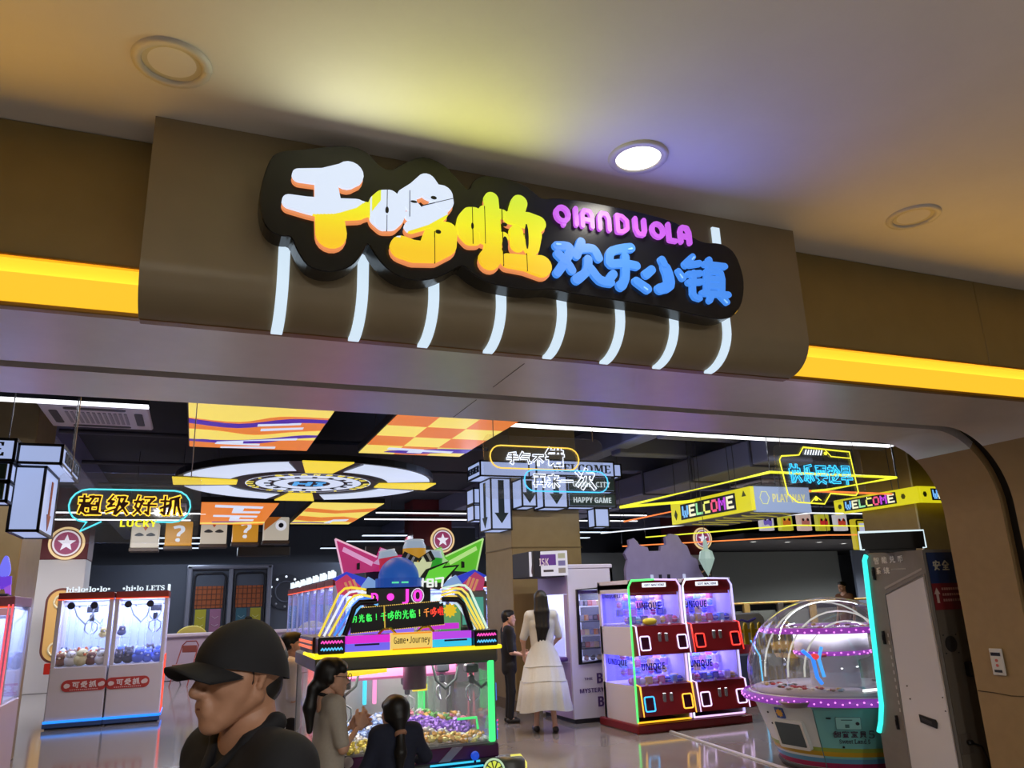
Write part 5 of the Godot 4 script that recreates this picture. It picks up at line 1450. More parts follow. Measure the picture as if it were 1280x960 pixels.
func build_twin_claws() -> void:
	for k in 2:
		var x := -1.58 if k == 0 else -0.775
		var o := claw_machine("claw_machine", ["white claw machine with a pink pill-shaped logo, the one beside the white column", "white claw machine with a pink pill-shaped logo, right one of the twins, blue prizes"][k], Vector3(x, 0, -14.2), 0.0, 0.78, 1.98, 0.85, rgb(222, 216, 224), rgb(150, 50, 40))
		claw(o, Vector3(0.08 if k == 0 else 0.2, 1.72, -0.3), 1.0)
		obj("cable", path(S(), [Vector3(-0.2, 1.82, -0.2), Vector3(-0.12, 1.62, -0.15), Vector3(0.0, 1.5, -0.15), Vector3(0.08, 1.6, -0.18), Vector3(0.12, 1.8, -0.2)], 0.012, 6), glow(rgb(200, 210, 230), 0.25), o)
		obj("cable", path(S(), [Vector3(0.05, 1.82, -0.3), Vector3(0.12, 1.58, -0.25), Vector3(0.2, 1.5, -0.25), Vector3(0.27, 1.62, -0.28), Vector3(0.3, 1.8, -0.3)], 0.01, 6), mat(rgb(190, 200, 220), 0.4), o)
		# logo
		var cx := 0.1 if k == 0 else -0.1
		obj("logo_plate", prism(S(), rrect(Vector2(cx, 0.6), 0.62, 0.17, 0.08, 5), 0.0, 0.012), mat(rgb(190, 60, 56), 0.4), o)
		var st := S()
		writing(st, "可愛抓", Vector2(cx, 0.612), 0.1, 0.014, 0.115, 0.012, 0.018)
		obj("lettering", st, mat(rgb(240, 226, 226), 0.5), o)
		var ms := S()
		bar(ms, Vector2(cx - 0.24, 0.6), Vector2(cx - 0.22, 0.6), 0.035, 0.03, 0.012, 0.018)
		bar(ms, Vector2(cx + 0.22, 0.6), Vector2(cx + 0.25, 0.61), 0.03, 0.035, 0.012, 0.018)
		obj("logo_mark", ms, mat(rgb(236, 216, 216), 0.5), o)
		var sm := S()
		for i in 14: prism(sm, rrect(Vector2(cx - 0.18 + i * 0.028, 0.54), 0.017, 0.012, 0.002, 1), 0.012, 0.016)
		obj("small_print", sm, mat(rgb(236, 206, 206), 0.5), o)
		for i in 2: obj("badge", prism(S(), ngon(Vector2(-0.2 + i * 0.32, 1.78), 0.055, 0.055, 14), -0.005, 0.004), mat(rgb(40, 44, 60), 0.4), o)
		upright_letters(o, ["hi•lo•lo•lo•", "•hi•lo LETS"][k], Vector3(0, 2.03, -0.1), 0.075, 0.62)
		obj("blue_light", box(Vector3(0, 0.1, 0.015), Vector3(0.8, 0.035, 0.02), 0.004), glow(rgb(40, 140, 255), 1.3), o)
		obj("kick_plate", box(Vector3(0, 0.05, 0.03), Vector3(0.8, 0.06, 0.05), 0.006), mat(rgb(60, 90, 150), 0.25), o)
		if k == 1:
			for i in 4: obj("red_light", box(Vector3(0.4, 0.55, -0.08 - i * 0.2), Vector3(0.012, 0.86, 0.03), 0.003), glow(rgb(255, 80, 50), 1.3), o)
			obj("blue_light", box(Vector3(0.405, 0.1, -0.43), Vector3(0.02, 0.035, 0.85), 0.004), glow(rgb(40, 120, 255), 1.3), o)
			upright_letters(o, "LITTLE", Vector3(0.37, 2.04, -0.42), 0.09, 0.5, PI / 2)
		else: obj("ticket_box", box(Vector3(-0.43, 0.86, -0.1), Vector3(0.1, 0.16, 0.12), 0.01), glow(rgb(190, 40, 30), 0.5), o)
		var cols := [[rgb(226, 224, 220), rgb(170, 150, 130)], [rgb(120, 70, 46), rgb(226, 200, 160)], [rgb(236, 226, 170), rgb(230, 120, 60)], [rgb(206, 216, 232), rgb(120, 130, 160)]] if k == 0 else [[rgb(120, 140, 230), rgb(220, 225, 255)], [rgb(70, 66, 80), rgb(150, 140, 150)], [rgb(96, 120, 220), rgb(210, 220, 255)], [rgb(150, 160, 230), rgb(240, 240, 255)]]
		var n := 0
		for r in 3:
			for i in 5:
				var c: Array = cols[(i * 3 + r + (1 if i < 2 else 0)) % 4] if k == 0 else cols[1 if i < 2 and r < 2 else (2 if r < 2 else (i + r) % 4)]
				plush("%s plush toy, %s in the %s row, %s white claw machine" % [([["white", "brown", "yellow", "grey-blue"][(i * 3 + r + (1 if i < 2 else 0)) % 4], ["blue", "dark grey", "deep blue", "pale blue"][1 if i < 2 and r < 2 else (2 if r < 2 else (i + r) % 4)]] as Array)[k], ORD[i], ["front", "middle", "rear"][r], ["left", "right"][k]], Vector3(x - 0.28 + i * 0.14, 0.88 + 0.02 * r, -14.2 - 0.13 - r * 0.19), c[0], c[1], (0.075 + 0.012 * ((i + r) % 3)) * (1.18 if r == 0 and k == 0 else 1.0), rng.randf_range(-0.8, 0.8), "plush toys in the %s white claw machine" % ["left", "right"][k])
				n += 1
		for q: Array in [[0.26, 1.28, rgb(214, 190, 120)], [-0.28, 1.3, rgb(90, 90, 120)]]:
			if (q[0] > 0) == (k == 0): plush(["brown and cream plush toy on the inner ledge of the left white claw machine", "dark plush toy on the inner ledge of the right white claw machine"][k], Vector3(x + q[0], q[1], -14.5), q[2], rgb(230, 220, 210), 0.07, 0.3, "")
		obj("ledge", box(Vector3(0.26 if k == 0 else -0.28, 1.27, -0.3), Vector3(0.2, 0.02, 0.2)), pane(Color(0.8, 0.85, 1), 0.15), o)
		for i in 6: obj("tube_divider", tube(S(), Vector3(-0.3 + i * 0.12, 0.9, -0.7), Vector3(-0.3 + i * 0.12, 1.8, -0.7), 0.02, -1, 8, false), pane(Color(0.8, 0.86, 1), 0.2), o)

func simple_row() -> void:
	var names := ["nearest", "second", "third", "fourth", "fifth", "sixth", "farthest"]
	for i in 7:
		var o := claw_machine("claw_machine", "tall glass claw machine in the long row behind the boy in white, %s of seven" % names[i], Vector3(2.02, 0, -13.1 - i * 0.92), -PI / 2, 0.9, 2.05, 0.9, rgb(90, 70, 130), rgb(110, 30, 36), false)
		upright_letters(o, "BoBo", Vector3(0, 2.14, -0.04), 0.12, 0.7)
		for j in 4: obj("red_light", box(Vector3(-0.36 + j * 0.24, 0.5, 0.012), Vector3(0.02, 0.7, 0.016), 0.003), glow(rgb(255, 70, 80), 1.2), o)
		obj("red_light", box(Vector3(0, 0.88, 0.014), Vector3(0.86, 0.02, 0.016), 0.003), glow(rgb(255, 70, 80), 1.2), o)
		obj("blue_light", box(Vector3(0, 0.08, 0.02), Vector3(0.9, 0.05, 0.02), 0.003), glow(rgb(60, 120, 255), 1.2), o)
		for j in 5: obj("tube_divider", tube(S(), Vector3(-0.36 + j * 0.18, 0.92, -0.2), Vector3(-0.36 + j * 0.18, 1.9, -0.2), 0.02, -1, 8, false), mat(rgb(150, 156, 230), 0.3), o)
		fill_prizes(Vector3(2.02, 0.91, -13.1 - i * 0.92), -PI / 2, i, "the %s machine of the long row" % names[i])
	for i in 3:
		var o := claw_machine("claw_machine", "glass claw machine with upright white letters, %s of three beyond the winged machine" % ["left one", "middle one", "right one"][i], Vector3(5.0 + i * 0.92, 0, -16.2), 0.0, 0.9, 2.05, 0.9, rgb(120, 80, 140), rgb(120, 36, 36), false)
		upright_letters(o, ["the •", "doo ", "STORY"][i], Vector3(0, 2.14, -0.04), 0.14, 0.7)
		for j in 2: obj("red_light", box(Vector3(-0.4 + j * 0.8, 0.5, 0.012), Vector3(0.02, 0.7, 0.016), 0.003), glow(rgb(255, 60, 110), 1.2), o)
		claw(o, Vector3(0.1, 1.75, -0.4), 1.0)
		fill_prizes(Vector3(5.0 + i * 0.92, 0.91, -16.2), 0.0, i + 8, "the %s of three lettered machines" % ["left", "middle", "right"][i])

func fill_prizes(at: Vector3, turn: float, k: int, where := "") -> void:
	var B := Basis(Vector3.UP, turn)
	var cs := [rgb(110, 120, 230), rgb(160, 130, 230), rgb(220, 190, 230), rgb(90, 150, 230), rgb(230, 130, 150)]
	for i in 6:
		plush("%s plush toy, %s %s, in %s" % [["blue", "violet", "pale pink", "sky blue", "red"][(i + k) % 5], ["left", "middle", "right"][i % 3], ["front", "rear"][i / 3], where], at + B * Vector3(-0.3 + (i % 3) * 0.3, 0.0 + 0.01 * i, -0.2 - (i / 3) * 0.3), cs[(i + k) % 5], cs[(i + k + 2) % 5], 0.11, turn + rng.randf_range(-0.6, 0.6), "plush toys in the back claw machines")

func build_red_edge_machine() -> void:
	var o := claw_machine("claw_machine", "claw machine with pink-red light edges cut off by the left edge of the view", Vector3(-2.17, 0, -9.3), 0.0, 1.0, 1.83, 0.9, rgb(190, 176, 190), rgb(120, 60, 70), false)
	for x: float in [0.455, 0.49]: obj("red_light", box(Vector3(x, 1.25, 0.012), Vector3(0.014, 1.0, 0.016), 0.003), glow(rgb(255, 90, 110), 1.2), o)
	obj("prize_ledge", box(Vector3(0.02, 0.78, 0.1), Vector3(0.95, 0.07, 0.22), 0.02), mat(rgb(226, 170, 180), 0.4), o)
	obj("red_button", ball(S(), Vector3(0.36, 0.83, 0.1), Vector3(0.07, 0.03, 0.06), 12, 6), glow(rgb(255, 50, 60), 1.0), o)
	obj("sign_band", box(Vector3(0, 1.68, 0.01), Vector3(0.96, 0.07, 0.02)), glow(rgb(210, 150, 160), 0.5), o)
	for i in 4: plush("white plush toy, %s from the left behind the red-edged glass" % ORD[i], Vector3(-2.45 + i * 0.19, 0.815 + 0.11 * (i % 2), -9.5), rgb(226, 226, 210), rgb(200, 190, 120), 0.095, 0.2 * i, "plush toys in the red-edged machine")
	var f := thing("lit_figure", "blue and violet glowing figure-shaped topper standing on the red-edged machine", "topper", Vector3(-1.84, 1.83, -9.5))
	obj("base", box(Vector3(-0.12, 0.015, 0), Vector3(0.4, 0.03, 0.2), 0.008), mat(rgb(30, 26, 40), 0.5), f)
	var k := 0.41
	for q: Array in [["crest", curve_poly([-0.1, 0.7, -0.04, 0.95, 0.02, 1.0, 0.08, 0.9, 0.14, 0.65, 0.1, 0.5, -0.06, 0.5]), rgb(120, 120, 255)], ["chest", pts2([-0.14, 0.5, 0.18, 0.5, 0.2, 0.3, 0.02, 0.18, -0.16, 0.3]), rgb(110, 60, 220)], ["leg", pts2([0.0, 0.25, -0.15, 0.3, -0.18, 0.04, -0.08, 0.04]), rgb(160, 90, 220)], ["leg", pts2([0.04, 0.25, 0.19, 0.3, 0.22, 0.04, 0.12, 0.04]), rgb(160, 90, 220)], ["red_wing", pts2([-0.52, 0.1, -0.3, 0.1, -0.28, 0.55, -0.4, 0.65, -0.52, 0.4]), rgb(240, 40, 40)]]:
		var p: PackedVector2Array = q[1]
		for i in p.size(): p[i] = p[i] * k
		obj(q[0], prism(S(), p, -0.02, 0.02), glow(q[2], 0.8), f)

# ---- tall red capsule-toy pair
const ORD := ["first", "second", "third", "fourth", "fifth", "sixth", "seventh", "eighth", "ninth", "tenth", "eleventh", "twelfth", "thirteenth", "fourteenth", "fifteenth", "sixteenth", "seventeenth", "eighteenth", "nineteenth", "twentieth", "twenty-first", "twenty-second"]
const PC := ["blue", "violet", "pink", "pale blue", "whitish", "rose red", "dark blue", "cream"]
const PK := ["carton", "ball"]
func prize(label: String, at: Vector3, kind: int, c: Color, group: String, s := 1.0) -> void:
	var o := thing("prize_box" if kind == 0 else "prize_ball", label, "prize", at, rng.randf_range(-0.4, 0.4), group)
	if kind == 0:
		obj("carton", box(Vector3(0, 0.05 * s, 0), Vector3(0.09, 0.1, 0.07) * s, 0.006), mat(c, 0.5), o)
		obj("window", box(Vector3(0, 0.055 * s, 0.0355 * s), Vector3(0.06, 0.06, 0.003) * s), mat(Color(c.r * 0.5 + 0.45, c.g * 0.5 + 0.4, c.b * 0.5 + 0.45), 0.2), o)
	else:
		obj("shell", ball(S(), Vector3(0, 0.045 * s, 0), Vector3.ONE * 0.045 * s, 12, 8), mat(c, 0.25), o)
		obj("band", tube(S(), Vector3(0, 0.042 * s, 0), Vector3(0, 0.05 * s, 0), 0.0465 * s, -1, 12), mat(rgb(235, 230, 245), 0.3), o)

func build_unique() -> void:
	var red := mat(rgb(122, 22, 30), 0.3)
	var pl := thing("red_plinth", "low dark red platform under the pair of red-panelled gift machines", "platform", Vector3(6.0, 0, -9.4))
	obj("deck", box(Vector3(0, 0.05, 0), Vector3(1.72, 0.1, 1.0), 0.012), red, pl)
	var edge := [[rgb(90, 255, 120), rgb(255, 60, 60)], [rgb(235, 240, 255), rgb(200, 190, 255)]]
	var fr := [[rgb(225, 205, 255), rgb(225, 205, 255), rgb(255, 190, 60), rgb(60, 180, 255)], [rgb(255, 60, 50), rgb(255, 60, 50), rgb(235, 205, 255), rgb(235, 205, 255)]]
	for k in 2:
		var cx := 5.575 if k == 0 else 6.4
		var o := thing("gift_machine", ["red-panelled gift machine with two glass bays, green light edge, the left of the pair", "red-panelled gift machine with two glass bays, white light edge, the right of the pair"][k], "gift machine", Vector3(cx, 0.1, -8.98))
		var w := 0.78
		var shell := mat(rgb(214, 208, 216), 0.4)
		var H := 1.73
		for sx: float in [-1, 1]:
			if k == 0 and sx < 0:
				obj("side_panel", bx(box(Vector3(-w / 2 + 0.012, 0.97, -0.42), Vector3(0.024, 0.36, 0.84)), Vector3(-w / 2 + 0.012, 0.22, -0.42), Vector3(0.024, 0.44, 0.84)), shell, o)
				obj("side_panel", bx(box(Vector3(-w / 2 + 0.012, 1.65, -0.42), Vector3(0.024, 0.16, 0.84)), Vector3(-w / 2 + 0.012, 0.86, -0.8), Vector3(0.024, 1.72, 0.06)), shell, o)
				for y: float in [1.36, 0.62]: obj("side_glass", box(Vector3(-w / 2 + 0.012, y, -0.4), Vector3(0.006, 0.42, 0.76)), pane(Color(0.8, 0.85, 1), 0.06), o)
				words("lettering", "UNIQUE LIFE", 0.045, 0.6, 0.004, mat(rgb(40, 36, 80), 0.5), Vector3(-w / 2 - 0.003, 1.53, -0.4), o, "Droid Sans", true, -PI / 2)
				words("lettering", "UNIQUE", 0.07, 0.5, 0.004, mat(rgb(40, 36, 120), 0.5), Vector3(-w / 2 - 0.003, 0.7, -0.4), o, "Droid Sans", true, -PI / 2)
			else: obj("side_panel", box(Vector3(sx * (w / 2 - 0.012), H / 2, -0.42), Vector3(0.024, H, 0.84), 0.004), shell, o)
		obj("back_panel", box(Vector3(0, H / 2, -0.83), Vector3(w - 0.05, H, 0.02)), mat(rgb(120, 120, 230), 0.4), o)
		obj("header", prism(S(), rrect(Vector2(0, 1.65), w, 0.16, 0.05, 4), -0.84, 0.0), red, o)
		obj("header_light", box(Vector3(0, 1.66, 0.006), Vector3(0.36, 0.055, 0.012), 0.004), glow(rgb(240, 245, 255), 1.2), o)
		words("lettering", "GIFT MACHINE", 0.03, 0.3, 0.004, mat(rgb(120, 120, 150), 0.5), Vector3(0, 1.66, 0.015), o)
		# light edge
		var e: Array = edge[k]
		var pts := [Vector3(-w / 2, 0.02, 0.012), Vector3(-w / 2, 1.64, 0.012), Vector3(-w / 2 + 0.05, 1.72, 0.012), Vector3(0, 1.73, 0.012)]
		obj("light_edge", path(S(), pts, 0.012, 6), glow(e[0], 1.3), o)
		obj("light_edge", path(S(), [Vector3(0, 1.73, 0.012), Vector3(w / 2 - 0.05, 1.72, 0.012), Vector3(w / 2, 1.64, 0.012), Vector3(w / 2, 0.02, 0.012)], 0.012, 6), glow(e[1] if k == 1 else rgb(220, 190, 255), 1.3), o)
		obj("light_edge", path(S(), [Vector3(-w / 2, 0.02, 0.012), Vector3(w / 2, 0.02, 0.012)], 0.012, 6), glow(rgb(255, 190, 40) if k == 0 else rgb(240, 200, 255), 1.3), o)
		for b in 2:
			var y0: float = [1.18, 0.44][b]
			obj("bay_glass", box(Vector3(0, y0 + 0.2, -0.01), Vector3(w - 0.06, 0.4, 0.006)), pane(Color(0.8, 0.85, 1), 0.05), o)
			obj("bay_floor", box(Vector3(0, y0 - 0.01, -0.42), Vector3(w - 0.06, 0.02, 0.8)), mat(rgb(210, 205, 245), 0.4), o)
			obj("lamp_strip", box(Vector3(0, y0 + 0.39, -0.4), Vector3(w - 0.1, 0.016, 0.6)), glow(rgb(160, 150, 255), 1.6), o)
			obj("red_valance", box(Vector3(0, y0 + 0.375, -0.03), Vector3(w - 0.08, 0.05, 0.02)), mat(rgb(190, 50, 70), 0.4), o)
			words("lettering", "UNIQUE", 0.085, 0.34, 0.004, mat(rgb(34, 34, 90), 0.5), Vector3(-0.1 if k == 0 else -0.2, y0 + 0.21, -0.004), o)
			area(Vector3(cx, 0.1 + y0 + 0.375, -9.35), Vector3(0, -1, 0.1), 0.6, 0.5, rgb(150, 145, 255), 0.8)
			# control panel
			var py: float = [0.81, 0.1][b]
			var pz := 0.0
			obj("control_panel", prism_side(w - 0.02, [Vector2(0.0, py + 0.36), Vector2(0.1, py + 0.345), Vector2(0.15, py), Vector2(0.0, py - 0.02)]), red, o)
			for s: float in [-1, 1]:
				obj("panel_light", path(S(), [Vector3(s * (w / 2 - 0.012), py + 0.36, 0.012), Vector3(s * (w / 2 - 0.012), py + 0.345, 0.105), Vector3(s * (w / 2 - 0.012), py + 0.0, 0.155)], 0.008, 5), glow(fr[k][b * 2], 1.3), o)
				var c := Vector3(s * 0.275, py + 0.14, 0.135)
				var tilt := Transform3D(Basis(Vector3.RIGHT, -0.14), c)
				X = tilt
				obj("chute_light", path(S(), ring3(rrect(Vector2.ZERO, 0.135, 0.165, 0.02, 3), 0.004), 0.009, 6, true), glow(fr[k][b * 2 + (1 if s > 0 else 0)] if b == 0 or k == 1 else fr[0][2 if s > 0 else 3], 1.5), o)
				obj("chute_flap", prism(S(), rrect(Vector2.ZERO, 0.12, 0.15, 0.015, 3), -0.01, 0.0), mat(rgb(60, 16, 40), 0.2), o)
				X = Transform3D()
				obj("coin_slot", box(Vector3(0.0 + s * 0.05, py + 0.2, 0.122), Vector3(0.05, 0.11, 0.02), 0.008), mat(rgb(180, 180, 190), 0.25, 0.8), o)
			for i in 3: obj("button", tube(S(), Vector3(-0.25 + i * 0.2, py + 0.352, 0.06), Vector3(-0.25 + i * 0.2, py + 0.378, 0.06), 0.022, 0.016, 10), mat(rgb(214, 200, 226), 0.3), o)
			# prizes
			var cs := [rgb(120, 120, 235), rgb(190, 150, 240), rgb(235, 160, 210), rgb(150, 200, 250), rgb(235, 220, 240), rgb(230, 110, 140), rgb(90, 90, 190), rgb(240, 210, 120)]
			var bay: String = ["upper", "lower"][b] + " bay of the " + ["left", "right"][k] + " gift machine"
			for i in 8:
				for r in 2:
					var ci := (i * 3 + r + k + b) % 8
					prize(PC[ci] + " " + PK[(i + r) % 2] + ", %s in the %s row, %s" % [ORD[i], ["front", "back"][r], bay], Vector3(cx - 0.322 + i * 0.092, 0.1 + y0, -9.06 - r * 0.12), (i + r) % 2, cs[ci], "prizes on the gift machine bay floors", 0.98)
			for r in 3:
				obj("glass_shelf", box(Vector3(0.0, y0 + 0.09 + r * 0.098, -0.4), Vector3(w - 0.08, 0.006, 0.16)), pane(Color(0.8, 0.85, 1), 0.2), o)
				for i in 7:
					var ci := (i + r * 2 + k * 3 + b) % 8
					prize(PC[ci] + " " + PK[(i * 5 + r + b) % 2] + ", %s on the %s glass shelf, %s" % [ORD[i], ["lowest", "middle", "top"][r], bay], Vector3(cx - 0.31 + i * 0.103, 0.1 + y0 + 0.094 + r * 0.098, -8.98 - 0.4), (i * 5 + r + b) % 2, cs[ci], "prizes on the gift machine glass shelves", 0.92)
		if k == 0: obj("yellow_pouch", ball(S(), Vector3(-0.14, 1.21, 0.06), Vector3(0.11, 0.045, 0.05), 10, 6), mat(rgb(226, 206, 60), 0.6), o)
	# a third one further back
	var t := thing("gift_machine", "red machine with blue light edges, mostly hidden behind the right gift machine", "gift machine", Vector3(7.55, 0, -10.2))
	obj("cabinet", box(Vector3(0, 0.46, -0.4), Vector3(0.84, 0.8, 0.8), 0.01), red, t)
	obj("base", box(Vector3(0, 0.05, -0.36), Vector3(0.98, 0.1, 1.0), 0.01), red, t)
	obj("blue_light", path(S(), [Vector3(0.42, 0.92, 0.01), Vector3(0.44, 0.7, 0.16), Vector3(0.44, 0.14, 0.16)], 0.012, 5), glow(rgb(90, 200, 255), 1.2), t)
	obj("red_light", path(S(), [Vector3(-0.2, 0.88, 0.012), Vector3(-0.2, 0.5, 0.012), Vector3(0.3, 0.5, 0.012)], 0.01, 5), glow(rgb(255, 70, 60), 1.1), t)
	obj("control_panel", box(Vector3(0, 0.44, 0.08), Vector3(0.82, 0.6, 0.14), 0.02), mat(rgb(60, 66, 90), 0.4), t)

func prism_side(w: float, prof: Array) -> SurfaceTool:    # profile in (z, y), swept along x
	var q := PackedVector2Array()
	for p: Vector2 in prof: q.append(Vector2(-p.x, p.y))
	X = Transform3D(Basis(Vector3.UP, PI / 2), Vector3.ZERO)
	var st := prism(S(), q, -w / 2, w / 2)
	X = Transform3D()
	return st

func build_vending() -> void:
	# front faces -x (towards the woman), a glazed side faces the viewer
	var o := thing("vending_machine", "white and purple prize vending machine with a glazed side, in front of the woman", "vending machine", Vector3(4.86, 0, -10.08))
	var wh := mat(rgb(206, 202, 220), 0.35)
	var d := 1.05
	var w := 0.72
	# side towards the viewer with its tall window
	obj("side_frame", bx(bx(bx(box(Vector3(0.06, 1.25, -0.02), Vector3(0.12, 0.98, 0.04)), Vector3(w - 0.09, 1.25, -0.02), Vector3(0.18, 0.98, 0.04)), Vector3(w / 2, 1.885, -0.02), Vector3(w, 0.29, 0.04)), Vector3(w / 2, 0.41, -0.02), Vector3(w, 0.7, 0.04)), wh, o)
	obj("window_surround", path(S(), ring3(pts2([0.13, 1.74, 0.54, 1.76, 0.55, 0.9, 0.47, 0.78, 0.13, 0.76]), 0.01), 0.022, 4, true), mat(rgb(24, 22, 30), 0.4), o)
	obj("side_glass", box(Vector3(0.34, 1.25, -0.012), Vector3(0.46, 1.0, 0.006)), pane(Color(0.85, 0.9, 1), 0.05), o)
	obj("valance", box(Vector3(0.34, 1.71, -0.03), Vector3(0.42, 0.05, 0.02)), mat(rgb(110, 80, 160), 0.4), o)
	obj("top", box(Vector3(w / 2, 2.062, -d / 2), Vector3(w + 0.01, 0.06, d + 0.01), 0.01), wh, o)
	obj("back_panel", box(Vector3(w - 0.02, 1.03, -d / 2), Vector3(0.04, 2.0, d)), mat(rgb(30, 28, 40), 0.5), o)
	obj("far_side", box(Vector3(w / 2, 1.03, -d + 0.02), Vector3(w, 2.0, 0.04)), mat(rgb(190, 190, 225), 0.4), o)
	obj("plinth", box(Vector3(w / 2, 0.05, -d / 2), Vector3(w - 0.06, 0.1, d - 0.06)), mat(rgb(34, 32, 50), 0.5), o)
	# front
	obj("front_frame", bx(bx(bx(box(Vector3(0.018, 1.86, -d / 2 - 0.02), Vector3(0.04, 0.34, d - 0.044)), Vector3(0.018, 0.42, -d / 2 - 0.02), Vector3(0.04, 0.72, d - 0.044)), Vector3(0.018, 1.235, -0.1), Vector3(0.04, 0.9, 0.11)), Vector3(0.018, 1.235, -d + 0.06), Vector3(0.04, 0.9, 0.11)), mat(rgb(176, 156, 206), 0.4), o)
	obj("front_glass", box(Vector3(0.012, 1.24, -d / 2), Vector3(0.006, 0.9, d - 0.24)), pane(Color(0.85, 0.9, 1), 0.06), o)
	obj("counter", box(Vector3(-0.12, 0.82, -d / 2), Vector3(0.26, 0.06, d * 0.8), 0.02), mat(rgb(90, 60, 140), 0.3), o)
	obj("counter_light", box(Vector3(-0.256, 0.82, -d / 2), Vector3(0.012, 0.02, d * 0.8)), glow(rgb(210, 90, 240), 1.2), o)
	obj("interior_floor", box(Vector3(w / 2, 0.77, -d / 2), Vector3(w - 0.08, 0.02, d - 0.08)), mat(rgb(190, 190, 215), 0.4), o)
	obj("lamp_plate", box(Vector3(w / 2, 1.74, -d / 2), Vector3(w - 0.14, 0.014, d - 0.14)), glow(rgb(225, 230, 255), 1.5), o)
	obj("lamp_tube", tube(S(), Vector3(0.07, 0.82, -0.3), Vector3(0.07, 1.7, -0.3), 0.012, -1, 8), glow(rgb(240, 245, 255), 1.5), o)
	area(Vector3(5.2, 1.72, -10.6), Vector3.DOWN, 0.5, 0.8, rgb(220, 226, 255), 0.7)
	# lettering low on the side
	var pu := mat(rgb(80, 56, 120), 0.4)
	words("lettering", "BOX", 0.13, 0.34, 0.008, pu, Vector3(0.54, 0.56, 0.004), o)
	words("lettering", "BOX", 0.13, 0.34, 0.008, pu, Vector3(0.54, 0.26, 0.004), o)
	words("lettering", "MYSTERY TOYS", 0.055, 0.6, 0.006, pu, Vector3(0.4, 0.41, 0.004), o)
	words("lettering", "THE", 0.03, 0.12, 0.006, pu, Vector3(0.24, 0.56, 0.004), o)
	# sign box on top of the front
	var s := thing("sign_box", "white sign box with purple lettering standing out above the vending machine front", "sign box", Vector3(4.62, 2.11, -10.25))
	obj("box", box(Vector3(0, 0.0, -0.3), Vector3(0.48, 0.36, 0.8), 0.01), mat(rgb(28, 26, 34), 0.5), s)
	X = Transform3D(Basis(Vector3.UP, -0.5), Vector3(-0.02, 0.0, 0.12))
	obj("face", box(Vector3(0, 0, 0.02), Vector3(0.54, 0.34, 0.03), 0.004), glow(rgb(226, 224, 240), 0.7), s)
	obj("purple_block", box(Vector3(0.0, 0.05, 0.037), Vector3(0.22, 0.15, 0.006)), mat(rgb(96, 56, 160), 0.5), s)
	obj("print_figure", prism(S(), curve_poly([-0.24, -0.13, -0.22, 0.05, -0.19, 0.12, -0.16, 0.04, -0.15, -0.13]), 0.034, 0.04), mat(rgb(110, 90, 110), 0.5), s)
	for i in 3: obj("print_block", box(Vector3(0.19, 0.1 - i * 0.1, 0.037), Vector3(0.1, 0.07, 0.006)), mat([rgb(170, 180, 160), rgb(120, 120, 180), rgb(150, 150, 150)][i], 0.5), s)
	obj("small_print", box(Vector3(0.0, -0.1, 0.037), Vector3(0.14, 0.03, 0.006)), mat(rgb(60, 56, 70), 0.5), s)
	X = Transform3D()
	var tw := words("lettering", "DISK", 0.1, 0.19, 0.004, mat(rgb(226, 220, 240), 0.5), Vector3.ZERO, s)
	tw.transform = Transform3D(Basis(Vector3.UP, -0.5), Vector3(-0.02, 0.0, 0.12)) * Transform3D(Basis.from_scale(tw.scale), Vector3(-0.09, 0.02, 0.043))
	# stocked shelves
	var cs := [rgb(226, 150, 70), rgb(220, 170, 180), rgb(110, 110, 140), rgb(230, 214, 170), rgb(60, 60, 76), rgb(150, 160, 200), rgb(200, 90, 80)]
	for r in 4:
		var y: float = [1.52, 1.32, 1.13, 0.96][r]
		obj("shelf", box(Vector3(0.38, y - 0.012, -0.18), Vector3(0.5, 0.014, 0.3)), mat(rgb(40, 40, 52), 0.4) if r % 2 == 1 else mat(rgb(206, 206, 222), 0.4), o)
		for i in 6:
			prize("%s carton, %s on the %s shelf of the vending machine" % [["orange", "pink", "grey", "cream", "black", "steel blue", "red"][(i * 2 + r * 3) % 7], ORD[i], ["top", "second", "third", "lowest"][r]], Vector3(4.86 + 0.17 + i * 0.072, y, -10.08 - 0.12), 0, cs[(i * 2 + r * 3) % 7], "cartons on the vending machine shelves", 0.75)
	for i in 4: prize("loose %s ball on the floor of the vending machine" % ["orange", "pink", "grey", "cream"][i], Vector3(5.05 + i * 0.1, 0.785, -10.2), 1, cs[i], "balls on the vending machine floor", 0.8)

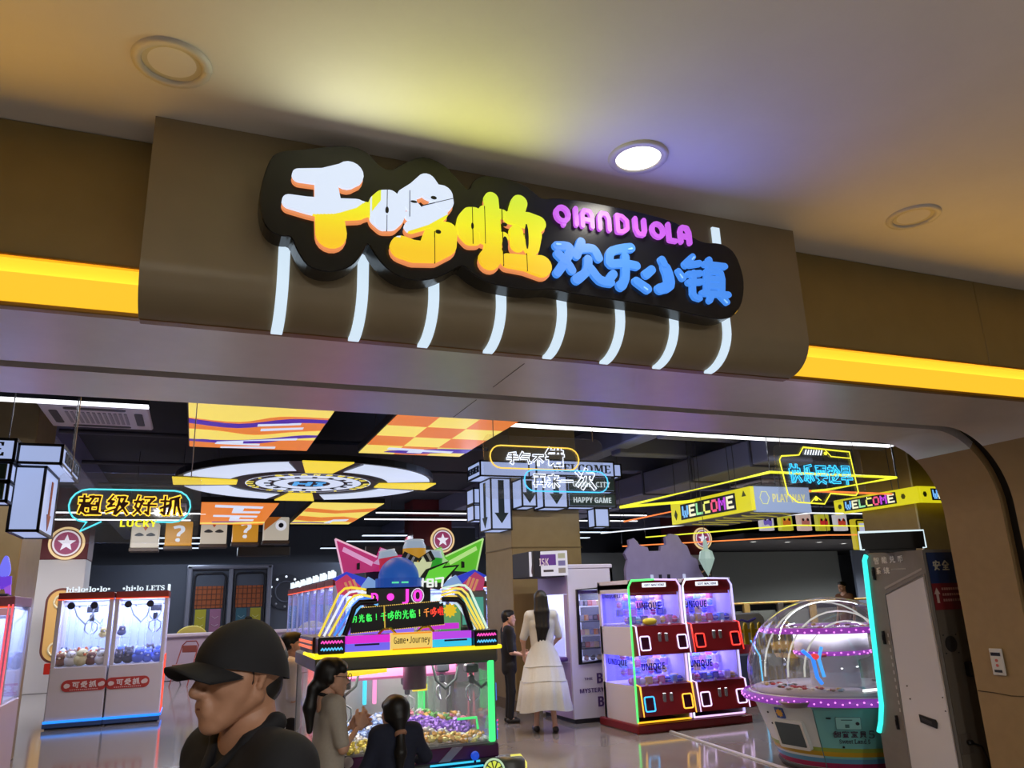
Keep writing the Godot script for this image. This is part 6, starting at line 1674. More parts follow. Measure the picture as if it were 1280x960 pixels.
# ---- the large winged candy machine in the middle
func build_candy_machine() -> void:
	var z0 := -5.6
	var cx := 1.44
	var o := thing("candy_claw_machine", "large neon candy claw machine with pink and green wings and a scrolling LED board", "claw machine", Vector3(cx, 0, z0))
	var gr := mat(rgb(96, 98, 96), 0.4, 0.2)
	var w := 1.28
	var d := 1.1
	obj("base_cabinet", box(Vector3(0, 0.28, -d / 2), Vector3(w, 0.56, d), 0.02), gr, o)
	obj("purple_band", box(Vector3(0, 0.6, -d / 2), Vector3(w + 0.02, 0.09, d + 0.02), 0.01), mat(rgb(86, 32, 84), 0.35), o)
	X = Transform3D(Basis(), Vector3(0, 0, 0.012))
	obj("band_stripe", prism(S(), pts2([0.2, 0.557, 0.3, 0.643, 0.38, 0.643, 0.28, 0.557]), -0.004, 0.004), mat(rgb(150, 140, 160), 0.4), o)
	obj("capsule_mark", bx(prism(S(), ngon(Vector2(-0.42, 0.62), 0.035, 0.035, 14), 0.0, 0.006), Vector3(-0.42, 0.56, 0.003), Vector3(0.03, 0.05, 0.006)), mat(rgb(226, 220, 226), 0.4), o)
	X = Transform3D()
	obj("sill", box(Vector3(0, 0.652, -d / 2), Vector3(w, 0.016, d)), mat(rgb(150, 150, 156), 0.3, 0.5), o)
	# glass case
	for sx: float in [-1, 1]:
		obj("corner_post", box(Vector3(sx * (w / 2 - 0.02), 0.93, -0.02), Vector3(0.04, 0.55, 0.04), 0.006), mat(rgb(120, 124, 128), 0.3, 0.4), o)
		obj("corner_post", box(Vector3(sx * (w / 2 - 0.02), 0.93, -d + 0.02), Vector3(0.04, 0.55, 0.04), 0.006), mat(rgb(120, 124, 128), 0.3, 0.4), o)
		obj("side_glass", box(Vector3(sx * (w / 2 - 0.006), 0.93, -d / 2), Vector3(0.006, 0.54, d - 0.1)), pane(Color(0.9, 0.95, 1), 0.04), o)
	obj("front_glass", box(Vector3(0, 0.93, -0.006), Vector3(w - 0.1, 0.54, 0.006)), pane(Color(0.9, 0.95, 1), 0.04), o)
	obj("green_light", box(Vector3(w / 2 - 0.04, 0.93, 0.008), Vector3(0.045, 0.55, 0.03), 0.008), glow(rgb(70, 250, 130), 1.2), o)
	obj("green_light", box(Vector3(0.36, 0.95, -d + 0.08), Vector3(0.06, 0.4, 0.03), 0.008), glow(rgb(70, 250, 130), 0.9), o)
	obj("green_light", path(S(), [Vector3(w / 2 - 0.2, 0.78, -0.3), Vector3(w / 2 - 0.05, 0.78, -0.3), Vector3(w / 2 - 0.04, 0.7, -0.3)], 0.01, 5), glow(rgb(70, 250, 130), 0.9), o)
	obj("cyan_light", box(Vector3(-0.11, 1.0, -d + 0.08), Vector3(0.03, 0.3, 0.03), 0.006), glow(rgb(70, 220, 255), 1.1), o)
	obj("pink_light", box(Vector3(-0.03, 1.0, -d + 0.08), Vector3(0.03, 0.3, 0.03), 0.006), glow(rgb(255, 150, 210), 1.1), o)
	obj("cyan_light", box(Vector3(-w / 2 + 0.05, 0.85, -0.05), Vector3(0.03, 0.3, 0.03), 0.006), glow(rgb(90, 210, 255), 0.9), o)
	obj("pink_canopy", box(Vector3(0.05, 1.15, -0.6), Vector3(0.9, 0.14, 0.3), 0.02), mat(rgb(240, 130, 190), 0.4), o)
	obj("yellow_light", path(S(), [Vector3(-0.52, 1.05, -0.2), Vector3(-0.52, 1.15, -0.2), Vector3(-0.12, 1.165, -0.2)], 0.018, 5), glow(rgb(255, 220, 40), 1.2), o)
	obj("yellow_bar", box(Vector3(0.26, 0.98, -0.7), Vector3(0.12, 0.05, 0.03), 0.005), glow(rgb(245, 220, 60), 1.0), o)
	obj("lift_drum", tube(S(), Vector3(0.1, 1.02, -0.25), Vector3(0.1, 1.22, -0.25), 0.085, -1, 20), mat(rgb(70, 20, 56), 0.35), o)
	obj("lamp_plate", box(Vector3(0, 1.19, -d / 2), Vector3(w - 0.2, 0.014, d - 0.3)), glow(rgb(250, 250, 245), 1.4), o)
	area(Vector3(cx, 1.175, z0 - d / 2), Vector3.DOWN, w - 0.3, d - 0.4, rgb(255, 250, 235), 0.55)
	for q: Array in [[-0.42, 1.08, -0.28, 0.7], [0.36, 1.14, -0.42, 0.6], [0.14, 1.04, -0.62, 0.55], [0.52, 1.14, -0.2, 0.6]]:
		claw(o, Vector3(q[0], q[1], q[2]), q[3])
	for q: Array in [[-0.5, -0.3], [0.25, -0.3], [0.5, -0.2]]:
		obj("cable", path(S(), [Vector3(q[0], 1.17, q[1]), Vector3(q[0] + 0.03, 1.06, q[1]), Vector3(q[0] + 0.1, 1.0, q[1]), Vector3(q[0] + 0.18, 1.06, q[1]), Vector3(q[0] + 0.2, 1.15, q[1])], 0.01, 6), mat(rgb(70, 80, 84), 0.5), o)
	for i in 4: obj("divider_tube", tube(S(), Vector3(0.22 + i * 0.07, 0.66, -0.75 - 0.04 * (i % 2)), Vector3(0.22 + i * 0.07, 1.1, -0.75 - 0.04 * (i % 2)), 0.022, -1, 10, false), pane(Color(0.85, 0.95, 0.95), 0.16), o)
	obj("inner_back", box(Vector3(0, 0.93, -d + 0.03), Vector3(w - 0.1, 0.54, 0.02)), mat(rgb(150, 156, 160), 0.4), o)
	# header, rim light, boxes
	obj("header", box(Vector3(0, 1.24, -d / 2), Vector3(w + 0.03, 0.1, d + 0.04), 0.012), mat(rgb(74, 76, 72), 0.4), o)
	obj("rim_light", path(S(), [Vector3(-0.68, 1.3, -0.35), Vector3(-0.66, 1.295, 0.04), Vector3(0.67, 1.295, 0.04), Vector3(0.68, 1.3, -0.9)], 0.013, 6), glow(rgb(250, 220, 30), 1.3), o)
	var yb := 1.365
	obj("band_magenta", bx(box(Vector3(-0.3, yb + 0.025, 0.0), Vector3(0.3, 0.05, 0.06)), Vector3(0.3, 0, 0), Vector3(0, 0, 0)), glow(rgb(226, 40, 216), 0.9), o)
	obj("band_violet", box(Vector3(-0.3, yb - 0.028, 0.0), Vector3(0.3, 0.05, 0.06)), glow(rgb(120, 110, 255), 0.8), o)
	obj("band_violet", box(Vector3(0.31, yb + 0.025, 0.0), Vector3(0.28, 0.05, 0.06)), glow(rgb(190, 70, 235), 0.9), o)
	obj("band_cyan", box(Vector3(0.31, yb - 0.028, 0.0), Vector3(0.28, 0.05, 0.06)), glow(rgb(50, 200, 240), 0.9), o)
	for x: float in [-0.31, 0.33]: obj("slot", box(Vector3(x, yb - 0.01, 0.032), Vector3(0.17, 0.012, 0.006)), mat(rgb(30, 30, 90), 0.5), o)
	obj("name_plate", box(Vector3(0.005, yb, 0.012), Vector3(0.3, 0.115, 0.06), 0.006), glow(rgb(252, 214, 110), 0.85), o)
	obj("plate_edge", bx(box(Vector3(0.005, yb + 0.052, 0.044), Vector3(0.28, 0.01, 0.004)), Vector3(0.005, yb - 0.052, 0.044), Vector3(0.28, 0.01, 0.004)), glow(rgb(250, 150, 30), 0.9), o)
	words("lettering", "Game•Journey", 0.044, 0.26, 0.006, mat(rgb(60, 36, 20), 0.5), Vector3(0.005, yb, 0.046), o, "Droid Sans Mono", true)
	for s: float in [-1, 1]:
		var b := obj("corner_box", box(Vector3(s * 0.555, 1.36, -0.02), Vector3(0.18, 0.11, 0.16), 0.008), mat(rgb(16, 16, 22), 0.3), o)
		for r in 2:
			var pts := []
			for i in 15: pts.append(Vector3(s * 0.555 - 0.072 + i * 0.0103, 1.383 - r * 0.045 + 0.006 * (1 if i % 2 else -1), 0.064))
			obj("squiggle", path(S(), pts, 0.005, 5), glow(rgb(255, 80, 190) if r == 0 else rgb(90, 190, 240), 1.1), b)
	obj("side_box", box(Vector3(-0.64, 1.36, -0.45), Vector3(0.04, 0.11, 0.7), 0.006), mat(rgb(60, 20, 30), 0.4), o)
	for i in 2: obj("side_light", box(Vector3(-0.665, 1.345 + i * 0.035, -0.45), Vector3(0.008, 0.018, 0.68)), glow(rgb(255, 120, 60), 0.9), o)
	obj("band_back", box(Vector3(0, 1.36, -0.5), Vector3(1.2, 0.1, 0.9)), mat(rgb(60, 40, 90), 0.5), o)
	# LED board
	var L := Transform3D(Basis(Vector3.UP, 0.0) * Basis(Vector3.BACK, 0.05), Vector3(-0.075, 1.53, -0.04))
	X = L
	obj("led_board", bx(S(), Vector3(0, 0, -0.03), Vector3(0.68, 0.17, 0.06), 0.004), mat(rgb(12, 10, 12), 0.3), o)
	var ch := "的光临！千哆的光临！千哆啦"
	var st: SurfaceTool
	for i in 13:
		st = S()
		glyph(st, ch[i], Vector2(-0.316 + i * 0.0525, 0.012), Vector2(0.046, 0.07) if i > 3 else Vector2(0.04, 0.06), 0.0055, 0.0, 0.003)
		obj("led_character", st, glow(rgb(60, 235, 90) if i < 9 else [rgb(190, 230, 90), rgb(235, 140, 60), rgb(245, 70, 50), rgb(245, 50, 40)][i - 9], 1.2), o)
	for s: float in [-1, 1]:
		st = S()
		for i in 44: bx(st, Vector3(-0.335 + i * 0.0156, s * 0.084, 0.001), Vector3(0.008, 0.006, 0.006))
		var dl := obj("bulb_row", st, glow(rgb(240, 200, 90), 0.9), o)
		dl.set_meta("kind", "stuff")
	obj("gold_bar", box_x(Vector3(-0.1, 0, 0.003), Vector3(0.008, 0.17, 0.006)), glow(rgb(230, 190, 70), 0.7), o)
	X = Transform3D()
	obj("low_band", box(Vector3(-0.2, 1.435, -0.1), Vector3(0.5, 0.03, 0.05)), glow(rgb(150, 110, 255), 0.8), o)
	obj("low_band", box(Vector3(0.24, 1.45, -0.1), Vector3(0.3, 0.04, 0.05)), glow(rgb(210, 50, 220), 0.8), o)
	for x: float in [-0.16, 0.12]: obj("gold_coil", path(S(), [Vector3(x - 0.06, 1.42, -0.02), Vector3(x - 0.03, 1.45, 0), Vector3(x + 0.02, 1.455, 0), Vector3(x + 0.06, 1.42, -0.02)], 0.009, 6), mat(rgb(210, 170, 60), 0.25, 0.8), o)
	# arches of neon
	for s: float in [-1, 1]:
		var cols := [rgb(245, 215, 60), rgb(235, 240, 255), rgb(250, 225, 80), rgb(70, 140, 255), rgb(110, 190, 255)] if s < 0 else [rgb(210, 235, 220), rgb(245, 225, 110), rgb(250, 220, 80), rgb(235, 200, 90), rgb(200, 220, 230)]
		for i in 5:
			var k := i * 0.026
			var xo := -0.62 + k * 1.2
			var q := [Vector3(xo * -s, 1.42, -0.1 + i * 0.02), Vector3((xo + 0.13) * -s, 1.7 - k, -0.1 + i * 0.02), Vector3((xo + 0.17) * -s, 1.735 - k, -0.1 + i * 0.02), Vector3((xo + 0.22) * -s, 1.742 - k, -0.1 + i * 0.02), Vector3((-0.27 + k * 0.4) * -s, 1.72 - k, -0.1 + i * 0.02)]
			for j in q.size(): q[j].x *= 1.0
			obj("neon_arch", path(S(), flip_x(q), 0.009, 6), glow(cols[i], 1.0), o)
		var q2 := [Vector3(-0.46 * -s, 1.42, 0.0), Vector3(-0.4 * -s, 1.6, 0.0), Vector3(-0.36 * -s, 1.635, 0.0), Vector3(-0.24 * -s, 1.64, 0.0)]
		obj("black_arch", path(S(), flip_x(q2), 0.02, 6), mat(rgb(14, 14, 18), 0.3), o)
	# marquee with letters
	obj("marquee", box(Vector3(-0.09, 1.67, -0.12), Vector3(0.42, 0.13, 0.12), 0.008), mat(rgb(16, 12, 22), 0.35), o)
	var mk := glow(rgb(250, 60, 210), 1.3)
	words("letter", "D", 0.068, 0.05, 0.012, mk, Vector3(-0.245, 1.665, -0.05), o)
	obj("dot", prism(S(), ngon(Vector2(-0.13, 1.668), 0.025, 0.025, 14), -0.06, -0.045), mk, o)
	words("letter", "J", 0.08, 0.045, 0.012, mk, Vector3(-0.02, 1.668, -0.05), o)
	words("letter", "O", 0.08, 0.065, 0.012, mk, Vector3(0.07, 1.672, -0.05), o)
	obj("letter_outline", path(S(), ring3(ngon(Vector2(0.07, 1.672), 0.045, 0.05, 14), -0.052), 0.004, 4, true), glow(rgb(240, 235, 250), 0.9), o)
	# dome on a round screen
	obj("screen_drum", lathe(S(), [Vector2(0.0, 1.735), Vector2(0.165, 1.735), Vector2(0.17, 1.74), Vector2(0.17, 1.8), Vector2(0.0, 1.8)], Vector3(-0.045, 0, -0.16), 28, 0, TAU, false), glow(rgb(40, 90, 190), 0.55), o)
	for x: float in [-0.11, -0.04]: obj("screen_text", box(Vector3(x, 1.766, 0.01), Vector3(0.05, 0.012, 0.006)), glow(rgb(90, 230, 170), 0.9), o)
	obj("dome", lathe(S(), dome_prof(0.15, 0.155, 10), Vector3(-0.045, 1.8, -0.16), 28), glow(rgb(50, 110, 215), 0.45), o)
	# cans
	can(o, Vector3(0.1, 1.83, -0.26), 0.088, 0.26, rgb(245, 180, 60), 0.0)
	can(o, Vector3(-0.07, 1.80, -0.3), 0.075, 0.22, rgb(235, 60, 90), 0.16)
	can(o, Vector3(0.245, 1.79, -0.3), 0.075, 0.22, rgb(60, 200, 60), -0.08)
	for s: float in [-1, 1]:
		X = Transform3D(Basis(Vector3.BACK, 0.5 * s), Vector3(0.1 + 0.065 * s, 1.94, -0.165))
		var bw := S()
		prism(bw, pts2([-0.06, -0.03, 0.06, -0.038, 0.06, 0.038, -0.06, 0.03]), 0.0, 0.012)
		var bo := obj("bow", bw, mat(rgb(20, 20, 24), 0.5), o)
		for i in 2: obj("stripe", prism(S(), pts2([-0.03 + i * 0.045, -0.03, -0.012 + i * 0.045, -0.03, -0.012 + i * 0.045, 0.03, -0.03 + i * 0.045, 0.03]), 0.012, 0.015), mat(rgb(235, 235, 240), 0.5), bo)
		X = Transform3D()
	# wings
	for s: float in [-1, 1]:
		var mg := rgb(214, 50, 130) if s < 0 else rgb(110, 220, 50)
		wing(o, s, [0.0, 1.86, -0.28, 1.86, -0.52, 1.84, -0.585, 2.1, -0.27, 1.965, -0.24, 2.04, -0.1, 1.98, 0.0, 1.98], -0.34, mg, 0.55, "wing")
		wing(o, s, [-0.3, 1.93, -0.52, 2.04, -0.53, 2.01, -0.31, 1.9], -0.312, rgb(240, 170, 220) if s < 0 else rgb(200, 250, 150), 0.7, "wing_stripe")
		wing(o, s, [-0.2, 1.96, -0.2, 2.02, -0.24, 2.03, -0.26, 1.95, -0.3, 1.92, -0.12, 1.87, -0.1, 1.92], -0.311, rgb(226, 170, 220) if s < 0 else rgb(190, 245, 170), 0.6, "wing_stripe")
		wing(o, s, [-0.42, 1.875, -0.4, 1.875, -0.4, 1.925, -0.42, 1.92], -0.31, rgb(20, 16, 24), 0.0, "wing_slot")
		wing(o, s, [-0.15, 1.74, -0.5, 1.86, -0.6, 1.81, -0.45, 1.74], -0.3, rgb(50, 70, 230), 0.6, "side_box")
		wing(o, s, [-0.38, 1.74, -0.5, 1.84, -0.58, 1.79, -0.56, 1.7, -0.44, 1.68], -0.285, rgb(220, 60, 110) if s < 0 else rgb(205, 70, 120), 0.6, "side_box")
		for i in 3: wing(o, s, [-0.46 - i * 0.03, 1.8 - i * 0.01, -0.447 - i * 0.03, 1.805 - i * 0.01, -0.41 - i * 0.03, 1.72 - i * 0.01, -0.423 - i * 0.03, 1.715 - i * 0.01], -0.262, rgb(250, 170, 120), 0.5, "box_stripe")
		wing(o, s, [-0.2, 1.74, -0.34, 1.82, -0.4, 1.74], -0.28, rgb(150, 190, 250), 0.6, "side_box")
		for e: Array in [[-0.52, 1.84, -0.585, 2.1], [-0.585, 2.1, -0.27, 1.965]]:
			obj("wing_edge", path(S(), [Vector3(e[0] * -s + 0.09, e[1], -0.3), Vector3(e[2] * -s + 0.09, e[3], -0.3)], 0.007, 5), glow(rgb(245, 190, 220) if s < 0 else rgb(190, 240, 150), 0.8), o)
	# green emblem
	X = Transform3D(Basis(), Vector3(0.19, 1.79, -0.1))
	obj("emblem_back", prism(S(), pts2([-0.1, -0.05, 0.06, -0.08, 0.22, 0.1, 0.1, 0.09, 0.14, 0.13, -0.04, 0.07, -0.08, 0.02]), -0.02, 0.0), mat(rgb(20, 30, 18), 0.5), o)
	obj("emblem", prism(S(), pts2([-0.06, -0.02, 0.07, -0.03, 0.19, 0.085, 0.08, 0.075, 0.11, 0.11, -0.02, 0.06]), 0.0, 0.008), glow(rgb(110, 230, 60), 0.7), o)
	st = S()
	for l: Array in [[-0.09, -0.02, -0.05, -0.02], [-0.07, 0.0, -0.075, -0.06], [-0.035, -0.005, 0.005, -0.005], [-0.035, -0.005, -0.035, -0.055], [0.005, -0.005, 0.005, -0.055], [-0.035, -0.055, 0.005, -0.055], [-0.035, -0.03, 0.005, -0.03], [0.03, 0.0, 0.085, 0.005], [0.085, 0.005, 0.075, -0.055], [0.03, -0.055, 0.03, -0.02]]: bar(st, Vector2(l[0], l[1]), Vector2(l[2], l[3]), 0.007, 0.007, 0.008, 0.016, 3)
	obj("emblem_character", st, glow(rgb(240, 245, 240), 0.9), o)
	obj("emblem_splash", prism(S(), star(Vector2(-0.06, 0.07), 0.09, 7, 0.65), -0.03, -0.018), glow(rgb(235, 245, 190), 0.6), o)
	X = Transform3D()
	obj("right_cabinet_screen", box(Vector3(0.56, 1.56, -0.3), Vector3(0.24, 0.3, 0.1), 0.02), mat(rgb(130, 136, 140), 0.4), o)
	obj("screen", box(Vector3(0.56, 1.55, -0.246), Vector3(0.17, 0.2, 0.008)), glow(rgb(90, 190, 170), 0.55), o)
	obj("sunflower_print", prism(S(), star(Vector2(0.36, 1.56), 0.055, 10, 0.7), -0.2, -0.19), glow(rgb(240, 200, 40), 0.8), o)
	obj("green_panel", box(Vector3(0.37, 1.5, -0.24), Vector3(0.16, 0.2, 0.04)), glow(rgb(120, 200, 130), 0.45), o)
	obj("wing_post", box(Vector3(0, 1.75, -0.38), Vector3(0.5, 0.6, 0.06)), mat(rgb(30, 28, 40), 0.5), o)
	# play deck
	obj("play_deck", prism_at(Vector3(0.36, 0, 0), 0.5, [Vector2(0, 0.53), Vector2(0.2, 0.47), Vector2(0.22, 0.4), Vector2(0, 0.36)]), mat(rgb(20, 60, 90), 0.25), o)
	obj("play_deck", prism_at(Vector3(-0.36, 0, 0), 0.5, [Vector2(0, 0.53), Vector2(0.2, 0.47), Vector2(0.22, 0.4), Vector2(0, 0.36)]), mat(rgb(20, 60, 90), 0.25), o)
	for i in 3: obj("deck_light", path(S(), [Vector3(0.14, 0.542 - i * 0.018, 0.02 + i * 0.07), Vector3(0.5, 0.542 - i * 0.018, 0.02 + i * 0.07)], 0.007, 5), glow(rgb(60, 200, 240), 1.1), o)
	obj("joystick", bx(tube(S(), Vector3(0.45, 0.5, 0.06), Vector3(0.45, 0.57, 0.06), 0.008), Vector3.ZERO, Vector3.ZERO), mat(rgb(60, 60, 70), 0.3, 0.7), o)
	obj("joystick_ball", ball(S(), Vector3(0.45, 0.585, 0.06), Vector3.ONE * 0.03, 14, 10), glow(rgb(40, 90, 240), 0.6), o)
	X = Transform3D(Basis(Vector3.RIGHT, -0.3), Vector3(0.545, 0.5, 0.18))
	obj("citrus_wheel", prism(S(), ngon(Vector2.ZERO, 0.075, 0.075, 24), -0.02, 0.0), mat(rgb(40, 70, 30), 0.4), o)
	obj("wheel_ring", path(S(), ring3(ngon(Vector2.ZERO, 0.073, 0.073, 24), 0.002), 0.007, 5, true), glow(rgb(200, 230, 190), 0.8), o)
	for i in 9:
		var a := TAU * i / 9
		obj("citrus_segment", prism(S(), PackedVector2Array([Vector2.from_angle(a) * 0.014, Vector2.from_angle(a - 0.26) * 0.058, Vector2.from_angle(a) * 0.062, Vector2.from_angle(a + 0.26) * 0.058]), 0.0, 0.004), glow(rgb(225, 235, 80), 0.8), o)
	X = Transform3D()
	obj("coin_pod", lathe(S(), [Vector2(0.0, 0.0), Vector2(0.11, 0.0), Vector2(0.12, 0.52), Vector2(0.1, 0.545), Vector2(0.0, 0.55)], Vector3(0.72, 0, 0.0), 24), gr, o)
	obj("pod_light", path(S(), [Vector3(0.83, 0.05, 0.03), Vector3(0.845, 0.5, 0.03), Vector3(0.8, 0.555, 0.03), Vector3(0.72, 0.56, 0.05)], 0.007, 5), glow(rgb(240, 230, 110), 1.0), o)
	for y: float in [0.98, 0.72]: obj("side_print", box(Vector3(0.652, y, -0.06), Vector3(0.012, 0.12, 0.05)), glow(rgb(70, 130, 240), 0.7), o)
	for i in 3: obj("side_print_stripe", path(S(), [Vector3(0.66, 0.7 + i * 0.03, -0.09), Vector3(0.66, 0.73 + i * 0.03, -0.03)], 0.005, 4), glow(rgb(250, 60, 140), 1.0), o)
	build_candies(cx, z0)

func box_x(c: Vector3, s: Vector3) -> SurfaceTool:
	return bx(S(), c, s)

func prism_at(at: Vector3, w: float, prof: Array) -> SurfaceTool:
	var q := PackedVector2Array()
	for p: Vector2 in prof: q.append(Vector2(-p.x, p.y))
	X = Transform3D(Basis(Vector3.UP, PI / 2), at)
	var st := prism(S(), q, -w / 2, w / 2)
	X = Transform3D()
	return st

func flip_x(a: Array) -> Array:
	return a

func dome_prof(r: float, h: float, n: int) -> Array:
	var q := []
	for i in n + 1: q.append(Vector2(r * cos(PI / 2 * i / n), h * sin(PI / 2 * i / n)))
	return q

func wing(o: Node3D, s: float, a: Array, z: float, c: Color, e: float, called: String) -> void:
	var q := PackedVector2Array()
	for i in range(0, a.size(), 2): q.append(Vector2(a[i] * -s + 0.09, a[i + 1]))
	obj(called, prism(S(), q, z, z + 0.025, 0.0), glow(c, e) if e > 0 else mat(c, 0.5), o)

func can(o: Node3D, at: Vector3, r: float, h: float, c: Color, tilt: float) -> void:
	X = Transform3D(Basis(Vector3.BACK, tilt), at)
	var b := obj("drink_can", lathe(S(), [Vector2(0, 0), Vector2(r * 0.85, 0), Vector2(r, h * 0.06), Vector2(r, h * 0.74)], Vector3.ZERO, 20), glow(c, 0.45), o)
	obj("can_shoulder", lathe(S(), [Vector2(r, h * 0.74), Vector2(r * 0.98, h * 0.8), Vector2(r * 0.8, h * 0.94)], Vector3.ZERO, 20), glow(rgb(190, 210, 235), 0.5), b)
	obj("can_lid", lathe(S(), [Vector2(r * 0.8, h * 0.94), Vector2(r * 0.84, h * 0.97), Vector2(r * 0.8, h), Vector2(r * 0.7, h * 0.96), Vector2(0, h * 0.96)], Vector3.ZERO, 20), glow(rgb(205, 220, 238), 0.5), b)
	X = Transform3D()

func build_candies(cx: float, z0: float) -> void:
	# a wrapped sweet: a faceted body with two twisted ends
	var protos := []
	var cols := [rgb(232, 212, 84), rgb(242, 232, 150), rgb(150, 176, 230), rgb(164, 122, 226), rgb(238, 190, 110), rgb(226, 226, 232), rgb(130, 200, 120), rgb(235, 150, 170)]
	for i in 8:
		var o := Node3D.new()
		var m := mat(cols[i], 0.25, 0.25)
		obj("wrapper", ball(S(), Vector3.ZERO, Vector3(0.026, 0.018, 0.02), 7, 4), m, o)
		for s: float in [-1, 1]:
			obj("twist", tube(S(), Vector3(s * 0.022, 0, 0), Vector3(s * 0.042, 0.002, 0), 0.005, 0.015, 5), m, o)
		protos.append(o)
	var n := 0
	for r in 12:
		for i in 22:
			var x := -0.56 + i * 0.0525 + rng.randf_range(-0.015, 0.015)
			var z := -0.05 - r * 0.055 + rng.randf_range(-0.015, 0.015)
			var y := 0.675 + r * 0.011 + 0.03 * sin(x * 7.0 + 1.0) * (1.0 if r > 2 else 0.4) + rng.randf_range(0, 0.015)
			var k := 0
			if x < 0.05: k = ([0, 0, 1, 0][rng.randi() % 4]) if r < 4 else ([2, 2, 5, 2][rng.randi() % 4])
			else: k = ([4, 1, 5, 4][rng.randi() % 4]) if r < 4 else (3 if r < 9 else [6, 5, 4, 7][rng.randi() % 4])
			var c := (protos[k] as Node3D).duplicate() as Node3D
			c.name = numbered("candy"); add_child(c)
			c.position = Vector3(cx + x, y, z0 + z)
			c.rotation = Vector3(rng.randf_range(-0.8, 0.8), rng.randf_range(0, TAU), rng.randf_range(-0.5, 0.5))
			tag(c, ["gold-wrapped candy", "pale yellow wrapped candy", "light blue wrapped candy", "purple wrapped candy", "orange wrapped candy", "white wrapped candy", "green wrapped candy", "pink wrapped candy"][k] + ", %s from the left, %s row behind the winged machine's glass" % [ORD[i], ORD[r]], "candy", "candies in the winged machine")
			n += 1
	for p: Node3D in protos: p.free()
	# the bed that carries the heap
	var b := thing("candy_tray", "clear sloping tray under the candy heap in the winged machine", "tray", Vector3(cx, 0.66, z0 - 0.4))
	obj("tray", prism_at(Vector3.ZERO, 1.16, [Vector2(0.36, 0.0), Vector2(-0.34, 0.0), Vector2(-0.34, 0.1), Vector2(0.36, 0.006)]), mat(rgb(150, 146, 140), 0.5), b)

const SC := ["dull red", "cream", "brown", "ochre", "blue-grey", "white", "bright red", "taupe"]

